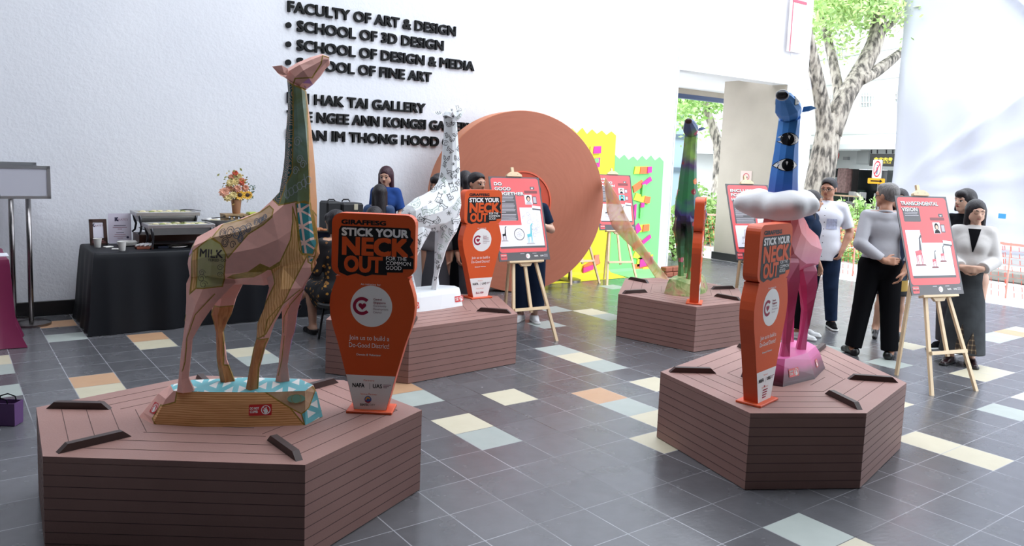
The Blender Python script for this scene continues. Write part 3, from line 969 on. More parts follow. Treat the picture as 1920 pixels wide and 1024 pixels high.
# ---- paints
def wood_mat():
    n = NT('painted_wood_grain', 0.5)
    x, y, z = n.xyz(n.tc.outputs['Object'])
    v = n.comb(n.math('MULTIPLY', x, 3.0), n.math('MULTIPLY', y, 3.0), n.math('MULTIPLY', z, 1.0))
    d = n.noise(v, 1.3, 3)
    wv = n.n('TexWave', wave_type='BANDS', bands_direction='X')
    n.put(wv.inputs['Vector'], v); wv.inputs['Scale'].default_value = 9; wv.inputs['Distortion'].default_value = 7; wv.inputs['Detail'].default_value = 3; wv.inputs['Detail Scale'].default_value = 1.0
    n.color(n.mix(d, n.ramp(wv.outputs['Fac'], [(0, 'C18A50'), (.45, 'D9A468'), (1, 'E6BA84')]), n.ramp(wv.outputs['Fac'], [(0, 'CB9458'), (1, 'E2B47C')])))
    return n.m
def wood_h_mat():
    n = NT('painted_oak_grain', 0.5)
    x, y, z = n.xyz(n.tc.outputs['Object'])
    v = n.comb(n.math('MULTIPLY', x, .7), n.math('MULTIPLY', y, .7), n.math('MULTIPLY', z, 5.0))
    wv = n.n('TexWave', wave_type='BANDS', bands_direction='Z')
    n.put(wv.inputs['Vector'], v); wv.inputs['Scale'].default_value = 6; wv.inputs['Distortion'].default_value = 5; wv.inputs['Detail'].default_value = 4
    n.color(n.ramp(n.math('MULTIPLY_ADD', wv.outputs['Fac'], .5, n.math('MULTIPLY', n.noise(v, 9, 5), .5)), [(0.15, 'B97A45'), (.5, 'DA9C64'), (.85, 'EAB983')]))
    return n.m
def leg_wood():
    n = NT('painted_leg_grain', 0.5)
    x, y, z = n.xyz(n.tc.outputs['Object'])
    v = n.comb(n.math('MULTIPLY', x, 9.0), n.math('MULTIPLY', y, 9.0), n.math('MULTIPLY', z, .9))
    n.color(n.ramp(n.noise(v, 7, 5, dist=.5), [(0.25, '9C562A'), (.5, 'C17D48'), (.8, 'D99A63')]))
    return n.m
def triangles_mat(name, ca, cb, cl, scale, lw, lmix=.0):
    """isosceles lattice of painted triangles with pale lines between them"""
    n = NT(name, 0.45)
    x, y, z = n.xyz(n.tc.outputs['Object'])
    up = n.math('ADD', z, n.math('MULTIPLY', y, .35))
    hit = None
    for i in range(3):
        a = R(8 + 60 * i)
        t = n.math('ADD', n.math('MULTIPLY', x, math.cos(a) * scale), n.math('MULTIPLY', up, math.sin(a) * scale))
        fr = n.math('FRACT', t)
        e = n.math('MINIMUM', fr, n.math('SUBTRACT', 1.0, fr))
        l = n.math('LESS_THAN', e, lw)
        hit = l if hit is None else n.math('MAXIMUM', hit, l)
    n.color(n.mix(hit, n.mix(n.noise(n.tc.outputs['Object'], 9, 2), lin(ca), lin(cb)), lin(cl)))
    return n.m
def aged_mat(name, stops, scale=7, dist=1.5):
    n = NT(name, 0.5)
    n.color(n.ramp(n.noise(n.tc.outputs['Object'], scale, 6, dist=dist), stops))
    return n.m
def floral_tile():
    n = NT('painted_dark_teal', 0.45)
    vo = n.n('TexVoronoi', feature='F1'); vo.inputs['Scale'].default_value = 22
    n.put(vo.inputs['Vector'], n.tc.outputs['Object'])
    s = n.math('SINE', n.math('MULTIPLY', vo.outputs['Distance'], 34.0))
    n.color(n.ramp(s, [(0, '14494B'), (.62, '1B5A58'), (.74, 'C59A86'), (1, 'B98E7A')], 'LINEAR'))
    return n.m
M_PINK = mat('painted_pink', 'EBB0A4', 0.45, noise=.05, nscale=30)
M_GOLD = mat('gold_line', 'A8883A', 0.4, 0.3, noise=.35, nscale=60)
M_WOODV, M_WOODH, M_WOODL = wood_mat(), wood_h_mat(), leg_wood()
M_TRI = triangles_mat('painted_teal_triangles', '2C7F86', '1F6B73', 'D9B2A6', 14.5, .075)
M_TRI2 = triangles_mat('painted_aqua_lattice', 'E8DCD6', 'DDE9E8', '63B4BE', 13, .17)
M_MILK = aged_mat('painted_milk_tin', [(.25, '857C52'), (.45, 'A9A56F'), (.6, 'B0A97A'), (.8, 'C2AC8A')], 6)
M_SCROLL = aged_mat('painted_scroll', [(.25, '9C7C5E'), (.5, 'BD9877'), (.7, 'C3A586'), (.85, 'A48E78')], 9)
M_NECK = aged_mat('painted_green_patina', [(.25, '5A5230'), (.42, '66734E'), (.58, '748B7C'), (.8, '8FA194')], 4)
M_DTEAL = floral_tile()
M_ORIDGE = mat('painted_orange_ridge', 'E0A06C', 0.45, noise=.12, nscale=14)
M_LILAC = mat('painted_lilac', 'A56FB0', 0.45)
M_INK = mat('ink_line', '3A3138', 0.6)
M_BINK = mat('blue_ink', '47566B', 0.6)
G1M = [M_PINK, M_GOLD, M_WOODV, M_WOODL, M_TRI, M_MILK, M_SCROLL, M_NECK, M_DTEAL, M_ORIDGE, M_LILAC, M_WOODH, M_TRI2]

def G(name_label, x, y, ang, group='giraffe sculptures on plinths'):
    t = thing('giraffe_sculpture', name_label, 'giraffe', (x, y, ZT), R(ang), group)
    LOCAL.add(t.name)
    return t

_gO = Vector((1.17, 3.74, ZT)); _ga = R(-25)
_gU = Vector((math.cos(_ga), math.sin(_ga), 0)); _gV = Vector((-math.sin(_ga), math.cos(_ga), 0))
def uz(x, y, v=-.06):
    p = on_plane(x, y, _gO + _gV * v, _gV) - _gO
    return (p.dot(_gU), p.z)
def z340(l, v=-.06): return [uz(340 + a / 5.689, 380 + b / 5.689, v) for a, b in l]
def z310(l, v=-.06): return [uz(310 + a / 5.12, 540 + b / 5.12, v) for a, b in l]
def z500(l, v=-.04): return [uz(500 + a / 3.3, 90 + b / 3.3, v) for a, b in l]
def z60(l, v=-.12): return [uz(60 + a / 2.595, 680 + b / 2.595, v) for a, b in l]

# ---- pink and wood-grain giraffe
g = G('tall pink faceted giraffe sculpture painted with wood grain, teal triangles and gold lines', 1.185, 3.772, -25)
bm = mould()
polys = [
    (z340([(315, 372), (430, 430), (490, 530), (480, 640), (462, 800), (440, 890), (165, 905), (180, 475)]), 5, -1, 1),
    (z340([(430, 238), (640, 190), (830, 110), (930, 40), (980, 75), (970, 150), (880, 230), (720, 330), (512, 575), (490, 530), (430, 430), (335, 365)]), 6, -1, 1),
    (z340([(112, 530), (180, 475), (165, 905), (98, 965), (112, 740)]), 2, -1, 1),
    (z340([(500, 800), (560, 765), (720, 735), (850, 645), (950, 690), (1052, 625), (1050, 655), (960, 705), (930, 700), (860, 745), (770, 792), (560, 812)]), 1, -1, 1),
    (z340([(1188, 50), (1232, 200), (1262, 500), (1295, 552), (1345, 562), (1180, 880), (1120, 1010), (985, 1250), (900, 1400), (800, 1460), (790, 1330), (870, 1130), (1000, 860), (965, 700), (1062, 620), (1170, 390), (1192, 200)]), 2, -1, .02),
    (z340([(1222, 12), (1310, -15), (1372, 10), (1400, 200), (1442, 450), (1400, 562), (1290, 540), (1258, 350)]), 4, -1, 1),
    (z340([(1345, 565), (1415, 590), (1385, 660), (1350, 640)]), 4, -1, 1),
    (z500([(160, 228), (236, 250), (247, 380), (262, 800), (266, 962), (180, 950), (76, 972), (110, 860), (158, 770), (163, 500)]), 7, -1, 1),
    (z500([(110, 190), (160, 228), (163, 500), (158, 770), (110, 860), (76, 972), (20, 930), (90, 700), (120, 420)]), 8, -1, 1),
    (z500([(236, 250), (262, 255), (290, 520), (330, 920), (300, 1200), (268, 980), (262, 800), (247, 380)]), 9, -1, 1),
    (z340([(1400, 100), (1470, 200), (1500, 560), (1480, 660), (1390, 790), (1385, 660), (1418, 590), (1445, 450)]), 9, -1, 1),
    (z340([(40, 585), (112, 450), (112, 535), (70, 585)]), 10, -1, 1),
    (z500([(175, 188), (280, 182), (335, 95), (345, 40), (400, 60), (385, 110), (305, 215), (240, 262), (160, 226)]), 0, -1, 1),
    (z310([(868, 490), (985, 490), (955, 545), (890, 780), (880, 1000), (740, 1000), (800, 800)]), 3, -1, -.012),
    (z310([(465, 178), (640, 180), (650, 215), (545, 430), (552, 750), (592, 762), (680, 960), (520, 960), (480, 700), (455, 350), (430, 262)], .06), 3, .012, 1),
]
paint(bm, polys, 1)
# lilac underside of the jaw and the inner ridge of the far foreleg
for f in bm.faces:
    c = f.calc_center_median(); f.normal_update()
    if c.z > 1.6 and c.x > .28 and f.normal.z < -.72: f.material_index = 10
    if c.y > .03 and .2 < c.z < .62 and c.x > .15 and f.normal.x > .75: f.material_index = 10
body = to_obj(bm, 'body', G1M, g)
bb = bmesh.new(); bb.from_mesh(body.data); bv = BVHTree.FromBMesh(bb); bb.free()
ink = MB()
p = z340([(205, 560)])[0]; q = z340([(460, 560)])[0]
surface_text(ink, bv, 'MILK', p[0], p[1] - .004, .036, q[0] - p[0], 0, .02, 0, -.02)
ink.build('painted_word', [M_INK], body); ink = MB()
p = z340([(300, 613)])[0]; q = z340([(495, 613)])[0]
surface_text(ink, bv, 'TERED CO', p[0], p[1], .012, q[0] - p[0], 0, .01)
ink.build('painted_word', [M_INK], body); ink = MB()
rs = random.Random(5)
def curl(cx, cz, r, turns=1.6, n=26, ax=1.0):
    return [(cx + ax * r * (1 - .75 * i / n) * math.cos(turns * 2 * PI * i / n), cz + r * (1 - .75 * i / n) * math.sin(turns * 2 * PI * i / n)) for i in range(n + 1)]
for (a, b, r) in ((600, 330, .03), (660, 300, .026), (720, 270, .024), (640, 380, .02), (520, 320, .03), (480, 420, .026), (560, 440, .02), (800, 210, .018), (850, 190, .016), (890, 160, .016), (440, 330, .022)):
    c0 = z340([(a, b)])[0]; strokes(ink, bv, curl(c0[0], c0[1], r, 1.3 + rs.random(), 22, .7), .0032, 1 if a > 560 else 0)
ink.build('painted_scrolls', [M_INK, M_BINK], body); ink = MB()
for (a, b, r) in ((225, 800, .02), (250, 860, .018), (430, 680, .016), (425, 760, .015), (230, 740, .016)):
    c0 = z340([(a, b)])[0]; strokes(ink, bv, curl(c0[0], c0[1], r, 1.5, 22), .002, 0)
ink.build('painted_curls', [M_INK], body); ink = MB()
for (a, b, r) in ((190, 580, .026), (205, 690, .022), (225, 720, .022), (180, 760, .022)):
    c0 = z500([(a, b)])[0]; strokes(ink, bv, curl(c0[0], c0[1], r, 1.6, 24, .7), .0035, 2)
p0 = z500([(128, 905)])[0]
for i in range(6):
    cx = p0[0] + .019 * i; cz = p0[1] + .014 * i
    strokes(ink, bv, [(cx + .012 * math.cos(t), cz + .018 * math.sin(t)) for t in [2 * PI * j / 14 + 1 for j in range(16)]], .0034, 2)
strokes(ink, bv, [(p0[0] - .008, p0[1] + .05), (p0[0], p0[1] - .025)], .004, 2)
ink.build('painted_script', [M_INK, M_BINK, mat('pale_script', '9AA0A6', .5)], body); ink = MB()
strokes(ink, bv, [(p0[0] + .075, p0[1] + .10), (p0[0] + .085, p0[1] + .03)], .0035, 2)
def fine(l, k=14): return [(a[0] + (b[0] - a[0]) * i / k, a[1] + (b[1] - a[1]) * i / k) for a, b in zip(l, l[1:]) for i in range(k)] + [l[-1]]
for l in ([(480, 50), (300, 240), (215, 470), (192, 700), (165, 800)], [(205, 250), (185, 340), (140, 640), (112, 880)], [(1290, 20), (1080, 190), (985, 290), (945, 470)], [(1310, 60), (1180, 200), (1120, 330), (1108, 500)], [(1120, 520), (1095, 760), (1060, 920)]):
    gl = MB(); strokes(gl, bv, fine(z310(l)), .0055, 0)
    if gl.v: gl.build('gold_line', M_GOLD, body)
ink.build('painted_script', [M_INK, M_BINK, mat('pale_script', '9AA0A6', .5)], body)
bm = mould_base()
paint(bm, [
    (z60([(690, 138), (1120, 148), (1255, 225), (1328, 306), (1328, 330), (590, 330), (560, 306), (600, 240), (680, 215)]), 11, -1, 1),
    (z60([(1120, 148), (1345, 138), (1372, 170), (1345, 230), (1310, 252), (1255, 225)]), 6, -1, 1),
    (z60([(1310, 252), (1345, 230), (1372, 170), (1440, 240), (1440, 300), (1328, 306)]), 12, -1, 1)], 1)
for f in bm.faces:
    f.normal_update()
    if f.normal.z > .8: f.material_index = 12
base = to_obj(bm, 'pedestal', G1M, g)
bb = bmesh.new(); bb.from_mesh(base.data); bvb = BVHTree.FromBMesh(bb); bb.free()
climb_sticker(base, on_base(bvb, (.105, -.1), .066, (0, -1, .25)), .105)
s2 = climb_sticker(base, on_base(bvb, (-.40, -.03), .062, (-.8, -.62, .3)), .058, False)
oval = MB(); fr = on_base(bvb, (.27, -.1), .11, (0, -1, .45))
oval.flat(disc2(0, 0, .042, 24, .02), .0004, 0, fr); ring2(oval, 0, 0, .021, .023, 0, 360, fr, 1, .0008)
oval.build('painted_oval', [mat('oval_green', '6F9682', .5), M_GOLD], base)

# ---- white giraffe covered with doodles
M_GWH = mat('painted_white', 'E4E7EA', 0.4)
M_DOOD = mat('doodle_ink', '24282B', 0.5)
M_DOOG = mat('doodle_green', '8FA596', 0.5)
g = G('white faceted giraffe sculpture covered in black cat doodles', 3.405, 5.81, 12)
bm = mould(); body = to_obj(bm, 'body', [M_GWH], g)
bb = bmesh.new(); bb.from_mesh(body.data); bv = BVHTree.FromBMesh(bb); bb.free(); bm.free()
dd = MB(); rs = random.Random(11)
def arc(cx, cz, rx, rz, a0, a1, n=18): return [(cx + rx * math.cos(R(a0 + (a1 - a0) * i / n)), cz + rz * math.sin(R(a0 + (a1 - a0) * i / n))) for i in range(n + 1)]
def doodle(cx, cz, s, kind, ang, mi):
    L = []
    if kind == 0:      # cat face
        L += [[(-1, .8), (-.9, -.4), (-.4, -.9), (.4, -.9), (.9, -.4), (1, .8), (.45, .35), (-.45, .35), (-1, .8)], arc(-.4, -.15, .16, .16, 0, 360), arc(.4, -.15, .16, .16, 0, 360), arc(0, -.45, .2, .15, 180, 360)]
    elif kind == 1:    # sitting cat
        L += [arc(0, .6, .5, .45, 0, 360), [(-.45, .8), (-.5, 1.3), (-.15, 1.0)], [(.15, 1.0), (.5, 1.3), (.45, .8)], [(-.4, .25), (-.6, -.9), (.6, -.9), (.4, .25)], arc(.8, -.5, .35, .5, -120, 120), [(-.2, -.9), (-.15, -.3)], [(.2, -.9), (.15, -.3)]]
    elif kind == 2:    # stretched cat
        L += [[(-1.2, 0), (-1, .5), (.8, .55), (1.2, .9), (1.3, .3), (1.0, -.1), (.9, -.8), (.6, -.8), (.6, -.1), (-.6, -.1), (-.7, -.8), (-1, -.8), (-1.2, 0)], arc(-1.3, .6, .25, .5, 90, 300)]
    elif kind == 3:    # curled loop
        L += [arc(0, 0, 1, .8, 20, 320), arc(.1, -.1, .5, .4, 0, 250)]
    else:              # flower spark
        for k in range(6): L.append([(0, 0), (.6 * math.cos(k * PI / 3), .6 * math.sin(k * PI / 3))])
    c, si = math.cos(ang), math.sin(ang)
    for l in L:
        fine = []
        for a, b in zip(l, l[1:]):
            k = max(1, int(math.hypot(b[0] - a[0], b[1] - a[1]) * s / .012))
            fine += [(a[0] + (b[0] - a[0]) * j / k, a[1] + (b[1] - a[1]) * j / k) for j in range(k)]
        fine.append(l[-1])
        strokes(dd, bv, [(cx + s * (x * c - y * si), cz + s * (x * si + y * c)) for x, y in fine], .0045, mi, caster=wcast)
WD = Vector((.68, .73, 0)).normalized(); WS = Vector((WD.y, -WD.x, 0))
def wcast(a, z):
    h = bv.ray_cast(Vector((0, 0, z)) + WS * a - WD * 2, WD)
    return (h[0], h[1]) if h[0] is not None else (None, None)
spots = []
for tries in range(2600):
    u, z = rs.uniform(-.36, .36), rs.uniform(.22, 1.75)
    q, nr = wcast(u, z)
    if q is None or nr.dot(-WD) < .35: continue
    s = rs.uniform(.026, .04) if z < 1.05 else rs.uniform(.018, .026)
    if z < .55: s = rs.uniform(.014, .026)
    if any(math.hypot(u - a, z - b) < (s + c) * 1.12 for a, b, c in spots): continue
    spots.append((u, z, s))
for u, z, s in spots:
    doodle(u, z, s, rs.choice((0, 0, 1, 1, 2, 2, 3, 4)), rs.uniform(-.8, .8), 0 if rs.random() < .82 else 1)
dd.build('doodles', [M_DOOD, M_DOOG], body)
bm = mould_base(); base = to_obj(bm, 'pedestal', [M_GWH], g)
bvb = BVHTree.FromBMesh(bm); bm.free()
climb_sticker(base, on_base(bvb, (.27, -.1), .05, (.25, -1, .3)), .105)
climb_sticker(base, on_base(bvb, (-.20, -.1), .05, (0, -1, .3)), .058, False)

# ---- blue to pink giraffe with a cloud collar
def sunset():
    n = NT('painted_sunset', 0.42)
    x, y, z = n.xyz(n.tc.outputs['Object'])
    f = n.math('DIVIDE', z, 1.8)
    n.color(n.ramp(f, [(0, 'D0608F'), (.16, 'D4568C'), (.30, 'C93F74'), (.36, 'CF5A84'), (.42, 'D77C96'), (.47, 'E08A92'), (.52, 'E56F70'), (.57, 'DB4E52'), (.63, 'C22D38'), (.66, '3355A8'), (.72, '3B78CC'), (.85, '448CDC'), (1, '549AE2')]))
    return n.m
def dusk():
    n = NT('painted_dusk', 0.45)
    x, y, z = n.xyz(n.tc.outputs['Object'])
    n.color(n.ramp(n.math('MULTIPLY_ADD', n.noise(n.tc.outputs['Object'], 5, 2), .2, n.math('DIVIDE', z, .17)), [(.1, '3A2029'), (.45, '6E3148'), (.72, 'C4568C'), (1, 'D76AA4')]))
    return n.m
g = G('giraffe sculpture with blue neck, white cloud collar and pink faceted body', 4.425, 2.90, 194)
M_SUN = sunset()
bm = mould(); body = to_obj(bm, 'body', [M_SUN], g)
bv = BVHTree.FromBMesh(bm); bm.free()
M_EYEW = mat('eye_white', 'F0EEEA', .4); M_EYEB = mat('eye_black', '15151A', .3); M_EYEI = mat('eye_brown', '54464C', .4)
def neck_eye(d, z, s, tilt=0.0, u0=.27, flip=1):
    """almond eye painted on the surface facing direction d at height z"""
    d = Vector(d).normalized(); side = Vector((0, 0, 1)).cross(d).normalized(); up = Vector((0, 0, 1))
    m = MB(); c = Vector((u0, 0, z))
    def put(pts, mi, off):
        out = []
        for a, b in pts:
            o = c + side * (a * math.cos(tilt) - b * math.sin(tilt)) + up * (a * math.sin(tilt) + b * math.cos(tilt)) + d * .5
            h = bv.ray_cast(o, -d)
            out.append(h[0] + d * off if h[0] is not None else None)
        ct = bv.ray_cast(c + d * .5, -d)[0]
        for r in range(len(out)):
            p, q = out[r], out[(r + 1) % len(out)]
            if p is None or q is None or ct is None: continue
            k = 5
            for j in range(k):
                t0, t1 = j / k, (j + 1) / k
                quad = []
                for base, t in ((p, t0), (p, t1), (q, t1), (q, t0)):
                    x = (ct - d * 0).lerp(base - d * off, t)
                    h = bv.ray_cast(x + d * .3, -d)
                    quad.append((h[0] if h[0] is not None else x) + d * off)
                if j == 0: m.add([quad[0], quad[1], quad[2]], [(0, 1, 2)], mi)
                else: m.add(quad, [(0, 1, 2, 3)], mi)
    al = [(s * 1.0, 0)] + [(s * (1 - 2 * i / 12), s * .62 * math.sin(PI * i / 12) ** .8) for i in range(1, 12)] + [(-s, 0)] + [(-s * (1 - 2 * i / 12), -s * .5 * math.sin(PI * i / 12) ** .8) for i in range(1, 12)]
    put([(a * 1.09, b * 1.12) for a, b in al], 1, .0016)
    put(al, 0, .0026)
    put([(flip * s * .12 + s * .56 * math.cos(2 * PI * i / 18), s * .05 + s * .60 * math.sin(2 * PI * i / 18)) for i in range(18)], 1, .0036)
    put([(flip * s * .02 + s * .12 * math.cos(2 * PI * i / 8), s * .32 + s * .10 * math.sin(2 * PI * i / 8)) for i in range(8)], 0, .0046)
    return m.build('painted_eye', [M_EYEW, M_EYEB], body)
neck_eye((.75, .62, 0), 1.50, .062, 0, .27, -1)
neck_eye((.80, .60, 0), 1.345, .062, .05, .28, 1)
neck_eye((.35, 1, .35), 1.715, .045, .9, .29, 1)
neck_eye((.35, -1, .35), 1.715, .045, -.9, .29, -1)
nz = MB()
nz.ball((.402, 0, 1.757), (.012, .036, .026), 14)
ring = [(.396, .039 * math.cos(2 * PI * i / 20), 1.757 + .030 * math.sin(2 * PI * i / 20)) for i in range(21)]
nz.tube(ring, .003, 6, 1)
nz.build('nose', [M_EYEB, M_EYEW], body, 40)
# cloud collar: lumps pressed together around the neck
CLOUD = [(.29, -.0, 1.115, .12), (.37, .16, 1.115, .135), (.39, -.13, 1.105, .13), (.30, -.25, 1.12, .105), (.18, -.22, 1.13, .11), (.17, .16, 1.13, .125), (.42, .02, 1.095, .12), (.26, .27, 1.12, .10), (.12, -.02, 1.14, .11), (.44, .22, 1.115, .08), (.42, -.24, 1.11, .085)]
CLOUD_OWNER = (g, [(.275 + (a - .28) * .74, b * (.78 if b < 0 else .52), 1.115 + (c - 1.115) * .8, r * .82) for a, b, c, r in CLOUD])
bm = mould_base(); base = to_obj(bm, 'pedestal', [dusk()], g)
bvb = BVHTree.FromBMesh(bm); bm.free()
climb_sticker(base, on_base(bvb, (.20, .10), .06, (.35, 1, .3)), .105)
climb_sticker(base, on_base(bvb, (-.12, .12), .06, (-.2, 1, .3)), .06, False)

# ---- green giraffe with flowers
def garden():
    n = NT('painted_garden', 0.4)
    v = n.tc.outputs['Object']
    x, y, z = n.xyz(v)
    under = n.ramp(n.math('MULTIPLY_ADD', n.noise(v, 6, 3), .25, n.math('DIVIDE', z, 1.9)), [(.15, '6F8F4E'), (.3, '3F7A48'), (.42, '27583A'), (.5, '262338'), (.57, '3B3470'), (.64, '2F7B4A'), (.75, '34704A'), (.83, '4A2E5C'), (.92, '7BA04A'), (1, '5A6B8E')])
    vo = n.n('TexVoronoi', feature='F1'); vo.inputs['Scale'].default_value = 9.5; n.put(vo.inputs['Vector'], v)
    pet = n.math('ADD', vo.outputs['Distance'], n.math('MULTIPLY', n.noise(v, 60, 2), .25))
    on = n.math('LESS_THAN', pet, .42)
    sep = n.xyz(vo.outputs['Color'])
    pick = n.math('GREATER_THAN', sep[0], .42)
    fc = n.ramp(sep[1], [(0, 'A53A46'), (.3, 'C26A7C'), (.55, '7B2C33'), (.75, 'C9733F'), (1, '8C4E86')], 'CONSTANT')
    core = n.math('LESS_THAN', pet, .2)
    n.color(n.mix(n.math('MULTIPLY', on, pick), under, n.mix(core, fc, lin('D7A7A0'))))
    return n.m
def moss():
    n = NT('painted_meadow', 0.5)
    n.color(n.ramp(n.noise(n.tc.outputs['Object'], 8, 4, dist=1), [(.2, '3F5A35'), (.4, '6E8A4A'), (.55, 'A9AE78'), (.68, 'B58A72'), (.8, '7FA05A')]))
    return n.m
g = G('dark green giraffe sculpture painted with red and pink flowers', 6.36, 5.40, 208)
bm = mould(); body = to_obj(bm, 'body', [garden()], g); bm.free()
nz = MB(); nz.ball((.402, 0, 1.757), (.014, .036, .028), 12); nz.build('nose', mat('dark_brown_nose', '3A1F1A', .4), body, 40)
bm = mould_base(); base = to_obj(bm, 'pedestal', [moss()], g)
bvb = BVHTree.FromBMesh(bm); bm.free()
climb_sticker(base, on_base(bvb, (-.05, .10), .05, (.0, 1, .3)), .06, False)
# ================================================================== smooth bodies
def surface_nets(D, lo, h):
    """quads of the zero level of the grid D"""
    ins = D < 0
    c = np.zeros(tuple(s - 1 for s in D.shape), np.int8)
    for dx in (0, 1):
        for dy in (0, 1):
            for dz in (0, 1):
                c += ins[dx:dx + c.shape[0], dy:dy + c.shape[1], dz:dz + c.shape[2]]
    act = (c > 0) & (c < 8)
    idx = -np.ones(c.shape, np.int64)
    I = np.argwhere(act)
    idx[act] = np.arange(len(I))
    acc = np.zeros((len(I), 3)); cnt = np.zeros(len(I))
    corners = [(a, b, d) for a in (0, 1) for b in (0, 1) for d in (0, 1)]
    for i, a in enumerate(corners):
        for b in corners[i + 1:]:
            if sum(abs(x - y) for x, y in zip(a, b)) != 1: continue
            da = D[I[:, 0] + a[0], I[:, 1] + a[1], I[:, 2] + a[2]]; db = D[I[:, 0] + b[0], I[:, 1] + b[1], I[:, 2] + b[2]]
            m = (da < 0) != (db < 0)
            t = np.where(m, da / np.where(m, da - db, 1), 0)
            p = np.array(a) + t[:, None] * (np.array(b) - np.array(a))
            acc[m] += p[m]; cnt[m] += 1
    V = lo + h * (I + acc / cnt[:, None])
    F = []
    for ax in range(3):
        sl = [slice(1, s - 1) for s in D.shape]
        a = D.shape
        e0 = ins; sh = [slice(None)] * 3; sh2 = [slice(None)] * 3
        sh[ax] = slice(0, a[ax] - 1); sh2[ax] = slice(1, a[ax])
        A = e0[tuple(sh)]; B = e0[tuple(sh2)]
        J = np.argwhere(A != B)
        u, v = (ax + 1) % 3, (ax + 2) % 3
        ok = (J[:, u] > 0) & (J[:, v] > 0) & (J[:, u] < a[u] - 1) & (J[:, v] < a[v] - 1)
        J = J[ok]
        if not len(J): continue
        fl = A[J[:, 0], J[:, 1], J[:, 2]]
        def at(du, dv):
            K = J.copy(); K[:, u] -= du; K[:, v] -= dv
            return idx[K[:, 0], K[:, 1], K[:, 2]]
        q = np.stack([at(1, 1), at(0, 1), at(0, 0), at(1, 0)], 1)
        q[~fl] = q[~fl][:, ::-1]
        F.append(q)
    return V, np.concatenate(F) if F else np.zeros((0, 4), int)

def C(a, b, ra, rb=None, k=.02, cap=0, sy=1.0):
    """tapered limb from a to b; cap cuts it flat at the end b (1) or at both ends (2)"""
    return ('c', np.array(a, float), np.array(b, float), ra, ra if rb is None else rb, k, cap, sy)
def E(c, r, rot=None, k=.02):
    return ('e', np.array(c, float), np.array(r, float), np.eye(3) if rot is None else np.array(rot), k)

def field(prims, h, cuts=(), minus=(), pad=.03):
    lo = np.full(3, 1e9); hi = -lo
    for p in prims:
        if p[0] == 'c':
            r = max(p[3], p[4]) * max(1, 1 / p[7] if p[7] < 1 else p[7])
            for q in (p[1], p[2]): lo = np.minimum(lo, q - r); hi = np.maximum(hi, q + r)
        else:
            r = max(p[2]); lo = np.minimum(lo, p[1] - r); hi = np.maximum(hi, p[1] + r)
    lo -= pad; hi += pad
    n = np.ceil((hi - lo) / h).astype(int) + 1
    D = np.full(n, 1.0)
    ax = [lo[i] + h * np.arange(n[i]) for i in range(3)]
    for p in prims:
        k = p[5] if p[0] == 'c' else p[4]
        if p[0] == 'c':
            r = max(p[3], p[4]) * max(1, p[7]); bl = np.minimum(p[1], p[2]) - r; bh = np.maximum(p[1], p[2]) + r
        else:
            r = max(p[2]); bl = p[1] - r; bh = p[1] + r
        m = 2 * k + 3 * h
        s = [slice(max(0, int((bl[i] - m - lo[i]) / h)), min(n[i], int((bh[i] + m - lo[i]) / h) + 2)) for i in range(3)]
        X, Y, Z = np.meshgrid(ax[0][s[0]], ax[1][s[1]], ax[2][s[2]], indexing='ij')
        if p[0] == 'c':
            a, b, ra, rb, _, cap, sy = p[1:]
            ab = b - a; L2 = max(ab @ ab, 1e-12)
            px, py, pz = X - a[0], Y - a[1], Z - a[2]
            t = (px * ab[0] + py * ab[1] + pz * ab[2]) / L2
            tc = np.clip(t, 0, 1)
            d = np.sqrt((px - tc * ab[0]) ** 2 + ((py - tc * ab[1]) / sy) ** 2 + (pz - tc * ab[2]) ** 2) - (ra + (rb - ra) * tc)
            if sy != 1.0: d = d * min(sy, 1.0)
            if cap:
                L = math.sqrt(L2)
                d = np.maximum(d, (t - 1) * L)
                if cap == 2: d = np.maximum(d, -t * L)
        else:
            c, r_, Q = p[1:4]
            q = np.stack([X - c[0], Y - c[1], Z - c[2]], -1) @ Q
            k0 = np.sqrt(((q / r_) ** 2).sum(-1)); k1 = np.sqrt(((q / r_ ** 2) ** 2).sum(-1))
            d = k0 * (k0 - 1) / np.maximum(k1, 1e-9)
        old = D[s[0], s[1], s[2]]
        if k > 0:
            hh = np.maximum(k - np.abs(old - d), 0) / k
            D[s[0], s[1], s[2]] = np.minimum(old, d) - hh * hh * k * .25
        else:
            D[s[0], s[1], s[2]] = np.minimum(old, d)
    if len(cuts) or len(minus):
        X, Y, Z = np.meshgrid(*ax, indexing='ij')
        for o, nn in cuts:      # keeps the side the normal points away from
            D = np.maximum(D, (X - o[0]) * nn[0] + (Y - o[1]) * nn[1] + (Z - o[2]) * nn[2])
        for p in minus:
            c, r_, Q = p[1:4]
            q = np.stack([X - c[0], Y - c[1], Z - c[2]], -1) @ Q
            k0 = np.sqrt(((q / r_) ** 2).sum(-1)); k1 = np.sqrt(((q / r_ ** 2) ** 2).sum(-1))
            D = np.maximum(D, -(k0 * (k0 - 1) / np.maximum(k1, 1e-9)))
    return D, lo

def blob(name, prims, h, m, parent, cuts=(), minus=(), smooth=True):
    D, lo = field(prims, h, cuts, minus)
    V, F = surface_nets(D, lo, h)
    me = bpy.data.meshes.new(name)
    me.from_pydata(V.tolist(), [], F.tolist())
    for x in (m if isinstance(m, list) else [m]): me.materials.append(x)
    if smooth: me.polygons.foreach_set('use_smooth', [True] * len(me.polygons))
    o = bpy.data.objects.new(name, me); COL.objects.link(o)
    attach(o, parent)
    return o

# cloud collar of the blue and pink giraffe
_g, _cl = CLOUD_OWNER
blob('cloud_collar', [E((a, b, c - .005), (r, r, r * .82), k=.03) for a, b, c, r in _cl], .012, mat('cloud_white', 'E6E4E6', .6, bump=.05, bscale=40), _g)

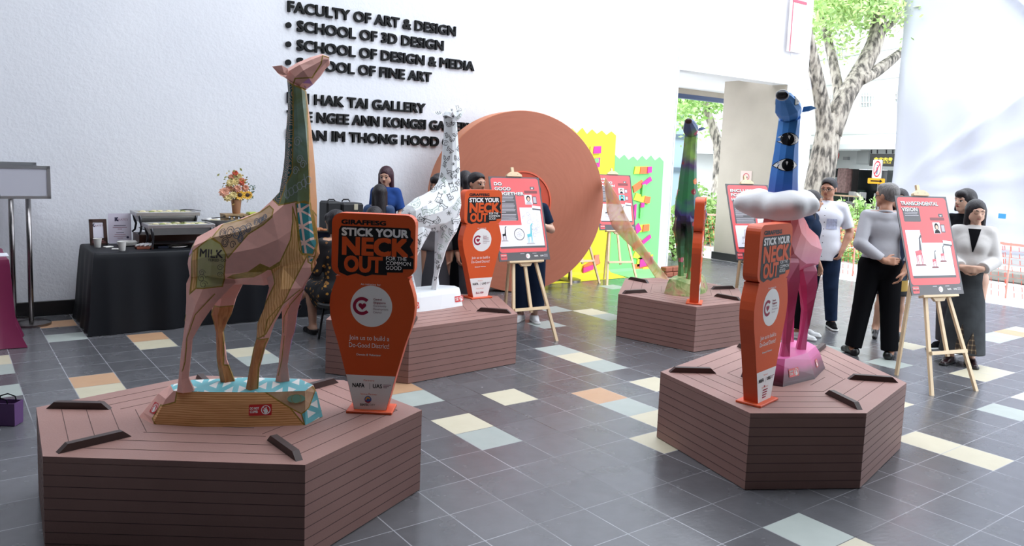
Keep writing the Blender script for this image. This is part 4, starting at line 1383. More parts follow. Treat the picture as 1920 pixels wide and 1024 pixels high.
# ================================================================== people
SKIN = {}
def skin(c):
    if c not in SKIN:
        m = mat('skin_' + c, c, .5, noise=.05, nscale=20)
        m.node_tree.nodes['Principled BSDF'].inputs['Subsurface Weight'].default_value = .08
        m.node_tree.nodes['Principled BSDF'].inputs['Subsurface Radius'].default_value = (.01, .004, .002)
        SKIN[c] = m
    return SKIN[c]
def hair_mat(name, a, b):
    n = NT(name, .45, spec=.35); x, y, z = n.xyz(n.tc.outputs['Object'])
    v = n.comb(n.math('MULTIPLY', x, 60.0), n.math('MULTIPLY', y, 60.0), n.math('MULTIPLY', z, 4.0)); f = n.noise(v, 2.2, 3)
    n.color(n.mix(f, lin(a), lin(b))); n.bump(f, .8, .006)
    return n.m
M_HAIR = hair_mat('black_hair', '0E0C10', '2A2429')
M_HGREY = hair_mat('grey_hair', '2E2B2C', '8E8A88')
M_LIP = mat('lips', 'A85F58', .4); M_LIPR = mat('red_lips', 'A5323A', .4)
M_SCL = mat('eye_sclera', 'E3DED9', .3); M_IRIS = mat('eye_iris', '1E1512', .2)
M_LENS = mat('spectacle_frame', '1A1A1C', .3)

BASE = dict(hipL=(-.05, 0, .505), kneeL=(-.054, .012, .28), ankL=(-.058, -.008, .045), toeL=(-.070, .085, .012),
            hipR=(.05, 0, .505), kneeR=(.054, .012, .28), ankR=(.058, -.008, .045), toeR=(.070, .085, .012),
            shL=(-.092, -.004, .808), elL=(-.116, -.022, .635), wrL=(-.120, .012, .485), shR=(.092, -.004, .808), elR=(.116, -.022, .635), wrR=(.120, .012, .485),
            pelvis=(0, 0, .53), waist=(0, .004, .615), chest=(0, .006, .735), neck=(0, -.006, .84), head=(0, .008, .925),
            fdL=(.05, .25, -1), fdR=(-.05, .25, -1), pnL=(1, .1, .05), pnR=(-1, .1, .05))

class Person:
    def __init__(s, label, x, y, head_ang, H, pose=None, sk='B98C74', face=0.0, nod=0.0, h=.008, wide=1.0, z=0.0, hands=True, fem=False, cat='person', feet=True):
        s.H = H
        s.t = thing('person', label, cat, (x, y, z), R(head_ang - 90), None)
        LOCAL.add(s.t.name)
        J = dict(BASE); J.update(pose or {})
        s.J = {k: np.array(v, float) * (H if k[:2] not in ('fd', 'pn') else 1) for k, v in J.items()}
        s.h = h; s.fem = fem; s.w = wide
        if fem:
            for S in 'LR':
                for k_ in ('sh', 'el', 'wr'):
                    if pose is None or k_ + S not in pose or k_ == 'sh': s.J[k_ + S] = s.J[k_ + S] * [.86, 1, 1]
                    else: s.J[k_ + S] = s.J[k_ + S] * [.92, 1, 1]
        j = s.J; q = H
        tor = [C(j['pelvis'] + [-.04 * q, 0, 0], j['pelvis'] + [.04 * q, 0, 0], .062 * q * wide, sy=.9),
               C(j['pelvis'], j['waist'], .074 * q * wide, .064 * q * wide, sy=.8), C(j['waist'], j['chest'], .066 * q * wide, .078 * q * wide, sy=.78),
               C(j['chest'] + [-.03 * q, 0, .01 * q], j['chest'] + [.03 * q, 0, .01 * q], .064 * q * wide, sy=.85),
               C(j['shL'] + [.02 * q, 0, 0], j['shR'] + [-.02 * q, 0, 0], .036 * q), C((j['shL'] + j['shR']) / 2, j['neck'] + [0, 0, .01 * q], .05 * q, .034 * q)]
        if fem: tor += [E(j['chest'] + [sx * .034 * q, .040 * q, -.012 * q], (.026 * q,) * 3, k=.03) for sx in (-1, 1)]
        s.torso = tor
        # head
        yaw = R(face); nod_ = R(nod)
        Rz = np.array([[math.cos(yaw), -math.sin(yaw), 0], [math.sin(yaw), math.cos(yaw), 0], [0, 0, 1]])
        Rx = np.array([[1, 0, 0], [0, math.cos(nod_), -math.sin(nod_)], [0, math.sin(nod_), math.cos(nod_)]])
        s.Q = Rz @ Rx; s.hc = j['head']
        f = lambda a, b, c: s.hc + s.Q @ np.array([a * q, b * q, c * q])
        s.f = f
        hd = [E(f(0, -.010, .018), (.046 * q, .056 * q, .056 * q), s.Q, .01), E(f(0, .010, -.005), (.041 * q, .045 * q, .056 * q), s.Q, .015), C(f(0, .024, -.030), f(0, .034, -.048), .026 * q, .017 * q, .015),
              C(f(-.026, .014, -.028), f(0, .030, -.046), .017 * q, .014 * q, .012), C(f(.026, .014, -.028), f(0, .030, -.046), .017 * q, .014 * q, .012),
              C(f(0, .050, .008), f(0, .0605, -.012), .0045 * q, .0075 * q, .008), C(f(-.006, .053, -.014), f(.006, .053, -.014), .006 * q, k=.006),
              C(f(-.024, .043, .017), f(.024, .043, .017), .008 * q, k=.012),
              C(f(-.010, .049, -.029), f(.010, .049, -.029), .0048 * q, k=.008),
              E(f(-.046, -.006, -.001), (.006 * q, .012 * q, .018 * q), s.Q, .004), E(f(.046, -.006, -.001), (.006 * q, .012 * q, .018 * q), s.Q, .004),
              C(j['neck'] - [0, 0, .03 * q], f(0, -.008, -.02), .031 * q, .029 * q, .015)]
        s.headp = hd
        limbs = []
        for S in 'LR':
            hip, kn, an, to = j['hip' + S], j['knee' + S], j['ank' + S], j['toe' + S]
            limbs += [C(hip, kn, .052 * q * (.5 + wide / 2), .033 * q), C(kn, kn + (an - kn) * .35, .031 * q, .033 * q), C(kn + (an - kn) * .3, an, .033 * q, .021 * q)]
            heel = an + (np.array([0, -.02 * q, -.012 * q]))
            limbs += [C(an, heel, .021 * q, .02 * q), C(an - [0, 0, .012 * q], to, .022 * q, .014 * q)]
            sh, el, wr = j['sh' + S], j['el' + S], j['wr' + S]
            limbs += [C(sh, el, .029 * q * (.5 + wide / 2), .023 * q), C(el, el + (wr - el) * .3, .024 * q, .024 * q), C(el + (wr - el) * .25, wr, .024 * q, .0155 * q)]
            if hands: limbs += s.hand(S)
        s.limbs = limbs
        s.body = blob('body', tor + hd + limbs, h, skin(sk), s.t)
    def hand(s, S):
        j = s.J; q = s.H
        d = j['fd' + S] / np.linalg.norm(j['fd' + S]); n = j['pn' + S] - d * (j['pn' + S] @ d); n /= np.linalg.norm(n)
        a = np.cross(d, n) * (1 if S == 'L' else -1)     # towards the thumb
        w = j['wr' + S]
        out = [C(w, w + d * .018 * q, .0155 * q, .015 * q, .01)]
        for i, (o, L) in enumerate(((.0165, .040), (.0055, .045), (-.0055, .042), (-.0155, .034))):
            r0 = w + d * .012 * q + a * o * .7 * q; k0 = w + d * .052 * q + a * o * q
            out.append(C(r0, k0, .0095 * q, .0082 * q, .008))
            m = k0 + (d * .92 + n * (.30 + .07 * i)) * L * .5 * q
            t = m + (d * .70 + n * (.72 + .07 * i)) * L * .5 * q
            out += [C(k0, m, .0055 * q, .0050 * q, .003), C(m, t, .0050 * q, .0042 * q, .003)]
        b = w + d * .014 * q + a * .012 * q; m = b + (d * .62 + a * .62 + n * .35) * .030 * q; t = m + (d * .88 + a * .22 + n * .40) * .026 * q
        out += [C(b, m, .0085 * q, .0068 * q, .006), C(m, t, .0064 * q, .005 * q, .003)]
        return out
    def face(s, lips=M_LIP, closed=False, glasses=False):
        """eyes, brows and mouth laid on the face"""
        me = s.body.data; bm = bmesh.new(); bm.from_mesh(me); bv = BVHTree.FromBMesh(bm); bm.free()
        q = s.H; fw = Vector(s.Q @ np.array([0, 1, 0]))
        def on(a, c, off):
            o = Vector(s.f(a, .2, c)); h = bv.ray_cast(o, -fw)
            return (h[0] if h[0] is not None else Vector(s.f(a, .05, c))) + fw * off
        def patch(name, pts, off, m):
            cx = sum(p[0] for p in pts) / len(pts); cy = sum(p[1] for p in pts) / len(pts)
            mb = MB(); c = on(cx, cy, off); pp = [on(a, b, off) for a, b in pts]
            mb.add([c] + pp, [(0, i + 1, (i + 1) % len(pp) + 1) for i in range(len(pp))])
            return mb.build(name, m, s.body)
        for sx in (-1, 1):
            cx = sx * .0185
            if closed:
                patch('eyelid_line', [(cx - .009, .0005), (cx, -.0025), (cx + .009, .0005), (cx + .009, .002), (cx, -.0008), (cx - .009, .002)], .0012 * q, M_IRIS)
            else:
                e = patch('eye', [(cx + .0095 * math.cos(t), .002 + .0042 * math.sin(t)) for t in np.linspace(0, 2 * PI, 14, endpoint=False)], .0008 * q, M_SCL)
                patch('iris', [(cx + .0045 * math.cos(t), .002 + .0043 * math.sin(t)) for t in np.linspace(0, 2 * PI, 12, endpoint=False)], .0016 * q, M_IRIS)
                patch('eyelid_line', [(cx - .010, .0025), (cx, .0062), (cx + .010, .003), (cx + .010, .005), (cx, .0085), (cx - .010, .0045)], .0018 * q, M_IRIS)
            patch('eyebrow', [(cx - .012, .015), (cx, .018), (cx + .012, .015), (cx + .012, .0185), (cx, .0222), (cx - .012, .0185)], .0012 * q, M_HAIR)
        patch('mouth', [(-.0125, -.029), (-.004, -.0258), (0, -.0268), (.004, -.0258), (.0125, -.029), (.005, -.0335), (-.005, -.0335)], .0012 * q, lips)
        if glasses:
            g = MB()
            for sx in (-1, 1):
                pts = [on(sx * .0195 + .0145 * math.cos(t), .0015 + .0105 * math.sin(t), .006 * q) for t in np.linspace(0, 2 * PI, 17)]
                g.tube(pts, .0013 * q, 6)
                g.tube([on(sx * .034, .003, .006 * q), Vector(s.f(sx * .048, .01, .006)), Vector(s.f(sx * .050, -.012, .004))], .0012 * q, 6)
            g.tube([on(-.005, .004, .006 * q), on(.005, .004, .006 * q)], .0012 * q, 6)
            g.build('spectacles', M_LENS, s.t, True)
    def wear(s, name, prims, m, cuts=(), minus=(), h=None):
        return blob(name, prims, h or s.h, m, s.t, cuts, minus)
    def inflate(s, prims, d, k=None):
        out = []
        for p in prims:
            if p[0] == 'c': out.append(('c', p[1], p[2], p[3] + d, p[4] + d, p[5] if k is None else k, p[6], p[7]))
            else: out.append(('e', p[1], p[2] + d, p[3], p[4]))
        return out
    def shirt(s, m, sleeve=1.0, hem=.50, d=.014, name='shirt', loose=.0, vneck=0.0, flare=.0):
        q = s.H; j = s.J
        pr = s.inflate(s.torso[:5], d) + s.inflate(s.torso[6:], d)
        pr.append(C((j['shL'] + j['shR']) / 2, j['neck'], .046 * q + d, .036 * q + d * .6, k=.02))
        b = j['pelvis'].copy(); b[2] = hem * q - .02
        pr.append(C(j['waist'], b, .07 * q * s.w + d + loose, .076 * q * s.w + d + loose + flare, k=.03, sy=.85))
        for S in 'LR':
            sh, el, wr = j['sh' + S], j['el' + S], j['wr' + S]
            if sleeve <= .5:
                e = sh + (el - sh) * (sleeve / .5)
                pr.append(C(sh, e, .030 * q + d, .028 * q + d * 1.1, k=.02, cap=1))
            else:
                e = el + (wr - el) * ((sleeve - .5) / .5) * .98
                pr += [C(sh, el, .030 * q + d, .026 * q + d, k=.02), C(el, e, .028 * q + d, .020 * q + d, k=.012, cap=1)]
        cuts = [((0, 0, hem * q), (0, 0, -1)), (tuple(j['neck'] + np.array([0, 0, .004 * q])), (0, -.25, 1))]
        return s.wear(name, pr, m, cuts)
    def trousers(s, m, top=.60, leg=1.0, d=.012, wide=0.0, name='trousers'):
        q = s.H; j = s.J
        pr = s.inflate(s.torso[:2], d)
        for S in 'LR':
            hip, kn, an = j['hip' + S], j['knee' + S], j['ank' + S]
            e = kn + (an - kn) * leg
            pr += [C(hip, kn, .054 * q * (.5 + s.w / 2) + d, .037 * q + d + wide * .5, k=.012), C(kn, e, .037 * q + d + wide * .5, .027 * q + d + wide, k=.008, cap=1)]
        return s.wear(name, pr, m, [((0, 0, top * q), (0, 0, 1))])
    def skirt(s, m, top=.62, hem=.25, r0=.075, r1=.11, d=.012, name='skirt', sy=.8):
        q = s.H; j = s.J
        a = np.array([j['pelvis'][0], j['pelvis'][1], top * q]); b = np.array([(j['kneeL'][0] + j['kneeR'][0]) / 2, (j['kneeL'][1] + j['kneeR'][1]) / 2, hem * q])
        pr = [C(a, j['pelvis'], r0 * q, r0 * q + .02, k=.02, sy=sy), C(j['pelvis'], b, r0 * q + .02, r1 * q, k=.03, cap=1, sy=sy)]
        return s.wear(name, pr, m, [((0, 0, top * q), (0, 0, 1))])
    def shoes(s, m, sole=None, d=.008, low=False, heel=False):
        q = s.H; j = s.J
        for S in 'LR':
            an, to = j['ank' + S], j['toe' + S]
            dr = to - an; dr[2] = 0; L = np.linalg.norm(dr)
            dr = dr / L if L > 1e-6 else np.array([0, 1, 0])
            hl = an - dr * .022 * q; hl[2] = an[2] - .022 * q
            tip = to + dr * .012 * q
            top = an.copy(); top[2] -= (.02 if low else .006) * q
            zf = min(an[2] - .045 * q, to[2] - .012 * q)
            pr = [C(hl, tip, .021 * q + d, .0155 * q + d * .6, k=.01), C(top - [0, 0, .01 * q], hl, .021 * q + d, .021 * q + d, k=.01), C(top, (top + tip) / 2, .02 * q + d, .018 * q + d, k=.012)]
            base = zf + .001
            cuts = [((0, 0, base), (0, 0, -1)), ((0, 0, top[2] + .008 * q), (0, 0, 1))]
            o = s.wear('shoe', pr, m, cuts, h=.006)
            if sole is not None:
                sp = [C(np.array([hl[0], hl[1], base + .012]), np.array([tip[0], tip[1], base + .012]), .024 * q + d, .020 * q + d * .6, k=.005)]
                so = blob('sole', sp, .006, sole, o, [((0, 0, base), (0, 0, -1)), ((0, 0, base + .022), (0, 0, 1))])
    def hair(s, m, style='short', length=.0, side=1):
        q = s.H; f = s.f
        if style == 'short':
            pr = [E(f(0, -.014, .022), (.050 * q, .060 * q, .058 * q), s.Q, .01), E(f(0, .012, .044), (.041 * q, .040 * q, .032 * q), s.Q, .01)]
            mn = [E(f(0, .060, -.010), (.046 * q, .052 * q, .060 * q), s.Q)]
            cu = [(f(0, -.04, -.028), s.Q @ np.array([0, .35, -.94])), (f(0, .022, -.012), s.Q @ np.array([0, .55, -.83]))]
            return s.wear('hair', pr, m, cu, mn, h=.005)
        pr = [E(f(0, -.013, .020), (.054 * q, .064 * q, .061 * q), s.Q, .01)]
        if style == 'bob':
            pr += [C(f(-.040, -.006, .01), f(-.044, .0, -.05), .021 * q, .018 * q, .015), C(f(.040, -.006, .01), f(.044, .0, -.05), .021 * q, .018 * q, .015), C(f(0, -.04, .01), f(0, -.045, -.055), .040 * q, .032 * q, .02), E(f(0, .030, .040), (.040 * q, .027 * q, .028 * q), s.Q, .01)]
            cuts = [(f(0, 0, -.062), s.Q @ np.array([0, 0, -1]))]; mn = [E(f(0, .064, -.030), (.034 * q, .044 * q, .050 * q), s.Q)]
        elif style == 'long':
            L = length
            pr += [C(f(-.040, -.006, .012), f(-.046, .004, -L), .020 * q, .017 * q, .015), C(f(.040, -.006, .012), f(.046, .004, -L), .020 * q, .017 * q, .015), C(f(0, -.034, .01), f(0, -.048, -L * 1.1), .046 * q, .040 * q, .02)]
            cuts = []; mn = [E(f(0, .064, -.014), (.0345 * q, .046 * q, .056 * q), s.Q)]
        elif style == 'bun':
            pr += [E(f(0, -.070, .01), (.03 * q, .032 * q, .04 * q), s.Q, .012), C(f(0, -.075, 0), f(0, -.085, -.075), .03 * q, .018 * q, .015)]
            cuts = [(f(0, -.03, -.03), s.Q @ np.array([0, .5, -.86]))]; mn = [E(f(0, .062, -.012), (.044 * q, .052 * q, .058 * q), s.Q)]
            cuts = []
            mn.append(E(f(0, .03, -.06), (.07 * q, .06 * q, .05 * q), s.Q))
        return s.wear('hair', pr, m, cuts, mn, h=.006)
def bearing(x, y, x2, y2): return math.degrees(math.atan2(y2 - y, x2 - x))

M_WSH = mat('white_shirt', 'E2E3EC', .8, spec=.2, bump=.25, bscale=14)
M_GSH = mat('grey_shirt', 'A7A6AC', .7, spec=.2, bump=.25, bscale=12)
M_NAVY = mat('navy_cloth', '17243A', .85, spec=.12, bump=.2, bscale=14)
M_JEAN = mat('dark_jeans', '1F2E48', .85, spec=.12, noise=.3, nscale=12, bump=.25, bscale=16)
M_BLKC = mat('black_cloth', '0C0C10', .85, spec=.1, bump=.25, bscale=12)
M_BLKS = mat('black_leather', '121214', .35)
M_WSOLE = mat('white_sole', 'D8D8D8', .6)
M_WSHOE = mat('white_sneaker', 'D6D6D8', .6, noise=.08)
M_CARD = mat('cream_cardigan', 'CFCBC9', .85, spec=.15, bump=.3, bscale=16)
M_CHAR = mat('washed_charcoal_denim', '44474A', .85, spec=.12, noise=.3, nscale=8, bump=.3, bscale=14)
M_BLUE = mat('blue_cotton', '24407A', .85, spec=.12, bump=.2, bscale=14)
M_GREYT = mat('grey_cloth', '4E4E54', .85, spec=.12, bump=.25, bscale=12)

# ---- man in the white shirt
p = Person('man in white short-sleeved shirt and dark jeans wearing glasses, hands at his pocket', 8.005, 4.868, 206, 1.68,
           dict(hipL=(-.05, 0, .505), kneeL=(-.065, .02, .28), ankL=(-.085, 0, .045), toeL=(-.115, .085, .012), kneeR=(.06, .01, .28), ankR=(.085, -.03, .045), toeR=(.10, .06, .012),
                elL=(-.150, -.035, .645), wrL=(-.120, .035, .535), fdL=(.3, .3, -1), pnL=(1, -.2, .1), elR=(.145, -.03, .64), wrR=(.13, .03, .52)), 'B48066', face=-12, nod=-4, wide=1.12)
p.face(glasses=True); p.hair(M_HAIR, 'short')
sh = p.shirt(M_WSH, .40, .455, .016, loose=.012)
_b = BVHTree.FromPolygons([v.co for v in sh.data.vertices], [list(f.vertices) for f in sh.data.polygons])
for i in range(8):
    z = (.80 - .045 * i) * 1.68; hit = _b.ray_cast(Vector((.004, .8, z)), Vector((0, -1, 0)))
    if hit[0] is not None:
        bt = MB(); bt.ball(hit[0], (.0055, .003, .0055), 8); bt.build('button', mat('dark_button', '3A3A40', .4), sh)
pk = MB(); g_ = []
for i in range(5):
    for k in range(5):
        x_, z_ = -.125 + .105 * i / 4, (.665 + .07 * k / 4) * 1.68
        hit = _b.ray_cast(Vector((x_, .8, z_)), Vector((0, -1, 0))); g_.append((hit[0] if hit[0] is not None else Vector((x_, .13, z_))) + Vector((0, .004, 0)))
pk.add(g_, [(i * 5 + k, i * 5 + k + 1, (i + 1) * 5 + k + 1, (i + 1) * 5 + k) for i in range(4) for k in range(4)])
pk.build('breast_pocket', mat('pocket_blue', 'BFC4DE', .8, noise=.25, nscale=50), sh)
p.trousers(M_JEAN, .58, .97, .014, .004); p.shoes(M_BLKC, M_WSOLE)

# ---- person in navy behind the pink giraffe
p = Person('person in navy t-shirt and black trousers with white sneakers, hidden behind the pink giraffe', 7.32, 4.63, 290, 1.55, dict(elR=(.13, -.02, .63), wrR=(.125, .02, .49), elL=(-.14, -.01, .64), wrL=(-.13, .05, .50)), 'B98A70', face=20, h=.009)
p.hair(M_HAIR, 'long', .12); p.shirt(M_NAVY, .36, .49, .014); p.trousers(M_BLKC, .58, .9, .016, .012); p.shoes(M_WSHOE, M_WSOLE); p.face()

# ---- older man seen from behind
p = Person('grey-haired man in pale grey shirt and black trousers, hands behind his back', 7.20, 3.78, 38, 1.665,
           dict(kneeL=(-.075, .01, .28), ankL=(-.105, 0, .045), toeL=(-.135, .08, .012), kneeR=(.07, .0, .28), ankR=(.085, -.02, .045), toeR=(.12, .06, .012),
                elL=(-.128, -.075, .655), wrL=(-.005, -.115, .570), fdL=(1, .05, .02), pnL=(.1, 1, -.1), elR=(.160, -.06, .635), wrR=(.105, -.105, .520), fdR=(-.35, -.15, -1), pnR=(-.8, .2, .2)), 'AF7F66', face=48, nod=0, wide=1.1)
p.face(glasses=True); p.hair(M_HGREY, 'short'); p.shirt(M_GSH, .96, .575, .015, loose=.012); p.trousers(M_BLKC, .60, .99, .018, .014); p.shoes(M_BLKS, None)
cl = MB(); q = p.J['neck']
cl.tube([(.058 * math.cos(t), q[1] + .052 * math.sin(t) - .004, q[2] - .006 + .012 * math.sin(-t)) for t in np.linspace(0, 2 * PI, 24)], .013, 8)
cl.build('collar', M_GSH, p.t, True)

# ---- woman with heels beyond him
p = Person('woman in dark and mustard skirt with black heels, standing beyond the grey-haired man', 8.12, 4.12, 215, 1.60, dict(kneeL=(-.05, .012, .285), kneeR=(.052, .012, .285), ankL=(-.06, -.02, .075), toeL=(-.07, .05, .012), ankR=(.07, -.03, .075), toeR=(.08, .045, .012)), 'C69A82', face=0, h=.009, fem=True)
p.hair(M_HAIR, 'long', .09); p.shirt(mat('navy_top', '1A2742', .8), .36, .50, .012)
def banded():
    n = NT('banded_skirt', .8)
    x, y, z = n.xyz(n.tc.outputs['Object'])
    n.color(n.ramp(n.math('DIVIDE', z, 1.6), [(0, '14161C'), (.335, 'B99746'), (.405, '1D3A4E'), (.47, '16202C')], 'CONSTANT'))
    return n.m
p.skirt(banded(), .60, .30, .072, .10); p.shoes(M_BLKS, None, .003, low=True); p.face()

# ---- woman in the cream cardigan
def denim_skirt():
    return M_CHAR
p = Person('long-haired woman in cream cardigan and long charcoal skirt beside the TRANSCENDENTAL VISION easel', 7.72, 3.20, 205, 1.545,
           dict(elL=(-.128, .0, .645), wrL=(-.060, .105, .600), fdL=(1, .4, -.1), pnL=(.2, -1, 0), elR=(.128, .01, .65), wrR=(.06, .11, .60), fdR=(-1, .3, -.1), pnR=(-.2, -1, 0), ankL=(-.05, .0, .045), toeL=(-.07, .09, .012), ankR=(.06, .02, .045), toeR=(.09, .105, .012)), 'D0A58F', face=18, nod=-6, fem=True)
p.face(closed=True); p.hair(M_HAIR, 'long', .15)
p.shirt(M_BLKC, .3, .60, .010, name='top')
c_ = p.shirt(M_CARD, .97, .575, .026, name='cardigan', loose=.012)
vb = BVHTree.FromPolygons([v.co for v in c_.data.vertices], [list(f.vertices) for f in c_.data.polygons])
vp_ = MB(); rows = []
for k in range(9):
    z_ = (.83 - .017 * k) * 1.545; hw = .052 * (1 - k / 8.6); row = []
    for i in range(5):
        hit = vb.ray_cast(Vector((-hw + hw * i / 2, .8, z_)), Vector((0, -1, 0))); row.append((hit[0] if hit[0] is not None else Vector((-hw + hw * i / 2, .06, z_))) + Vector((0, .004, 0)))
    rows.append(row)
vp_.loft(rows, False, close=False); vp_.build('dark_neck_panel', M_BLKC, c_, True)
sk = p.skirt(M_CHAR, .60, .075, .070, .125, sy=.9)
pl = MB()
_b = BVHTree.FromPolygons([v.co for v in sk.data.vertices], [list(f.vertices) for f in sk.data.polygons])
for sx, ht in ((.02, .27), (-.07, .2)):
    pts = []
    for (a, z_) in ((sx - .045, .14), (sx + .045, .14), (sx + .035, .14 + ht * .5), (sx, .14 + ht)):
        hit = _b.ray_cast(Vector((a, 1, z_)), Vector((0, -1, 0))); pts.append((hit[0] if hit[0] is not None else Vector((a, .13, z_))) + Vector((0, .006, 0)))
    pl.add(pts, [(0, 1, 2, 3)])
def plaid():
    n = NT('brown_plaid', .85); x, y, z = n.xyz(n.tc.outputs['Object'])
    a = n.math('GREATER_THAN', n.math('FRACT', n.math('MULTIPLY', x, 30.0)), .7); b = n.math('GREATER_THAN', n.math('FRACT', n.math('MULTIPLY', z, 22.0)), .7)
    n.color(n.ramp(n.math('MULTIPLY_ADD', a, .4, n.math('MULTIPLY', b, .4)), [(0, '2C241F'), (.4, '5B4A38'), (.8, '8C7A62')]))
    return n.m
pl.build('plaid_inset', plaid(), sk)
p.shoes(mat('dark_oxblood', '2A1518', .35), mat('black_sole', '151517', .5))

# ---- dark-haired person behind her
p = Person('person with straight black hair and red lips standing behind the cream cardigan woman', 8.18, 3.50, 170, 1.635, dict(), 'CBA18B', face=-8, h=.009, fem=True)
p.face(M_LIPR); p.hair(M_HAIR, 'bob'); p.shirt(M_BLKC, .9, .5, .014); p.trousers(M_GREYT, .58, .95, .014, .01); p.shoes(M_BLKC, M_WSOLE)

# ---- woman in blue by the wall
p = Person('standing woman in blue top with long wine-tinted hair by the white wall', 4.36, 8.42, 232, 1.60, dict(elL=(-.14, .02, .65), wrL=(-.10, .12, .60), fdL=(.4, 1, 0), pnL=(1, 0, 0)), 'C2947E', face=-6, nod=-10, h=.009, fem=True)
p.face(M_LIPR); p.hair(hair_mat('wine_tinted_hair', '160E12', '4A2232'), 'long', .11); p.shirt(M_BLUE, .4, .50, .013); p.trousers(M_BLKC, .58, .95, .014, .008); p.shoes(M_BLKS, None)

# ---- woman with long straight hair in front of her, seen from behind
p = Person('woman with long straight black hair seen from behind, in front of the woman in blue', 3.85, 7.58, 62, 1.42, dict(), 'C2947E', face=12, nod=-8, h=.009, fem=True)
p.hair(M_HAIR, 'long', .16); p.shirt(mat('denim_blue', '2E4468', .85, bump=.2), .9, .5, .014); p.trousers(M_BLKC, .58, .95, .014, .008); p.shoes(M_BLKS, None); p.face()

# ---- seated people at the buffet
SIT = dict(hipL=(-.055, 0, .275), hipR=(.055, 0, .275), pelvis=(0, -.01, .30), waist=(0, -.005, .385), chest=(0, .005, .505), neck=(0, .01, .612), head=(0, .03, .695), shL=(-.10, .0, .578), shR=(.10, .0, .578),
           elL=(-.125, .03, .42), elR=(.125, .03, .42), wrL=(-.07, .16, .40), wrR=(.07, .16, .40), fdL=(.3, 1, 0), fdR=(-.3, 1, 0), pnL=(0, 0, 1), pnR=(0, 0, 1),
           kneeL=(-.06, .24, .29), ankL=(-.06, .22, .045), toeL=(-.065, .31, .012), kneeR=(.06, .24, .285), ankR=(.06, .20, .045), toeR=(.065, .29, .012))
def stool(x, y, z, label, r=.17):
    t = thing('stool', label, 'stool', (x, y, 0), 0, 'black stools')
    m = MB(); m.lathe([(r, 0), (r + .008, .01), (r + .008, .03), (r - .01, .045)], 24, M=Matrix.Translation((x, y, z - .045))); m.build('seat', M_BLKS, t, 40)
    for k in range(4):
        a = R(45 + 90 * k); l = MB(); l.tube([(x + .12 * math.cos(a), y + .12 * math.sin(a), z - .04), (x + .17 * math.cos(a), y + .17 * math.sin(a), 0)], .011, 8); l.build('leg', M_BLKS, t, True)
s_ = dict(SIT)
# one leg laid over the other, the foot pointing out to her side
s_.update(kneeL=(-.05, .235, .285), ankL=(-.045, .22, .045), toeL=(-.05, .30, .012), kneeR=(.0, .25, .335), ankR=(-.14, .29, .19), toeR=(-.20, .33, .135))
p = Person('seated woman in black dress with gold flowers, legs crossed, holding a white plate', 2.97, 6.68, 92, 1.58, s_, 'B88E78', face=25, nod=-12, h=.009, fem=True)
def gold_flowers():
    n = NT('black_gold_floral', .8)
    vo = n.n('TexVoronoi', feature='F1'); vo.inputs['Scale'].default_value = 22; n.put(vo.inputs['Vector'], n.tc.outputs['Object'])
    pet = n.math('ADD', vo.outputs['Distance'], n.math('MULTIPLY', n.noise(n.tc.outputs['Object'], 90, 2), .3))
    big = n.math('GREATER_THAN', n.noise(n.tc.outputs['Object'], 5, 2), .47)
    n.color(n.mix(n.math('MULTIPLY', n.math('LESS_THAN', pet, .46), big), lin('121116'), n.mix(n.xyz(vo.outputs['Color'])[0], lin('6B451F'), lin('C08A3A'))))
    return n.m
FL = gold_flowers()
p.hair(M_HAIR, 'bob')
q = p.H; j = p.J
pr = p.inflate(p.torso, .012) + [C(j['hip' + S], j['knee' + S], .058 * q, .045 * q, k=.03) for S in 'LR']
for S in 'LR': pr += [C(j['sh' + S], j['el' + S], .04 * q, .034 * q, k=.02), C(j['el' + S], j['el' + S] + (j['wr' + S] - j['el' + S]) * .5, .033 * q, .03 * q, k=.012, cap=1)]
pr += [C(j['pelvis'] + [0, .02, 0], j['pelvis'] + [0, .26, -.10], .085 * q, .085 * q, k=.04)]
p.wear('dress', pr, FL, [(tuple(j['neck'] + np.array([0, 0, 0])), (0, -.3, 1))])
p.shoes(M_BLKS, None, .004, low=True); p.face()
stool(2.97, 6.67, .375, 'low black stool under the seated woman in the flowered dress')
hold = p.t.matrix_basis @ Vector(j['wrL'] + np.array([.05, .08, .03]))
t = MB(); t.lathe([(0.0, .0), (.05, .0), (.09, .014), (.088, .017), (.05, .004), (0, .004)], 24, M=Matrix.Translation(hold + Vector((0, 0, .005)))); o = t.build('plate', mat('white_china', 'DDDBD6', .3), None, 40)
tag(o, 'white plate held by the seated woman in the flowered dress', 'plate')

p = Person('seated person with short dark hair behind the wood-grain giraffe\'s orange sign', 3.44, 6.88, 60, 1.60, SIT, 'B58A72', face=10, nod=-6, h=.010)
p.hair(M_HAIR, 'bob'); p.shirt(M_BLKC, .9, .30, .014); p.trousers(M_BLKC, .36, .95, .014); p.shoes(M_BLKS, None); p.face()
stool(3.44, 6.87, .38, 'black stool hidden behind the front orange sign')

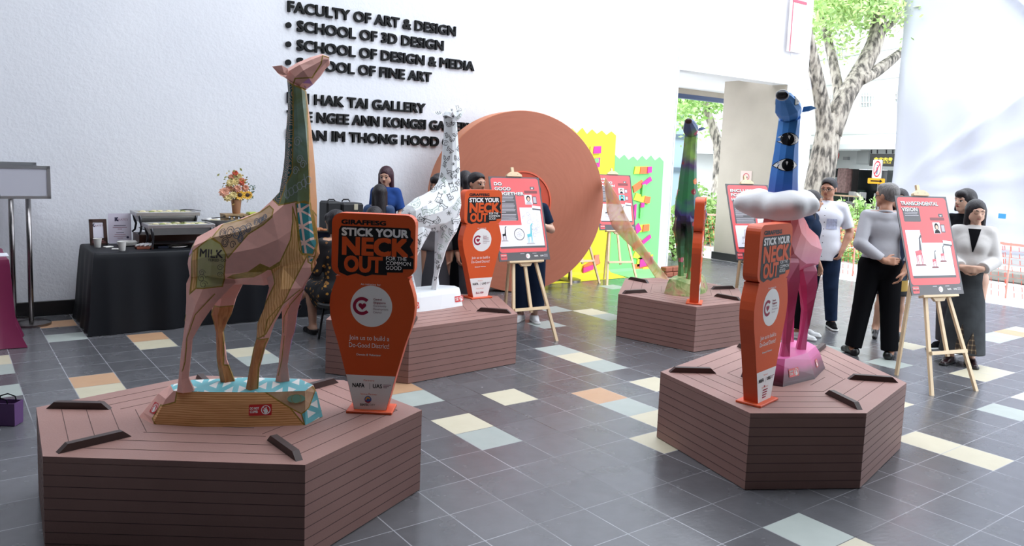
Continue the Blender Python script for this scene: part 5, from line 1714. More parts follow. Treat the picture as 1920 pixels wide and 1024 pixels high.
# ---- group in front of the disc
p = Person('person with black bob in grey clothes behind the white giraffe, hand at mouth', 4.15, 6.86, 236, 1.57, dict(elR=(.155, .02, .665), wrR=(.055, .105, .815), fdR=(-.45, -.25, 1), pnR=(-.4, -1, 0)), 'B98D76', face=-30, nod=-8, h=.009, fem=True)
p.face(); p.hair(M_HAIR, 'bob'); p.shirt(mat('grey_top', '6A686C', .85, bump=.2), .95, .5, .014); p.skirt(M_GREYT, .60, .06, .072, .10); p.shoes(M_BLKS, None)
p = Person('person with tied-back black hair in long black clothes, behind the white giraffe', 4.68, 7.18, 55, 1.60, dict(), 'B08268', face=10, h=.009, fem=True)
p.hair(M_HAIR, 'bun'); p.shirt(M_BLKC, .95, .5, .016); p.skirt(M_BLKC, .62, .05, .078, .13); p.shoes(M_BLKS, None)
p = Person('dark-haired person in black between an orange sign and the DO GOOD TOGETHER poster', 4.46, 6.62, 258, 1.60, dict(), 'C09078', face=20, nod=0, h=.008)
p.face(); p.hair(M_HAIR, 'short'); p.shirt(M_BLKC, .95, .36, .016, name='coat', flare=.02); p.trousers(M_GREYT, .55, .95, .012); p.shoes(M_BLKS, None)
p = Person('person in navy trousers and white sneakers standing behind the DO GOOD TOGETHER poster', 5.16, 6.58, 228, 1.53, dict(elL=(-.155, -.01, .66), wrL=(-.09, .10, .70), fdL=(.6, .3, .6), pnL=(1, 0, 0), ankL=(-.05, 0, .045), toeL=(-.075, .085, .012), ankR=(.05, .0, .045), toeR=(.07, .085, .012)), 'CDA48E', face=0, h=.009, fem=True)
p.face(); p.hair(M_HAIR, 'long', .08); p.shirt(M_NAVY, .36, .50, .014); p.trousers(M_NAVY, .60, .80, .016, .045); p.shoes(M_WSHOE, M_WSOLE, .010)
# ================================================================== lettering on the wall
M_LET = mat('letter_black', '0C0D0F', 0.6, noise=.1, spec=.2)
def wall_line(label, body, x0, x1, z, h, bullet=False):
    t = thing('wall_lettering', label, 'wall lettering', (x0, WY, z), 0, 'lines of raised black lettering on the wall')
    M = frame((0, WY, 0), (1, 0, 0), (0, -1, 0))
    whole, _ = glyphs(body, .034)
    a0 = min(p.x for p in whole); a1 = max(p.x for p in whole)
    sx = (x1 - x0) / (a1 - a0); sy = h / .69
    n0 = 0
    # each letter sits where the whole line puts it
    pen = None
    c = bpy.data.curves.new('text', 'FONT'); c.size = 1
    def adv(sub):
        k = sub + 'I'
        vs, _ = glyphs(k, .034); return max(p.x for p in vs)
    iw = adv('')
    for i, ch in enumerate(body):
        if ch == ' ': continue
        off = adv(body[:i]) - iw if i else 0.0
        vs, fs = glyphs(ch, .034, 1.0, .03)
        m = MB(); m.add([(x0 + (off + p.x - a0) * sx, z + p.y * sy, .016 + p.z) for p in vs], fs, 0, M)
        m.build('letter', M_LET, t)
    bpy.data.curves.remove(c)
    if bullet:
        m = MB(); m.prism(disc2(x0 - .10, z + h * .45, .033, 20), .001, .031, 0, M); m.build('bullet', M_LET, t)
    return t
wall_line('first line of black wall lettering, FACULTY OF ART & DESIGN', 'FACULTY OF ART & DESIGN', 3.325, 5.60, 3.335, .118)
wall_line('bulleted black wall line SCHOOL OF 3D DESIGN', 'SCHOOL OF 3D DESIGN', 3.435, 5.42, 3.128, .118, True)
wall_line('bulleted black wall line SCHOOL OF DESIGN & MEDIA', 'SCHOOL OF DESIGN & MEDIA', 3.435, 5.91, 2.912, .118, True)
wall_line('bulleted black wall line SCHOOL OF FINE ART behind the giraffe head', 'SCHOOL OF FINE ART', 3.435, 5.25, 2.706, .118, True)
wall_line('black wall line ending HAK TAI GALLERY', 'LIM HAK TAI GALLERY', 3.325, 5.17, 2.300, .118)
wall_line('black wall line with NGEE ANN KONGSI, running behind the white giraffe', 'THE NGEE ANN KONGSI GALLERY', 3.325, 5.93, 2.092, .118)
wall_line('lowest black wall line with IM THONG HOOD, running behind the brown disc', 'KUAN IM THONG HOOD CHO', 3.325, 5.85, 1.880, .118)

# ================================================================== big brown disc (a giant tape roll)
def disc_mat():
    n = NT('terracotta_face', .6)
    x, y, z = n.xyz(n.tc.outputs['Object'])
    r = n.math('SQRT', n.math('ADD', n.math('MULTIPLY', x, x), n.math('MULTIPLY', y, y)))
    ang = n.math('ARCTAN2', y, x)
    v = n.comb(n.math('MULTIPLY', r, 14.0), n.math('MULTIPLY', ang, 1.5), 0.0)
    n.color(n.mix(n.noise(v, 2.2, 4), lin('9F5B43'), lin('AD674E')))
    return n.m
DR = 1.19
dn = Vector((-.27, -.963, 0)); dc = Vector((6.18, 8.09, DR))
dt = thing('giant_tape_roll', 'huge terracotta disc like a giant tape roll standing against the white wall', 'disc', (dc.x, dc.y, 0))
Md = frame(dc, (-dn.y, dn.x, 0), dn)
LOCAL.add(dt.name)
dt.matrix_basis = Md
m = MB(); th = .36
prof = [(DR * .995, -th), (DR, -th + .01), (DR, -.01), (DR * .995, 0.0)]
m.lathe(prof, 96, 1, cap=False)
vs = [(DR * .995 * math.cos(2 * PI * i / 96), DR * .995 * math.sin(2 * PI * i / 96), z) for z in (0.0, -th) for i in range(96)]
vi = [(.41 * math.cos(2 * PI * i / 96), .41 * math.sin(2 * PI * i / 96), z) for z in (0.0, -th) for i in range(96)]
m.add(vs[:96] + vi[:96], [(i, (i + 1) % 96, 96 + (i + 1) % 96, 96 + i) for i in range(96)], 0)
m.add(vs[96:] + vi[96:], [((i + 1) % 96, i, 96 + i, 96 + (i + 1) % 96) for i in range(96)], 1)
m.build('roll', [disc_mat(), mat('terracotta_rim', 'C77C58', .6, noise=.06, nscale=3)], dt, 30)
m = MB(); m.lathe([(.41, -th), (.412, .006), (.392, .008), (.387, -.004)], 64, 0, cap=False)
m.lathe([(0.0, -.004), (.388, -.004)], 64, 1, cap=False)
m.build('core', [mat('core_orange', 'C7502E', .5), mat('core_red', 'BE4227', .55)], dt, 30)
# ribbon pulled off the roll to the plinth
def film():
    n = NT('amber_film', .12); b = n.b
    n.color(n.ramp(n.noise(n.tc.outputs['Object'], 3.5, 3, dist=2), [(.3, 'E2AE5E'), (.5, 'EFC3A6'), (.65, 'F0D696'), (.8, 'EEC3C6')]))
    b.inputs['Alpha'].default_value = .6
    b.inputs['Coat Weight'].default_value = .6
    return n.m
rb = MB(); P0 = on_plane(1131, 338, (7.35, 7.72, 0), (.6, .8, 0)); 
pa = [(1133, 330, 1134, 352, 10.5), (1143, 345, 1137, 395, 10.4), (1160, 372, 1147, 425, 10.2), (1175, 405, 1168, 448, 10.0), (1192, 435, 1186, 465, 9.75), (1212, 468, 1206, 487, 9.5), (1235, 500, 1226, 518, 9.2), (1258, 527, 1240, 538, 8.9), (1278, 545, 1262, 553, 8.65)]
ringsv = []
for (xa, ya, xb, yb, d) in pa:
    a = CAM + ray(xa, ya) * d; b = CAM + ray(xb, yb) * (d + .04)
    ringsv.append((a, b))
nseg = 7; vs = []
for i in range(len(ringsv) * 4 - 3):
    k, f = divmod(i, 4); f /= 4
    a0, b0 = ringsv[k]; a1, b1 = ringsv[min(k + 1, len(ringsv) - 1)]
    a = a0.lerp(a1, f); b = b0.lerp(b1, f)
    for q in range(nseg):
        t_ = q / (nseg - 1); p = a.lerp(b, t_) + Vector((-.6, -.8, 0)) * (.03 * math.sin(t_ * PI * 2 + i * .35) + .012 * math.sin(i * 1.1))
        vs.append(p)
n_ = len(vs) // nseg
rb.add(vs, [(i * nseg + q, i * nseg + q + 1, (i + 1) * nseg + q + 1, (i + 1) * nseg + q) for i in range(n_ - 1) for q in range(nseg - 1)])
o = rb.build('film_ribbon', film(), None, True)
sol = o.modifiers.new('thickness', 'SOLIDIFY'); sol.thickness = .002
tag(o, 'shiny amber film ribbon stretched from the big brown disc down to the back plinth', 'ribbon')

# ================================================================== yellow and green backdrop
M_YEL = mat('paper_yellow', 'E6E33A', .7); M_GRN = mat('paper_green', '86E58A', .7)
def torn(x0, x1, ztop, zb, m, label, n, seed, floor_to):
    r_ = random.Random(seed)
    t = thing('backdrop_sheet', label, 'backdrop', (x0, WY - .03, 0), 0, 'coloured backdrop sheets')
    M = frame((0, WY - .012, 0), (1, 0, 0), (0, -1, 0))
    top = []
    for i in range(n + 1):
        x = x1 - (x1 - x0) * i / n
        top.append((x, ztop + (.055 if i % 2 else -.03) * r_.uniform(.6, 1.2)))
    b = MB(); b.prism([(x0, .03), (x1, .03)] + top, 0, .008, 0, M)
    b.build('sheet', m, t)
    f = MB(); f.add([(x0, WY - .012, .06), (x1, WY - .012, .06), (x1, WY - .06, .012), (x0, WY - .06, .012), (x0, WY - .15, .004), (x1, WY - .15, .004), (x1 - .1, floor_to, .003), (x0 - .1, floor_to, .003)], [(0, 1, 2, 3), (3, 2, 5, 4), (4, 5, 6, 7)])
    f.build('floor_sweep', m, t)
    return t
torn(7.0, 8.62, 2.20, 0, M_YEL, 'yellow backdrop sheet with torn zigzag top edge on the white wall', 16, 4, 8.42)
torn(8.625, 9.74, 1.83, 0, M_GRN, 'green backdrop sheet with zigzag top edge on the white wall', 11, 9, 8.25)
PAPER = [mat('paper_magenta', 'D838A4', .6), mat('paper_orange', 'F07E48', .6), mat('paper_lemon', 'E4E04C', .6), mat('paper_mint', '7EE07E', .6), mat('paper_blush', 'F28A7A', .6)]
def strip_piece(x, z, label, parts_):
    t = thing('paper_letter', label, 'paper decoration', (x, WY - .03, z), 0, 'cut paper shapes on the backdrop')
    M = frame((x, WY - .022, z), (1, 0, 0), (0, -1, 0))
    for k, (a, b, w_, h_, ang, mi, dep) in enumerate(parts_):
        c, s = math.cos(R(ang)), math.sin(R(ang))
        pts = [(a + (i * w_ * c - j * h_ * s) / 2, b + (i * w_ * s + j * h_ * c) / 2) for i, j in ((-1, -1), (1, -.8), (1, 1), (-.9, .85))]
        m = MB(); m.prism(pts, .0 + .012 * k, dep + .012 * k, 0, M); m.build('paper_piece', PAPER[mi], t)
zs = [1.60, 1.34, 1.13, .84, .64, .40, .13]
for i, (px, py) in enumerate(((1200, 319), (1200, 347), (1200, 372), (1199, 398), (1200, 428), (1199, 456), (1199, 480), (1199, 505))):
    P = on_plane(px, py, (0, WY, 0), (0, 1, 0))
    A = [[(0, 0, .34, .13, 0, 2, .02), (.05, .0, .20, .12, 0, 1, .02), (.16, .01, .10, .11, 0, 0, .02)],
         [(-.08, -.02, .24, .12, 25, 1, .02), (.10, .05, .24, .08, 28, 0, .02), (.03, -.08, .07, .2, 0, 3, .02)],
         [(0, 0, .34, .13, -14, 2, .02), (.12, -.02, .13, .12, -10, 1, .02)],
         [(-.14, .0, .05, .28, 0, 0, .02), (.0, .03, .07, .25, 0, 3, .02), (.0, .12, .08, .08, 0, 0, .02)],
         [(0, 0, .36, .13, 2, 2, .02), (-.1, .0, .12, .14, 30, 0, .02), (.08, .01, .14, .12, 0, 1, .02)],
         [(-.09, -.02, .22, .12, 25, 1, .02), (.11, .06, .22, .07, 28, 0, .02)],
         [(0, 0, .36, .12, -14, 2, .02), (.12, 0, .14, .14, -10, 4, .02), (.0, .05, .06, .14, 0, 3, .02)],
         [(0, .03, .38, .15, 0, 1, .02), (.1, -.02, .16, .12, 0, 2, .02)]][i]
    strip_piece(P.x, P.z, ('topmost cut paper shape on the green backdrop', 'second cut paper shape from the top of the green backdrop, magenta and orange', 'third cut paper shape from the top of the green backdrop, yellow bar', 'fourth cut paper shape down the green backdrop with thin magenta stroke',
                           'fifth cut paper shape down the green backdrop, yellow with magenta', 'sixth cut paper shape down the green backdrop, orange and magenta', 'seventh cut paper shape down the green backdrop, yellow and coral', 'orange cut paper shape low on the green backdrop')[i], A)
P = on_plane(1208, 530, (0, WY, 0), (0, 1, 0)); P = on_plane(1205, 509, (0, WY, 0), (0, 1, 0))
strip_piece(P.x + .0, .16, 'lowest cut paper shape on the green backdrop, magenta', [(0, 0, .38, .15, 6, 2, .02), (.02, -.02, .32, .14, 6, 0, .02)])
for (px, py, lab, A) in ((1113, 282, 'cut paper shape high on the yellow backdrop beside the disc', [(0, 0, .22, .13, 0, 2, .02), (.03, .01, .16, .12, 0, 0, .02)]), (1117, 305, 'small pink cut paper shape on the yellow backdrop beside the disc', [(0, 0, .10, .16, 0, 0, .02), (-.03, .03, .08, .07, 0, 3, .02)]), (1106, 500, 'orange and magenta cut paper shape low on the yellow backdrop', [(0, 0, .36, .12, 20, 1, .02), (-.08, -.06, .22, .08, 10, 0, .02), (.08, .08, .1, .16, 0, 4, .02)])):
    P = on_plane(px, py, (0, WY, 0), (0, 1, 0)); strip_piece(P.x, max(P.z, .15), lab, A)

# ================================================================== stands, banner
M_STEEL = mat('brushed_steel', '8E8A8A', .28, 1.0, noise=.1, nscale=40)
M_ALU = mat('aluminium', 'B5B8BC', .35, .9)
def stand(px_pole, base_xy, frame_c, w_, h_, label, hide=False):
    x, y = base_xy
    t = thing('sign_stand', label, 'sign stand', (x, y, 0), 0, 'steel sign stands')
    m = MB(); m.lathe([(0.0, 0.0), (.165, 0.0), (.165, .022), (.13, .034), (.02, .04), (0, .04)], 32, M=Matrix.Translation((x, y, 0))); m.build('base', M_STEEL, t, 30)
    m = MB(); m.tube([(x, y, .03), (x, y, frame_c[2] - h_ / 2 + .02)], .0225, 18); m.build('pole', M_STEEL, t, True)
    if w_:
        M = frame(frame_c, (1, .02, 0), (.02, -1, 0.08)); b = .028
        f = MB()
        for (a0, b0, a1, b1) in ((-w_ / 2, h_ / 2 - b, w_ / 2, h_ / 2), (-w_ / 2, -h_ / 2, w_ / 2, -h_ / 2 + b), (-w_ / 2, -h_ / 2, -w_ / 2 + b, h_ / 2), (w_ / 2 - b, -h_ / 2, w_ / 2, h_ / 2)):
            f.prism([(a0, b0), (a1, b0), (a1, b1), (a0, b1)], -.008, .012, 0, M)
        fo = f.build('frame', M_ALU, t)
        g_ = MB(); g_.prism([(-w_ / 2 + b, -h_ / 2 + b), (w_ / 2 - b, -h_ / 2 + b), (w_ / 2 - b, h_ / 2 - b), (-w_ / 2 + b, h_ / 2 - b)], -.005, .004, 0, M)
        g_.build('blank_panel', mat('clear_panel_grey', 'B0B0BA', .18), fo)
    return t
stand(0, (.700, 8.55), (.665, 8.50, 1.36), .43, .31, 'steel sign stand with blank landscape frame, the nearer of the two beside the magenta table')
stand(0, (.575, 8.74), (.58, 8.72, 1.385), .42, .31, 'steel sign stand with blank landscape frame, the one nearer the wall of the two')
pp_ = on_z(1072, 527); stand(0, (pp_.x, pp_.y + .05), (pp_.x, pp_.y + .05, 1.2), 0, .3, 'steel post with round base beside the big brown disc')
pp_ = on_z(1050, 529); stand(0, (pp_.x, pp_.y + .22), (pp_.x, pp_.y + .22, 1.0), 0, .3, 'steel post with round base further behind the big brown disc')
# small box banner on the pier, high up
bt_ = thing('banner_box', 'pale hanging banner with a red top line high on the white pier', 'banner', (12.2, 8.1, 3.8))
a = on_plane(1479, 96, (0, 8.12, 0), (0, 1, 0)); b = on_plane(1511, 5, (0, 8.12, 0), (0, 1, 0))
m = MB(); m.box(((a.x + b.x) / 2, 8.14, (a.z + b.z) / 2 + .1), (b.x - a.x, .06, b.z - a.z + .2)); m.build('panel', mat('banner_pale', 'E6DEDF', .8, noise=.12, nscale=4), bt_)
m = MB(); m.box(((a.x + b.x) / 2, 8.105, b.z - .02), (b.x - a.x + .01, .012, .045)); m.box((a.x + .005, 8.105, (a.z + b.z) / 2), (.012, .01, b.z - a.z)); m.build('red_line', mat('banner_red', 'C9586A', .6), bt_)
ns = thing('no_smoking_sign', 'small red no-smoking sign on the beige pier above the INCLUSIVE FOR HARMONY poster', 'sign', (11.94, 8.6, 1.8))
q = on_plane(1399, 337, (11.95, 0, 0), (1, 0, 0)); M = frame((11.946, q.y, q.z), (0, -1, 0), (-1, 0, 0))
m = MB(); m.prism([(-.12, -.16), (.12, -.16), (.12, .16), (-.12, .16)], 0, .004, 0, M); pl_ = m.build('plate', mat('sign_blush', 'C9B5AC', .5), ns)
m = MB(); ring2(m, 0, .05, .055, .07, 0, 360, M, 0, .005); m.flat([(-.045, .09), (-.038, .097), (.045, .01), (.038, .003)], .005, 0, M); m.flat([(-.035, .04), (.035, .04), (.035, .055), (-.035, .055)], .0048, 1, M)
for i in range(3): m.flat([(-.08, -.06 - .03 * i), (.08, -.06 - .03 * i), (.08, -.05 - .03 * i), (-.08, -.05 - .03 * i)], .005, 0, M)
m.build('printed_symbol', [mat('sign_red', 'B5404A', .5), M_BLK], pl_)
# ================================================================== tables and buffet
def at(px, py, Y): return on_plane(px, py, (0, Y, 0), (0, 1, 0))
def cloth_table(name, label, cat, x0, y0, x1, y1, z, m, seed, flare=.05, amp=.022, ang=0.0, pivot=(0, 0)):
    """a table hidden under a floor-length cloth: rounded top edge and hanging folds"""
    r_ = random.Random(seed)
    per = []; st = .035
    def side(a, b):
        L = math.hypot(b[0] - a[0], b[1] - a[1]); n = max(2, int(L / st))
        for i in range(n):
            t = i / n; per.append((a[0] + (b[0] - a[0]) * t, a[1] + (b[1] - a[1]) * t))
    cs = [(x0, y0), (x1, y0), (x1, y1), (x0, y1)]
    for i in range(4): side(cs[i], cs[(i + 1) % 4])
    n = len(per); cx, cy = (x0 + x1) / 2, (y0 + y1) / 2
    ph = [r_.uniform(0, 6.28) for _ in range(5)]
    mb = MB(); rings = []
    prof = [(0.0, 0.0, 0), (.010, -.004, .0), (.016, -.014, .0), (.02, -.06, .15), (.026, -.2, .5), (.034, -.4, .85), (.042, -.58, 1.0), (flare, -z + .004, 1.1)]
    for off, dz, k in prof:
        rg = []
        for i, (x, y) in enumerate(per):
            s = i * st
            w_ = math.sin(s * 11 + ph[0] + 1.5 * math.sin(s * 2.3 + ph[1])) + .6 * math.sin(s * 23 + ph[2]) + .5 * math.sin(s * 5 + ph[3])
            nx = 0; ny = 0
            if abs(y - y0) < 1e-6: ny -= 1
            if abs(y - y1) < 1e-6: ny += 1
            if abs(x - x0) < 1e-6: nx -= 1
            if abs(x - x1) < 1e-6: nx += 1
            d = off + amp * k * w_ * .5 + (amp * .5 * k)
            if nx and ny: d *= 1.3
            px, py = x + nx * d, y + ny * d
            if ang:
                ca, sa = math.cos(ang), math.sin(ang); dx, dy = px - pivot[0], py - pivot[1]
                px, py = pivot[0] + dx * ca - dy * sa, pivot[1] + dx * sa + dy * ca
            rg.append((px, py, z + dz))
        rings.append(rg)
    mb.loft(rings, False)
    mb.add(rings[0], [list(range(n))])
    t = thing(name, label, cat, (cx, cy, 0))
    mb.build('tablecloth', m, t, 50)
    return t
TZ = .75
cloth_table('buffet_table', 'long buffet table under a floor-length black cloth along the white wall', 'table', 1.16, 7.88, 4.05, 8.66, TZ, mat('black_tablecloth', '0C0F16', .55, noise=.1, nscale=3, spec=.3), 2, .06, .034)
cloth_table('draped_table', 'table under a magenta cloth beside the two steel sign stands', 'table', -1.2, 7.72, .46, 8.42, .76, mat('magenta_cloth', '6E1340', .5, noise=.12, nscale=4), 5, .10, .034)
mg = MB(); q = on_z(12, 477, .765); mg.box((q.x - .17, q.y, .763), (.36, .22, .006)); tag(mg.build('paper_sheet', mat('paper_white', 'D8DAE2', .6)), 'white paper sheet on the magenta table', 'paper')

def easel_frame_board(name, label, cat, px0, px1, pt, Y, frame_m, thick, lean):
    pass
M_CHINA = mat('white_china', 'DDDBD6', .3)
M_CARDP = mat('lilac_paper', 'C4BCCB', .6, noise=.04, nscale=3)
M_DBRN = mat('dark_brown_wood', '3E2218', .45, noise=.3, nscale=12)
# framed card with a QR code left off
a = at(172, 461, 8.43); b = at(205, 461, 8.43); w_ = (b.x - a.x); h_ = at(175, 413, 8.43).z - TZ
t = thing('framed_card', 'small dark wooden picture frame with a white card on the black buffet table', 'frame', ((a.x + b.x) / 2, 8.52, TZ))
M = frame(((a.x + b.x) / 2, 8.52, TZ + .002), (1, .06, 0), (0.06, -1, .18))
f = MB(); e_ = .03
for r in ((-w_ / 2, 0, w_ / 2, e_ * 2.2), (-w_ / 2, h_ - e_, w_ / 2, h_), (-w_ / 2, 0, -w_ / 2 + e_, h_), (w_ / 2 - e_, 0, w_ / 2, h_)):
    f.prism([(r[0], r[1]), (r[2], r[1]), (r[2], r[3]), (r[0], r[3])], -.01, .01, 0, M)
f.bar(M @ Vector((0, h_ * .7, -.012)), M @ Vector((0, .0, -.075)), .03, .006)
fo = f.build('wooden_frame', M_DBRN, t)
c = MB(); c.prism([(-w_ / 2 + e_, e_), (w_ / 2 - e_, e_), (w_ / 2 - e_, h_ - e_), (-w_ / 2 + e_, h_ - e_)], -.006, .003, 0, M)
put_text(c, 'K', -.055, h_ - .075, .030, M, bold=.06, z=.0045, mi=1); put_text(c, 'KATE\u2019S', -.028, h_ - .072, .018, M, w=.075, z=.0045, mi=2)
for i in range(3): put_text(c, ('', '', '')[i] or 'o', -.04 + .03 * i, e_ * 2.35, .006, M, z=.0045, mi=1)
c.build('card', [mat('card_white', 'CDCAD6', .5), mat('ink_navy', '2A2440', .5), M_PGRY], fo)
c = MB()
for i in range(2): c.flat([(-.06, .022 + .014 * i), (.06 - .02 * i, .022 + .014 * i), (.06 - .02 * i, .026 + .014 * i), (-.06, .026 + .014 * i)], .0115, 0, M)
c.build('printed_caption', mat('caption_rose', 'A06068', .5), fo)
# standing menu sheet
a = at(207, 458, 8.5); b = at(250, 458, 8.5); w_ = b.x - a.x; h_ = at(228, 402, 8.5).z - TZ
t = thing('menu_stand', 'pale lilac printed menu sheet standing in a clear holder beside the small picture frame', 'menu', ((a.x + b.x) / 2, 8.5, TZ))
M = frame(((a.x + b.x) / 2, 8.58, TZ + .002), (1, 0, 0), (0, -1, .10))
m = MB(); m.prism([(-w_ / 2, 0), (w_ / 2, 0), (w_ / 2, h_), (-w_ / 2, h_)], -.002, .002, 0, M)
m.prism([(-w_ / 2, 0), (w_ / 2, 0), (w_ / 2, .006), (-w_ / 2, .006)], -.05, .01, 1, M)
put_text(m, 'K', -.045, h_ - .075, .035, M, bold=.08, z=.003, mi=2); put_text(m, 'KATE\u2019S', -.01, h_ - .072, .02, M, w=.085, z=.003, mi=3)
for i, wl in enumerate((.11, .13, .04, 0, .07, .10, .12, .05)):
    yy = h_ - .125 - .018 * i
    if wl: m.flat([(-wl / 2, yy), (wl / 2, yy), (wl / 2, yy + .005), (-wl / 2, yy + .005)], .003, 2 if i in (0, 4) else 3, M)
m.flat(disc2(w_ / 2 - .035, .06, .012, 16), .003, 2, M)
m.build('sheet', [M_CARDP, mat('clear_acrylic', 'C9C9D2', .1), _mats['ink_navy'], M_PGRY], t)

def cup(x, y, z, label, r=.038, h=.085, group='white paper cups'):
    t = thing('paper_cup', label, 'cup', (x, y, z), 0, group)
    m = MB(); m.lathe([(r * .72, .0), (r * .74, .002), (r * .97, h - .004), (r * 1.03, h - .003), (r * 1.04, h + .001), (r * .99, h + .002), (r * .93, h - .004), (r * .70, .006)], 24, M=Matrix.Translation((x, y, z)))
    m.build('cup_wall', mat('cup_white', 'D5D3D0', .5), t, 40)
p = on_z(183, 464, TZ); cup(p.x, p.y, TZ, 'white paper cup in front of the small picture frame')
p = on_z(229, 470, TZ); cup(p.x, p.y, TZ, 'white paper cup in front of the lilac menu sheet')
def plates(x, y, z, n, label, r=.105):
    for i in range(n):
        m = MB(); zz = z + .012 * i
        m.lathe([(0, 0), (r * .6, 0), (r, .012), (r * .985, .016), (r * .6, .005), (0, .005)], 28, M=Matrix.Translation((x, y, zz)))
        o = m.build('plate', M_CHINA, None, 40)
        tag(o, label[i], 'plate', 'white plates on the buffet table')
p = on_z(243, 461, TZ); plates(p.x, p.y + .05, TZ, 3, ['lowest plate of the stack of white plates behind the right cup', 'middle plate of the stack of white plates behind the right cup', 'top plate of the stack of white plates behind the right cup'])
p = on_z(330, 463, TZ); plates(p.x, p.y - .02, TZ, 1, ['single white plate at the table edge in front of the chafing dishes'])
p = on_z(322, 456, TZ); plates(p.x, p.y + .16, TZ, 1, ['white plate under the front chafing dish'], .12)
# napkins and small things
def slab(name, cat, label, px, py, w_, d_, h_, m, z=TZ, ang=0, grp=None):
    p = on_z(px, py, z); c, s = math.cos(ang), math.sin(ang)
    M = Matrix.Translation((p.x, p.y, z)) @ Matrix.Rotation(ang, 4, 'Z')
    mb = MB(); mb.box((0, 0, h_ / 2), (w_, d_, h_), 0, M, .003)
    return tag(mb.build(name, m), label, cat, grp)
slab('napkin', 'napkin', 'crumpled white napkin beside the paper cup at the picture frame', 203, 464, .08, .05, .012, M_CHINA, ang=.4, grp='napkins on the buffet table')
slab('napkin', 'napkin', 'small white napkin beside the right paper cup', 216, 468, .06, .04, .010, M_CHINA, ang=-.3, grp='napkins on the buffet table')
t = thing('sachet_box', 'open brown box of white sachets on the black table edge', 'box', tuple(on_z(269, 466, TZ)))
p = on_z(270, 466, TZ); m = MB(); m.box((p.x, p.y, TZ + .012), (.15, .12, .024), bev=.003); m.build('tray', mat('brown_card', '7A3F2C', .6), t)
for i in range(4):
    m = MB(); M = Matrix.Translation((p.x - .045 + .03 * i, p.y + .01 * (i % 2), TZ + .026)) @ Matrix.Rotation(.25 * i - .3, 4, 'Z') @ Matrix.Rotation(-.35, 4, 'Y')
    m.box((0, 0, .012), (.05, .085, .012), 0, M, .002); m.build('sachet', mat('sachet_white', 'D9D6D8', .5), t)
slab('napkin_holder', 'napkins', 'folded dark blue and white napkins at the foot of the front chafing dish', 305, 465, .10, .07, .022, mat('napkin_blue', '39435C', .7))
slab('ash_tray', 'bowl', 'small dark grey box under the front chafing dish', 345, 452, .10, .07, .045, mat('charcoal_box', '3B3B40', .5))
# risers and chafing dishes
a = at(256, 450, 8.45); b = at(388, 450, 8.45)
m = MB(); m.box(((a.x + b.x) / 2, 8.48, TZ + .055), (b.x - a.x, .30, .11), bev=.004)
tag(m.build('wooden_riser', M_DBRN), 'dark wooden riser box carrying the rear chafing dish', 'riser')
M_CHR = mat('polished_steel', 'C9C8C8', .38, .9, noise=.06, nscale=10)
M_CHD = mat('dark_steel', '4A4A4E', .3, 0.9)
def chafing(xc, yc, zb, zr, label, w_=.58, d_=.36):
    t = thing('chafing_dish', label, 'chafing dish', (xc, yc, zb), 0, 'steel chafing dishes')
    M = Matrix.Translation((xc, yc, 0))
    m = MB()
    def rect(w, d, z): return [(sx * w / 2, sy * d / 2, z) for sx, sy in ((-1, -1), (1, -1), (1, 1), (-1, 1))]
    m.loft([rect(w_ - .10, d_ - .08, zr - .105), rect(w_ - .04, d_ - .03, zr - .035)], True, 0, M)
    m.loft([rect(w_ - .02, d_ - .01, zr - .04), rect(w_, d_, zr - .036), rect(w_, d_, zr - .004), rect(w_ - .012, d_ - .012, zr), rect(w_ - .05, d_ - .05, zr), rect(w_ - .06, d_ - .06, zr - .02)], True, 0, M)
    m.build('water_pan', M_CHR, t)
    f = MB(); r_ = random.Random(int(xc * 100))
    f.box((0, 0, zr - .014), (w_ - .07, d_ - .07, .006), 0, M)
    for i in range(26): f.ball((r_.uniform(-.22, .22), r_.uniform(-.11, .11), zr - .008), (.03, .022, .012), 8, r_.choice((0, 0, 1)), M)
    f.build('food', [mat('food_cream', 'CFC5A0', .6), mat('food_green', '87904F', .6)], t, True)
    for sx in (-1, 1):
        for sy in (-1, 1):
            l = MB(); x, y = sx * (w_ / 2 - .03), sy * (d_ / 2 - .01)
            l.tube([M @ Vector((x, y, zr - .03)), M @ Vector((x - sx * .012, y - sy * .01, zr - .10)), M @ Vector((x - sx * .02, y - sy * .02, (zr + zb) / 2 - .02)), M @ Vector((x - sx * .01, y - sy * .015, zb + .03)), M @ Vector((x + sx * .012, y, zb + .006))], [.013, .014, .011, .010, .010], 8)
            l.build('leg', M_CHD, t, True)
    s = MB(); s.box((0, 0, zb + .05), (w_ - .14, d_ - .1, .008), 0, M); s.build('burner_shelf', M_CHD, t)
    return t
xc = (at(250, 396, 8.48).x + at(366, 396, 8.48).x) / 2; zr = at(310, 398, 8.32).z
chafing(xc, 8.47, TZ + .11, zr, 'upper steel chafing dish raised on the dark wooden box', .60, .32)
xc2 = (at(272, 420, 8.1).x + at(398, 420, 8.1).x) / 2; zr2 = at(335, 421, 7.98).z
chafing(xc2, 8.13, TZ, zr2, 'lower steel chafing dish standing at the table edge beside the pink giraffe', .62, .30)
M_TONG = mat('black_tongs', '17171A', .35)
def tongs(x, y, z, ang, label, L=.24, grp='black serving tongs'):
    t = thing('serving_tongs', label, 'tongs', (x, y, z), ang, grp)
    for s in (-1, 1):
        m = MB(); M = Matrix.Translation((x, y, z)) @ Matrix.Rotation(ang, 4, 'Z')
        m.loft([[M @ Vector(p) for p in ((L * k, s * w0, zz), (L * k, s * (w0 + .018), zz), (L * k, s * (w0 + .018), zz + .006), (L * k, s * w0, zz + .006))] for k, w0, zz in ((0, 0, .012), (.3, .012, .016), (.7, .02, .010), (1, .008, .0))])
        m.build('arm', M_TONG, t)
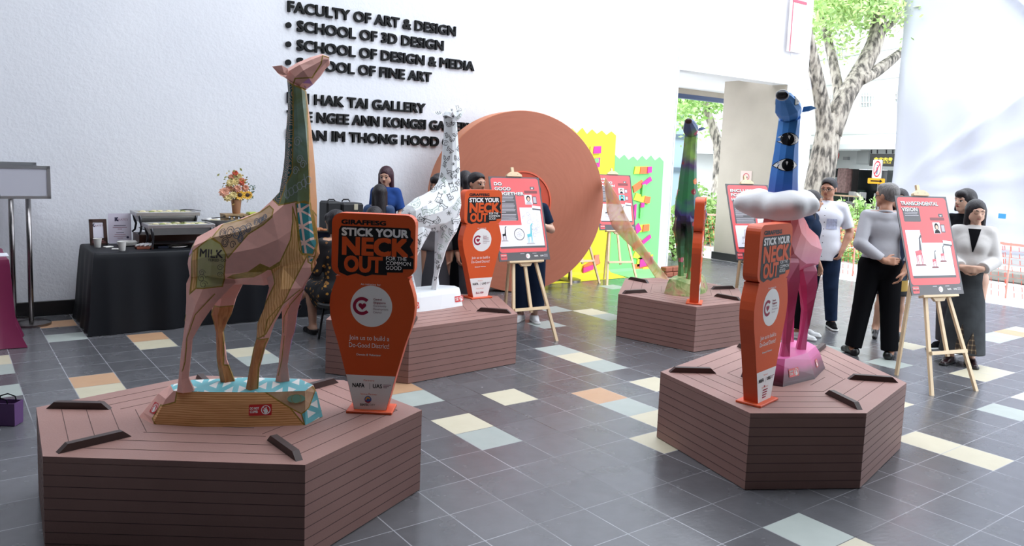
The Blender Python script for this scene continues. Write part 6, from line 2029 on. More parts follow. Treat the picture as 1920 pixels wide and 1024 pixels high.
tongs(xc + .13, 8.40, zr + .001, .12, 'black serving tongs lying on the rear chafing dish', .20)
tongs(xc2 - .08, 8.10, zr2 + .001, .6, 'black serving tongs lying on the front chafing dish', .16)
# third dish, round, with a black lid and tongs
x3 = at(414, 415, 8.35).x; z3 = at(410, 412, 8.3).z
t = thing('round_warmer', 'round steel food warmer with black handles behind the pink giraffe rump', 'food warmer', (x3, 8.38, TZ))
M = Matrix.Translation((x3, 8.38, 0))
m = MB(); m.lathe([(.0, TZ), (.12, TZ), (.13, TZ + .02), (.05, TZ + .05), (.16, z3 - .08), (.18, z3 - .02), (.185, z3), (.17, z3), (.15, z3 - .03), (0, z3 - .04)], 32, 0, M); m.build('bowl', M_CHR, t, 30)
m = MB(); r_ = random.Random(8)
for i in range(16): m.ball((r_.uniform(-.11, .11), r_.uniform(-.11, .11), z3 - .025), (.03, .025, .014), 8, 0, M)
m.build('food', _mats['food_cream'], t, True)
tongs(x3 - .10, 8.30, z3 + .002, .25, 'black serving tongs lying on the round food warmer, left pair', .22)
tongs(x3 + .02, 8.36, z3 + .014, -.15, 'black serving tongs lying on the round food warmer, right pair', .22)
# crate with flowers
a = at(421, 402, 8.35); b = at(463, 402, 8.35); cw = b.x - a.x; cxm = (a.x + b.x) / 2; cz = a.z
M_CRATE = mat('pale_crate_wood', 'A88B63', .6, noise=.25, nscale=8)
t = thing('slatted_crate', 'pale slatted wooden crate under the flower pot', 'crate', (cxm, 8.42, TZ))
m = MB(); m.box((cxm, 8.42, cz - .008), (cw, .2, .016)); m.box((cxm, 8.42, TZ + .008), (cw, .2, .016))
for sx in (-1, 1): m.box((cxm + sx * (cw / 2 - .012), 8.42, (cz + TZ) / 2), (.02, .18, cz - TZ - .034))
m.build('box_frame', M_CRATE, t)
for i in range(5):
    m = MB(); m.box((cxm - cw / 2 + .02 + i * (cw - .04) / 4, 8.325, (cz + TZ) / 2), (.03, .012, cz - TZ - .034)); m.build('slat', M_CRATE, t)
ptx = at(443, 400, 8.42).x; ptop = at(443, 374, 8.42).z
t = thing('flower_pot', 'terracotta pot of peach flowers and sunflowers on the slatted crate', 'flowers', (ptx, 8.42, cz))
M = Matrix.Translation((ptx, 8.42, cz)); ph_ = ptop - cz
m = MB(); m.lathe([(0, 0), (.034, 0), (.040, .01), (.052, ph_ - .02), (.053, ph_), (.046, ph_), (.042, ph_ - .02), (0, ph_ - .025)], 24, 0, M); m.build('pot', mat('terracotta_pot', 'A97A5A', .7, noise=.12), t, 40)
FM = [mat('petal_peach', 'DDA58C', .6), mat('petal_coral', 'D2694E', .6), mat('petal_yellow', 'E3B23E', .6), mat('flower_eye', '3A2215', .7), mat('petal_cream', 'DCCB94', .6)]
r_ = random.Random(21); top = Vector((ptx, 8.42, ptop))
def flower(kind, px, py, dy, r, mi):
    c = at(px, py, 8.42 + dy); d = (CAM - c).normalized(); d = (d + Vector((0, 0, .35))).normalized()
    Mf = frame(c, d.cross(Vector((0, 0, 1))), d); m = MB(); n = 13 if kind == 'sun' else 9
    for L in range(1 if kind == 'sun' else 3):
        rr = r * (1 - .27 * L)
        for i in range(n):
            a = 2 * PI * (i + .5 * L) / n; cA, sA = math.cos(a), math.sin(a); wv = rr * (.22 if kind == 'sun' else .34)
            pts = [(rr * .2 * cA, rr * .2 * sA, .004 * L), (rr * .65 * cA - wv * sA, rr * .65 * sA + wv * cA, .008 + .008 * L), (rr * cA, rr * sA, .002 + .014 * L), (rr * .65 * cA + wv * sA, rr * .65 * sA - wv * cA, .008 + .008 * L)]
            m.add(pts, [(0, 1, 2, 3)], 0, Mf)
    m.ball((0, 0, .008), (r * .38 if kind == 'sun' else r * .2, r * .38 if kind == 'sun' else r * .2, .01), 10, 1, Mf)
    s_ = MB(); s_.tube([top - Vector((0, 0, .03)), top.lerp(c, .5) + Vector((0, .01, .015)), c], .003, 6)
    fo = m.build('sunflower' if kind == 'sun' else 'blossom', [FM[mi], FM[3] if kind == 'sun' else FM[mi]], t)
    s_.build('stem', _mats.get('stem_green') or mat('stem_green', '5E6B3A', .7), fo, True)
for a in (('sun', 450, 366, -.05, .060, 2), ('sun', 464, 366, -.03, .058, 2), ('b', 420, 361, -.02, .058, 0), ('b', 430, 354, .0, .05, 0), ('b', 441, 340, .0, .052, 4), ('b', 453, 341, -.01, .048, 1), ('b', 441, 325, .0, .036, 1), ('b', 432, 343, -.02, .046, 4), ('b', 445, 354, -.04, .046, 0), ('b', 427, 371, -.04, .05, 4), ('b', 437, 366, -.05, .045, 4), ('b', 460, 353, .0, .045, 0), ('b', 448, 331, .02, .04, 4), ('b', 434, 333, .02, .04, 0)):
    flower(*a)
lv = MB()
for i in range(110):
    px, py = r_.gauss(444, 13), r_.gauss(352, 15)
    if py < 318 or px > 479: continue
    c = at(px, py, 8.42 + r_.uniform(-.06, .08)); d = Vector((r_.uniform(-1, 1), r_.uniform(-1, .2), r_.uniform(-.3, 1))).normalized(); sd = d.cross(Vector((r_.uniform(-1, 1), 1, .3))).normalized(); L = r_.uniform(.025, .05)
    lv.add([c, c + d * L * .5 + sd * L * .25, c + d * L, c + d * L * .5 - sd * L * .25], [(0, 1, 2, 3)], r_.choice((0, 0, 1)))
for i in range(40):
    c = at(r_.uniform(464, 477), r_.uniform(348, 376), 8.42 + r_.uniform(-.04, .06)); d = Vector((r_.uniform(-1, 1), r_.uniform(-1, .2), r_.uniform(-.3, 1))).normalized(); sd = d.cross(Vector((0, 1, .3))).normalized(); L = .02
    lv.add([c, c + d * L * .5 + sd * L * .4, c + d * L, c + d * L * .5 - sd * L * .4], [(0, 1, 2, 3)], 2)
lv.build('leaves', [mat('leaf_olive', '8A8A4E', .6), mat('leaf_gold', 'B99B57', .6), mat('leaf_eucalyptus', '5F7F74', .6)], t)
g0 = at(464, 407, 8.40); g1 = at(481, 407, 8.40); gt = at(470, 398, 8.40).z
m = MB(); m.box(((g0.x + g1.x) / 2 + .01, 8.42, (gt + TZ) / 2), (.11, .12, gt - TZ), bev=.012)
tag(m.build('lime_tin', mat('lime_tin', '9AA632', .4)), 'lime green tin beside the slatted crate', 'tin')
# black bag, basin, tray of food
a = at(605, 420, 8.48); b = at(672, 420, 8.48); zt_ = at(638, 377, 8.48).z
t = thing('carry_case', 'boxy black carrying bag with pale straps on the buffet table', 'bag', ((a.x + b.x) / 2, 8.48, TZ))
xm = (a.x + b.x) / 2; ww = b.x - a.x
for k, (xo, wq) in enumerate(((-ww * .3, ww * .40), (ww * .2, ww * .60))):
    m = MB(); m.box((xm + xo, 8.48 - .02 * k, (zt_ + TZ) / 2 - .008 * k), (wq, .24, zt_ - TZ - .016 * k), bev=.02); m.build('compartment', mat('bag_black', '141418', .6, bump=.1), t)
for xo in (-.13, .05):
    m = MB(); m.tube([(xm + xo - .05, 8.46, zt_ - .004), (xm + xo - .03, 8.46, zt_ + .02), (xm + xo + .03, 8.46, zt_ + .02), (xm + xo + .05, 8.46, zt_ - .004)], .008, 8); m.build('handle', M_TONG, t, True)
m = MB(); m.box((xm + ww * .27, 8.335, zt_ - .06), (.05, .006, .07), bev=.003); m.build('luggage_tag', mat('tag_cream', 'B5AD98', .6), t)
m = MB(); m.bar((xm + ww * .12, 8.333, zt_ - .22), (xm + ww * .36, 8.333, zt_ - .12), .02, .006, (0, 1, 0)); m.build('strap', _mats['tag_cream'], t)
p = at(608, 450, 8.12)
m = MB(); m.lathe([(0, TZ), (.11, TZ), (.13, TZ + .01), (.145, TZ + .115), (.15, TZ + .12), (.138, TZ + .12), (.125, TZ + .015), (0, TZ + .012)], 28, M=Matrix.Translation((p.x, 8.16, 0)))
tag(m.build('basin', mat('navy_plastic', '1B2448', .4), None, 30), 'dark blue basin on the buffet table behind the seated woman', 'basin')
t = thing('food_tray', 'black tray of fried snacks and lettuce resting on the blue basin', 'food', (p.x, 8.16, TZ + .12))
m = MB(); m.lathe([(0, TZ + .121), (.17, TZ + .121), (.20, TZ + .135), (.195, TZ + .138), (.165, TZ + .126), (0, TZ + .126)], 28, M=Matrix.Translation((p.x, 8.16, 0))); m.build('tray', M_TONG, t, 40)
r_ = random.Random(4)
for i in range(14):
    m = MB(); m.ball((p.x - .1 + r_.uniform(-.07, .09), 8.12 + r_.uniform(-.09, .1), TZ + .142), (.032, .025, .018), 10); m.build('snack', mat('fried_snack', 'A5653A', .6, noise=.2), t, True)
for i in range(4):
    m = MB(); m.ball((p.x + .08 + .03 * (i % 2), 8.08 + .04 * i, TZ + .136), (.04, .03, .010), 8); m.build('lettuce', mat('lettuce', '8FA34A', .6), t, True)
pc = at(619, 424, 8.24); cup(pc.x, 8.26, TZ + .128, 'white foam cup standing on the snack tray by the black bag', .042, .13, 'white paper cups')
slab('napkin_block', 'napkins', 'white napkin block on the table beside the blue basin', 625, 452, .085, .09, .075, M_CHINA)
slab('paper_plate', 'plate', 'flat white paper plate at the table edge near the flowered dress', 606, 456, .14, .10, .010, M_CHINA)
# purple bag on the floor at the left edge
q0 = on_z(20, 797)
t = thing('purple_bag', 'small purple open-topped bag standing alone on the slate floor', 'bag', (q0.x, q0.y, 0), .3)
M = Matrix.Translation((q0.x - .03, q0.y + .04, 0)) @ Matrix.Rotation(-.62, 4, 'Z')
m = MB()
def rc(w, d, z): return [M @ Vector((sx * w / 2, sy * d / 2, z)) for sx, sy in ((-1, -1), (1, -1), (1, 1), (-1, 1))]
m.loft([rc(.17, .08, .0), rc(.18, .085, .004), rc(.185, .09, .145)], False); m.add(rc(.17, .08, 0), [(3, 2, 1, 0)]); m.loft([rc(.185, .09, .145), rc(.176, .081, .145), rc(.165, .075, .012)], False, 0)
m.add(rc(.166, .076, .10), [(0, 1, 2, 3)], 1)
m.build('bag_body', [mat('purple_cloth', '5B3A6B', .6), M_BLKC], t)
for s in (-1, 1):
    m = MB(); m.tube([M @ Vector((x, s * .042, z)) for x, z in ((-.05, .14), (-.045, .165), (0, .18), (.045, .165), (.05, .14))], .004, 6); m.build('handle', M_BLKC, t, True)
# ================================================================== outdoors
M_PAVE = mat('pale_paving', 'C9C6C4', .8, noise=.08, nscale=2)
M_ASPH = mat('asphalt', '8A8888', .9, noise=.1, nscale=3)
M_GRASS = mat('verge_grass', '7FA052', .9, noise=.25, nscale=6)
g = MB(); g.box((40, 5, -.06), (55.0, 130, .1)); struct('ground', g, M_ASPH)
g = MB(); g.box((14.6, 6, -.02), (5.6, 60, .03)); g.box((5.4, 20.4, -.02), (12.8, 22, .03)); struct('trim_5', g, M_PAVE)
k = MB(); k.box((14.7, 4.6, .09), (.35, 5.2, .17), bev=.02); struct('trim_6', k, mat('kerb_grey', '9A978F', .8, noise=.2))

# ---- white hoarding sheet on a scaffold line
def sheet_mat():
    n = NT('white_plastic_sheet', .42)
    b = n.b; b.inputs['Base Color'].default_value = lin('C4C7D4'); 
    b.inputs['Transmission Weight'].default_value = 0.0
    n.bump(n.noise(n.tc.outputs['Object'], 2.2, 3), .22, .05)
    return n.m
t = thing('hoarding_sheet', 'tall creased white plastic hoarding sheet across the pavement', 'hoarding', (15.6, 6, 0))
A = Vector((15.3, 7.93, 0)); B = Vector((16.3, -1.5, 0)); d = (B - A); L = d.length; d.normalize(); nn = Vector((d.y, -d.x, 0))
if nn.dot(CAM - A) < 0: nn = -nn
m = MB(); nu, nz = 90, 70; Hs = 8.0; vs = []
def ridge(u, z, u0, z0, u1, z1, w_, a):
    p = Vector((u, z)); q0, q1 = Vector((u0, z0)), Vector((u1, z1)); e = q1 - q0; tt = max(0, min(1, (p - q0).dot(e) / e.length_squared)); dd = (p - q0 - e * tt).length
    return a * math.exp(-(dd / w_) ** 2) * math.sin(PI * min(1, max(0.02, tt)) * .9 + .1)
for i in range(nu + 1):
    for j in range(nz + 1):
        u, z = L * i / nu, .38 + (Hs - .38) * j / nz
        o = .05 * math.sin(u * 1.7 + .6 * math.sin(z)) + .03 * math.sin(z * 2.3 + u) + .02 * math.sin(u * 7 + z * 1.5) * (1 if z < 3 else .4)
        o *= 1.5; o += ridge(u, z, .05, 1.5, 3.3, 4.2, .09, .13) + ridge(u, z, .05, 1.45, 3.2, 3.0, .08, .07) + ridge(u, z, .05, 1.4, 3.0, 1.9, .07, .06) + ridge(u, z, .05, 1.35, 2.6, .9, .07, .05)
        o += ridge(u, z, 1.2, 5.6, 2.7, 4.0, .06, .12) + ridge(u, z, 3.1, 0.4, 3.3, 6, .08, .06) + ridge(u, z, 5.2, .4, 5.0, 6, .08, .07)
        vs.append(A + d * u + nn * o + Vector((0, 0, z)) - d * (.10 * (z - 1.5) / 3 if i == 0 else 0))
m.add(vs, [(i * (nz + 1) + j, (i + 1) * (nz + 1) + j, (i + 1) * (nz + 1) + j + 1, i * (nz + 1) + j + 1) for i in range(nu) for j in range(nz)])
o = m.build('plastic_sheet', sheet_mat(), t, True); so_ = o.modifiers.new('thickness', 'SOLIDIFY'); so_.thickness = .01
for k in range(5):
    p = A + d * (L * k / 4) - nn * .2
    m = MB(); m.tube([p, p + Vector((0, 0, 8))], .03, 8); m.build('scaffold_pole', M_STEEL, t, True)
q = on_plane(1881, 405, A + nn * .12, nn); m = MB(); M = frame(q + nn * .06, d, nn); m.prism([(-.06, -.045), (.06, -.045), (.06, .04), (-.06, .045)], 0, .004, 0, M)
m.build('blue_tape', mat('tape_blue', '3E8FE0', .5), t)

# ---- orange safety netting
M_NET = mat('net_orange', 'E8604A', .7)
M_NETB = mat('net_band', 'F2A898', .7)
def net(pts, h_, label, stepx=.10, stepz=.09):
    t = thing('safety_net', label, 'safety net', tuple(pts[0]), 0, 'orange safety netting')
    mb = MB()
    for a, b in zip(pts, pts[1:]):
        bd = MB()
        a = Vector(a); b = Vector(b); L_ = (b - a).length; n = int(L_ / stepx); dd = (b - a).normalized(); nz_ = int(h_ / stepz)
        def P(i, j):
            f = i / n; z = h_ * j / nz_
            sag = .05 * math.sin(f * PI * max(1, round(L_ / 2)))**2 * (j / nz_)
            side = .05 * math.sin(i * .35 + j * .3)
            return a + (b - a) * f + Vector((dd.y, -dd.x, 0)) * side + Vector((0, 0, .02 + z - sag)) + dd * (.10 * j / nz_)
        for i in range(n + 1):
            for j in range(nz_):
                p0, p1 = P(i, j), P(i, j + 1)
                mb.bar(p0, p0.lerp(p1, .66), .008, .003, (dd.y, -dd.x, 0))
        for j in range(nz_):
            for i in range(n):
                mb.bar(P(i, j), P(i + 1, j), .0028, .002, (dd.y, -dd.x, 0))
        for i in range(n): bd.bar(P(i, nz_) , P(i + 1, nz_), .035, .004, (dd.y, -dd.x, 0))
        bd.build('top_band', M_NETB, t)
    mb.build('mesh', M_NET, t)
    for p in pts:
        m = MB(); m.tube([Vector(p), Vector(p) + Vector((0, 0, h_ + .04))], .012, 8); m.build('post', M_NETB, t, True)
    return t
net([(13.0, 2.2, 0), (12.6, 4.7, 0), (12.45, 7.0, 0), (12.5, 8.1, 0)], .78, 'orange safety netting along the pavement in front of the white hoarding')
net([(12.8, 9.75, 0), (12.7, 10.6, 0), (12.2, 12.5, 0)], .80, 'orange safety netting seen through the wall opening')

# ---- planting
def leafmat(name, a, b, tr=.25):
    n = NT(name, .55); n.color(n.mix(n.noise(n.tc.outputs['Object'], 1.8, 3), lin(a), lin(b)))
    n.b.inputs['Subsurface Weight'].default_value = 0
    return n.m
M_L1 = leafmat('leaf_bright', '8FB562', 'B4D184'); M_L2 = leafmat('leaf_mid', '5E8A3E', '86AE55'); M_L3 = leafmat('leaf_yellow', 'C6C47C', 'DDD6A4'); M_L4 = leafmat('leaf_pale_green', 'A5CC80', 'CBE3A8'); M_FLR = mat('blossom_coral', 'D98A72', .6)
def leaves(mb, pts, n, size, r_, flat=.3, mi=(0,)):
    for _ in range(n):
        c = pts(r_); d = Vector((r_.gauss(0, 1), r_.gauss(0, 1), r_.gauss(.2, .8))).normalized(); u = Vector((r_.gauss(0, 1), r_.gauss(0, 1), r_.gauss(0, 1))); s_ = d.cross(u).normalized(); L_ = size * r_.uniform(.6, 1.3)
        mb.add([c, c + d * L_ * .5 + s_ * L_ * flat, c + d * L_, c + d * L_ * .5 - s_ * L_ * flat], [(0, 1, 2, 3)], r_.choice(mi))
def shrub(x, y, r, h_, label, ms, n=420, size=.16, seed=1, z=0.0, grp='shrubs along the roadside planting'):
    t = thing('shrub', label, 'shrub', (x, y, z), 0, grp); r_ = random.Random(seed)
    m = MB()
    for k in range(5):
        a = r_.uniform(0, 6.28); m.tube([(x, y, z), (x + .3 * r * math.cos(a), y + .3 * r * math.sin(a), z + h_ * .5), (x + .6 * r * math.cos(a), y + .6 * r * math.sin(a), z + h_ * .85)], [.02, .014, .006], 6)
    m.build('stems', mat('shrub_bark', '6B5A45', .8), t, True)
    def pt(q):
        while True:
            v = Vector((q.uniform(-1, 1), q.uniform(-1, 1), q.uniform(0, 1)))
            if .35 < v.length < 1: return Vector((x + v.x * r, y + v.y * r, z + .05 + v.z * h_))
    m = MB(); leaves(m, pt, n, size, r_, .28, range(len(ms))); m.build('foliage', ms, t)
    return t
i = 0
where = ['left end of the row', 'second from the left', 'middle of the row', 'second from the right', 'right end of the row']
for k in range(5):
    px = 1576 + k * 34; p = CAM + ray(px, 400) * (19.5 + .5 * (k % 2)); shrub(p.x, p.y, .36, 1.02 + .08 * (k % 3), 'bright green shrub of the taller hedge row across the pavement, ' + where[k], [M_L1, M_L4, M_L4], 620, .12, 10 + k)
for k in range(5):
    px = 1574 + k * 33; p = CAM + ray(px, 420) * (17.4 + .4 * (k % 2)); shrub(p.x, p.y, .29, .62 + .05 * (k % 3), 'yellow-green shrub of the low hedge row across the pavement, ' + where[k], [M_L3, M_L1, M_L3, M_FLR], 520, .085, 30 + k)
gm = MB(); r_ = random.Random(3)
p0 = CAM + ray(1580, 430) * 15.6; p1 = CAM + ray(1720, 430) * 15.3
leaves(gm, lambda q: Vector((p0.x + (p1.x - p0.x) * (f := q.random()) + q.uniform(-.6, .6), p0.y + (p1.y - p0.y) * f + q.uniform(-.5, .5), q.uniform(0, .16))), 1800, .12, r_, .2, (0, 1))
tag(gm.build('verge_plants', [M_L1, M_L2]), 'strip of low bright green ground cover below the hedge', 'plants', kind='stuff')
# plants seen through the opening
spots = [(1268, 14.6, .55, 1.0), (1300, 17.6, .55, 1.35), (1332, 17.6, .5, 1.1)]
names = ['leftmost', 'middle', 'rightmost']
for k, (px, dd, r, h_) in enumerate(spots):
    p = CAM + ray(px, 400) * dd; shrub(p.x, p.y, r, h_, 'green shrub behind the netting seen through the wall opening, %s of three' % names[k], [M_L1, M_L4, M_L2], 900, .12, 60 + k, 0, 'shrubs seen through the opening')
pt_ = CAM + ray(1268, 500) * 12.3
m = MB(); r_ = random.Random(6)
for i in range(2):
    for j in range(4):
        m.box((pt_.x + .16 * j - .2, pt_.y + .02 * (i % 2), .045 + .08 * i), (.15, .12, .07), bev=.008)
tag(m.build('red_brick_kerb', mat('brick_red', '9A5A44', .8, noise=.25)), 'low brown brick stack beside the netting, seen through the opening', 'bricks')

# ---- trees
def bark():
    n = NT('rain_tree_bark', .85); v = n.tc.outputs['Object']; x, y, z = n.xyz(v)
    w_ = n.comb(n.math('MULTIPLY', x, 3.0), n.math('MULTIPLY', y, 3.0), z)
    n.color(n.ramp(n.noise(w_, 4.5, 9, dist=.2), [(.34, '3A3733'), (.46, '77716A'), (.54, 'A39B90'), (.7, 'BDB6AA')]))
    n.bump(n.noise(w_, 9, 5), .6, .03)
    return n.m
M_BARK = bark()
def limb_mesh(mb, pts, rad, n=14):
    # smooth the path a little
    P = [Vector(p) for p in pts]; out = []; rr = []
    for i in range(len(P) - 1):
        for k in range(5):
            t_ = k / 5; a = P[max(i - 1, 0)]; b = P[i]; c = P[i + 1]; d_ = P[min(i + 2, len(P) - 1)]
            out.append(.5 * ((2 * b) + (c - a) * t_ + (2 * a - 5 * b + 4 * c - d_) * t_ * t_ + (3 * b - a - 3 * c + d_) * t_ ** 3)); rr.append(rad[i] + (rad[i + 1] - rad[i]) * t_)
    out.append(P[-1]); rr.append(rad[-1]); mb.tube(out, rr, n)
D = 15.5
def T(px, py, dd=D): return CAM + ray(px, py) * dd
sc = D / FPX
base = T(1536, 463); tr_ = thing('rain_tree', 'large pale-barked tree with forking limbs beyond the pavement, left of the white hoarding', 'tree', (base.x, base.y, 0))
m = MB()
limb_mesh(m, [Vector((base.x - .1, base.y, 0)), T(1528, 420), T(1537, 340), T(1551, 260), T(1556, 215)], [40 * sc, 30 * sc, 26 * sc, 23 * sc, 18 * sc])
limb_mesh(m, [T(1548, 260), T(1542, 200, D - .1), T(1528, 130, D - .3), T(1516, 75, D - .5), T(1505, 10, D - .8), T(1498, -60, D - 1)], [17 * sc, 14 * sc, 12 * sc, 10 * sc, 8 * sc, 7 * sc])
limb_mesh(m, [T(1572, 212), T(1571, 165, D + .3), T(1556, 90, D + .6), T(1543, 40, D + 1), T(1532, -10, D + 1.4)], [11 * sc, 10 * sc, 8.5 * sc, 7 * sc, 5 * sc])
limb_mesh(m, [T(1556, 250), T(1583, 185), T(1617, 128, D + .2), T(1643, 70, D + .3), T(1650, 0, D + .5), T(1655, -70, D + .6)], [22 * sc, 18 * sc, 17 * sc, 15 * sc, 13 * sc, 11 * sc])
limb_mesh(m, [T(1612, 150), T(1640, 135, D + .3), T(1668, 115, D + .5), T(1690, 98, D + .8), T(1725, 80, D + 1.2)], [12 * sc, 12 * sc, 10 * sc, 8 * sc, 6 * sc])
limb_mesh(m, [T(1652, 62, D + .3), T(1672, 42, D + .4), T(1695, 22, D + .8), T(1730, 0, D + 1.2)], [8 * sc, 7 * sc, 6.5 * sc, 5 * sc])
m.build('trunk', M_BARK, tr_, True)
m = MB(); r_ = random.Random(31)
cl_ = []
for _ in range(150): cl_.append((r_.uniform(1506, 1695), r_.gauss(-5, 30), r_.uniform(15, 18), r_.uniform(10, 24)))
for c_ in ((1525, 30, 15.5), (1555, 25, 16), (1580, 45, 17), (1575, 85, 17), (1600, 60, 16), (1555, 70, 16), (1525, 100, 18), (1605, 25, 15), (1630, 15, 17), (1560, 52, 15), (1595, 100, 18), (1690, 60, 16), (1665, 20, 15), (1520, 60, 17), (1685, 30, 17), (1600, 5, 15), (1640, -5, 15)): cl_.append((c_[0], c_[1], c_[2], 20))
for px, py, dd, s_ in cl_:
    c = T(px, py, dd); rr = s_ * dd / FPX
    leaves(m, lambda q: c + Vector((q.gauss(0, rr), q.gauss(0, rr), q.gauss(0, rr * .7))), 46, .13, r_, .22, (0, 1, 2))
m.build('foliage', [M_L4, M_L1, leafmat('leaf_sunlit', 'B5CF7C', 'D3E6A6')], tr_)
# tree seen through the opening
b2 = CAM + ray(1340, 420) * 19.5; t2 = thing('slender_tree', 'leafy tree with a leaning trunk seen through the wall opening', 'tree', (b2.x, b2.y, 0)); m = MB()
D2 = 19.5
limb_mesh(m, [(b2.x, b2.y, 0), T(1348, 300, D2), T(1340, 250, D2), T(1328, 215, D2), T(1316, 170, D2), T(1306, 120, D2)], [.16, .14, .12, .10, .08, .06])
m.build('trunk', M_BARK, t2, True)
m = MB(); r_ = random.Random(77)
for _ in range(95):
    px, py = r_.uniform(1262, 1350), r_.gauss(188, 28)
    if px > 1312 and 195 < py < 235: continue
    if px > 1300 and r_.random() < .45: continue
    c = T(px, py, r_.uniform(18.6, 21)); leaves(m, lambda q: c + Vector((q.gauss(0, .22), q.gauss(0, .22), q.gauss(0, .18))), 40, .15, r_, .24, (0, 1, 2))
m.build('foliage', [M_L1, M_L4, M_L2], t2)

# ---- buildings across the road
FD = 34.0
fQ = CAM + ray(1600, 377) * FD; fQ.z = 0
fal = Vector((-.33, -.945, 0)).normalized(); fn = Vector((-.945, .33, 0)).normalized()
def fac(px, py, off=0.0):
    p = on_plane(px, py, fQ + fn * off, fn); return ((p - fQ).dot(fal), p.z)
MF = frame(fQ, fal, fn)
M_FAC = mat('white_render', 'E4E6E2', .8, noise=.03, nscale=1)
M_FACG = mat('pale_grey_render', 'C4C7C4', .8)
M_DGLS = mat('dark_glass', '262B2C', .15)
bt_ = thing('shophouse_building', 'white building across the road with a dark eatery shopfront at street level', 'building', tuple(fQ))
x0 = fac(1440, 300)[0]; x1 = x0 + 26
zb = fac(1600, 317)[1]; zs = fac(1600, 281)[1]; zbeam = fac(1600, 272)[1]
m = MB(); m.box(((x0 + x1) / 2, (zbeam + 22) / 2, -4), (x1 - x0, 22 - zbeam, 8), 0, MF)
m.build('wall', M_FAC, bt_)
m = MB(); m.box(((x0 + x1) / 2, (zs + zbeam) / 2, .25), (x1 - x0, zbeam - zs, 1.0), 0, MF); m.build('canopy', M_FACG, bt_)
m = MB(); m.box(((x0 + x1) / 2, (zb + zs) / 2, -.6), (x1 - x0, zs - zb, .5), 0, MF); m.build('fascia', mat('fascia_grey', 'B9BDBB', .8), bt_)
for k, py in enumerate((250, 155, 105, 60)):
    z_ = fac(1580, py)[1]; m = MB(); m.box(((x0 + x1) / 2, z_, .03), (x1 - x0, .10, .10), 0, MF); m.build('string_course', M_FACG, bt_)
def frect(px0, py0, px1, py1, off, name, m_, parent, dep=.06):
    a = fac(px0, py1, off); b = fac(px1, py0, off); mb = MB(); mb.box(((a[0] + b[0]) / 2, (a[1] + b[1]) / 2, off), (b[0] - a[0], b[1] - a[1], dep), 0, MF)
    return mb.build(name, m_, parent)
# white pier left of the tree, windows with red grilles
frect(1478, 276, 1524, 470, -.2, 'pier', M_FAC, bt_, .9)
M_WIN = mat('window_pale', 'B9C2C0', .3)
for (px0, py0, px1, py1) in ((1612, 172, 1638, 200), (1676, 170, 1700, 190), (1560, 80, 1585, 112), (1545, 178, 1560, 205)):
    wdo = frect(px0, py0, px1, py1, .03, 'window', M_WIN, bt_)
    g_ = MB()
    for i in range(5):
        px = px0 + (px1 - px0) * (i + .5) / 5; a = fac(px, py1, .1); b = fac(px, py0, .1); g_.bar(MF @ Vector((a[0], a[1], .1)), MF @ Vector((b[0], b[1], .1)), .04, .03, tuple(fn))
    for i in range(2):
        py = py0 + (py1 - py0) * (i + .6) / 2.2; a = fac(px0, py, .1); b = fac(px1, py, .1); g_.bar(MF @ Vector((a[0], a[1], .1)), MF @ Vector((b[0], b[1], .1)), .04, .03, tuple(fn))
    g_.build('window_grille', mat('grille_pale', 'D8CFCB', .6), wdo)
# shopfront
zg = 0.0
m = MB(); m.box(((x0 + x1) / 2, zb / 2, -2.2), (x1 - x0, zb, .2), 0, MF); m.build('shop_back_wall', M_DGLS, bt_)
frect(1576, 316, 1597, 361, -.5, 'patterned_column', mat('rose_mosaic', '9C7B76', .7, noise=.45, nscale=9), bt_, .5)
frect(1599, 317, 1604, 395, -.6, 'shop_post', mat('post_dark', '2A2625', .6), bt_, .3)
frect(1662, 317, 1670, 400, -.9, 'shop_post', mat('post_grey', '6A7070', .5), bt_, .3)
frect(1552, 316, 1575, 331, -1.2, 'shop_window', M_DGLS, bt_); frect(1552, 333, 1575, 356, -1.2, 'counter_screen', mat('screen_pale', 'A9B8BA', .4), bt_)
frect(1553, 357, 1622, 385, -1.4, 'planter_screen', mat('screen_green', '1E3B2C', .7), bt_)
frect(1607, 284, 1631, 307, -.30, 'air_vent', mat('vent_grey', '9DA19F', .6), bt_, .1)
frect(1552, 284, 1570, 310, -.32, 'shop_sign_mint', mat('sign_mint', 'A9CFC4', .6), bt_, .06)
frect(1583, 294, 1592, 300, -.3, 'wall_lamp', mat('lamp_grey', '8A8C8C', .5), bt_, .15)
sg = thing('shop_sign', 'black hanging shop sign with yellow Chinese characters above the eatery', 'sign', tuple(MF @ Vector((fac(1655, 300)[0], fac(1655, 300)[1], .8))))
a = fac(1632, 311, .75); b = fac(1680, 289, .75); MS = MF @ Matrix.Translation((0, 0, .75))
m = MB(); m.box(((a[0] + b[0]) / 2, (a[1] + b[1]) / 2, 0), (b[0] - a[0], b[1] - a[1], .12), 0, MS); bo = m.build('board', mat('sign_black', '1C1A18', .5), sg)
m = MB(); c0 = fac(1638.5, 300, .81); c1 = fac(1674, 295, .81); put_text(m, '\u91d1\u9f99\u8089\u9aa8', c0[0], c0[1] - .02, (fac(1640, 293.5, .81)[1] - c0[1]) * .75, MS, w=c1[0] - c0[0], bold=.03, z=.066)
c0 = fac(1653, 306.5, .81); put_text(m, 'Bak Kut', c0[0], c0[1], .10, MS, w=fac(1671, 306, .81)[0] - c0[0], z=.066); m.build('yellow_lettering', mat('sign_yellow', 'D9C23A', .5), bo)
for px in (1634, 1645, 1662, 1674):
    a = fac(px, 288, .75); b = fac(px, 281, .75); m = MB(); m.tube([MS @ Vector((a[0], a[1], 0)), MS @ Vector((b[0], b[1], 0))], .03, 6); m.build('hanger', M_BLK, sg)
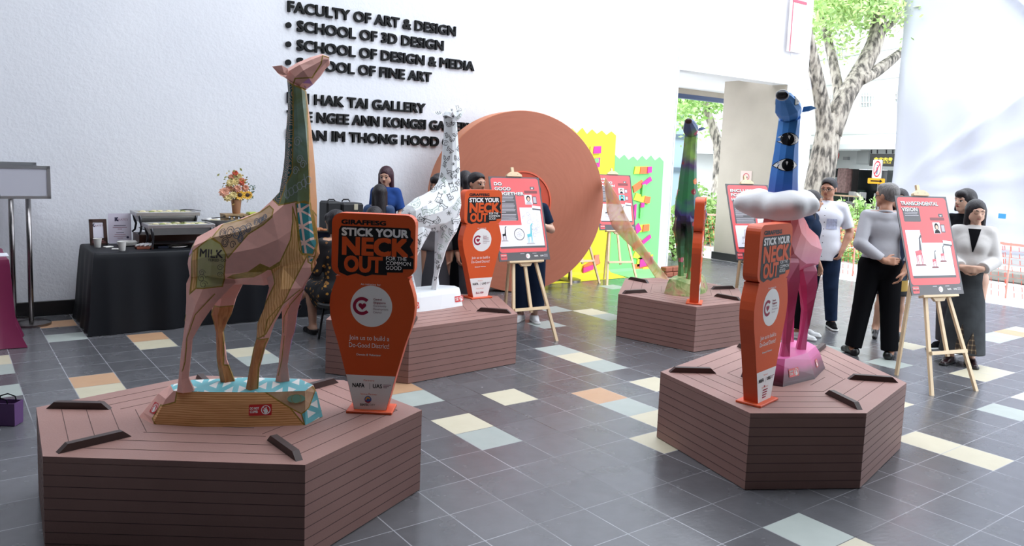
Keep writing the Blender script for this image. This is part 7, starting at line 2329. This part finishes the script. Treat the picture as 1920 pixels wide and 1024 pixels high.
ln = fac(1563, 291, .6); c = MF @ Vector((ln[0], ln[1], .6)); t = thing('red_lantern', 'red paper lantern hanging at the shopfront behind the tree trunk', 'lantern', tuple(c))
m = MB(); m.ball(tuple(c), (.24, .24, .27), 16); m.build('shade', mat('lantern_red', 'C03A34', .6), t, True)
m = MB(); m.tube([c + Vector((0, 0, .25)), c + Vector((0, 0, .5))], .015, 6); m.tube([c - Vector((0, 0, .26)), c - Vector((0, 0, .42))], .03, 6); m.build('cord_and_tassel', mat('tassel_gold', 'C9A64A', .6), t)
def chair(px, off, label):
    a = fac(px, 385, off)[0]; t = thing('outdoor_chair', label, 'chair', tuple(MF @ Vector((a, 0, off))), 0, 'chairs outside the eatery'); M = MF @ Matrix.Translation((a, 0, off)); CM = mat('chair_grey', '8C8B88', .5)
    m = MB(); m.box((0, .45, 0), (.42, .04, .42), 0, M, .01); m.build('seat', CM, t)
    m = MB(); m.box((0, .78, -.2), (.40, .25, .03), 0, M, .01); m.build('backrest', CM, t)
    for sx in (-1, 1):
        for sy in (-1, 1):
            m = MB(); m.tube([M @ Vector((sx * .19, 0, sy * .19)), M @ Vector((sx * .19, .45 if sy > 0 else .88, sy * .19))], .016, 6); m.build('leg', CM, t)
for k, px in enumerate((1589, 1598, 1609, 1637)): chair(px, (.5, 1.1, .4, .6)[k], ('leftmost grey chair outside the eatery', 'second grey chair from the left outside the eatery', 'third grey chair from the left outside the eatery', 'rightmost grey chair outside the eatery, beside the sign post')[k])
a = fac(1598, 377, .9); m = MB(); M = MF @ Matrix.Translation((a[0], 0, 1.3)); t = thing('outdoor_table', 'wooden table among the grey chairs outside the eatery', 'table', tuple(M.translation))
m.box((0, .74, 0), (1.2, .04, .7), 0, M); m.build('table_top', mat('table_tan', 'A58A6E', .6), t); m = MB(); m.box((0, .37, 0), (.08, .72, .08), 0, M); m.box((0, .02, 0), (.5, .04, .5), 0, M); m.build('table_leg', M_STEEL, t)
# far white block and frames seen through the opening
t = thing('white_annex', 'plain white building far behind the trees seen through the wall opening', 'building', tuple(T(1320, 300, 30)))
c = T(1322, 300, 33); Ma = frame(Vector((c.x, c.y, 0)), _r0, -Vector((_fw.x, _fw.y, 0)))
m = MB(); m.box((1.6, 5, -2), (5.6, 10, 4), 0, Ma); m.build('wall', M_FAC, t)
m = MB(); m.box((.75, 2.3, .55), (4.2, .1, 1.2), 0, Ma); m.build('canopy', M_FACG, t)
m = MB(); m.box((-1.0, .9, .06), (.25, 1.1, .1), 0, Ma); m.build('doorway', mat('door_dark', '4A5456', .5), t)
c = T(1278, 300, 26); Mb = frame(Vector((c.x, c.y, 0)), _r0, -Vector((_fw.x, _fw.y, 0))); t = thing('glass_building', 'grey-blue glass building behind the foliage seen through the wall opening', 'building', tuple(c))
m = MB(); m.box((-.9, 4, -1), (2.4, 8, 2), 0, Mb); m.build('wall', mat('blue_grey_glass', '8FA3AC', .3), t)
for k in range(3): 
    m = MB(); m.box((-.9, 1.6 + 1.1 * k, .04), (2.4, .14, .1), 0, Mb); m.build('floor_band', mat('band_dark', '54646E', .5), t)
# sign post on the pavement
pb = CAM + ray(1640, 440) * 15.0
t = thing('street_sign_post', 'metal street post with a no-entry style pictogram sign and a yellow arrow board', 'street sign', (pb.x, pb.y, 0))
fnS = (CAM - pb); fnS.z = 0; fnS = (fnS.normalized() + Vector((.12, -.05, 0))).normalized(); exS = Vector((0, 0, 1)).cross(fnS)
def sp(px, py): 
    p = on_plane(px, py, pb, fnS); return ((p - pb).dot(exS), p.z)
M = frame((pb.x, pb.y, 0), exS, fnS)
m = MB(); m.tube([(pb.x, pb.y, 0), (pb.x, pb.y, sp(1643, 300)[1])], .03, 10); m.build('post', M_STEEL, t, True)
a = sp(1634, 334); b = sp(1654.5, 300); cx, cy = (a[0] + b[0]) / 2, (a[1] + b[1]) / 2; w_, h_ = b[0] - a[0], b[1] - a[1]
m = MB(); m.prism(rrect(cx - w_ / 2, cy - h_ / 2, cx + w_ / 2, cy + h_ / 2, .02), .035, .045, 0, M); pl_ = m.build('plate', M_WHT, t)
m = MB(); ringp = []
for i in range(41):
    tt = 2 * PI * i / 40
    for k in (.82, 1.0): ringp.append((cx + w_ * .40 * k * math.cos(tt), cy + h_ * .44 * k * math.sin(tt), .0465))
m.add(ringp, [(2 * i, 2 * i + 1, 2 * i + 3, 2 * i + 2) for i in range(40)], 0, M)
m.flat([(cx - w_ * .30, cy - h_ * .27), (cx - w_ * .22, cy - h_ * .32), (cx + w_ * .30, cy + h_ * .27), (cx + w_ * .22, cy + h_ * .32)], .0468, 0, M)
m.flat(disc2(cx - .0, cy + h_ * .19, w_ * .07, 12), .046, 1, M); m.flat([(cx - w_ * .1, cy + h_ * .1), (cx + w_ * .1, cy + h_ * .1), (cx + w_ * .06, cy - h_ * .28), (cx - w_ * .06, cy - h_ * .28)], .046, 1, M)
m.build('printed_symbol', [mat('traffic_red', 'C83240', .5), mat('pictogram_blue', '5E6B86', .5)], pl_)
a = sp(1626, 344); b = sp(1659, 335); cy = (a[1] + b[1]) / 2; h_ = b[1] - a[1]
m = MB(); m.prism(rrect(a[0], cy - h_ / 2, b[0], cy + h_ / 2, .02), .035, .05, 0, M); pl_ = m.build('arrow_board', mat('traffic_yellow', 'E5A21E', .5), t)
m = MB(); xx0, xx1 = a[0] + .05, b[0] - .04; m.flat([(xx0, cy - .012), (xx1 - .05, cy - .012), (xx1 - .05, cy - .032), (xx1, cy), (xx1 - .05, cy + .032), (xx1 - .05, cy + .012), (xx0, cy + .012)], .0515, 0, M); m.build('arrow', M_BLK, pl_)
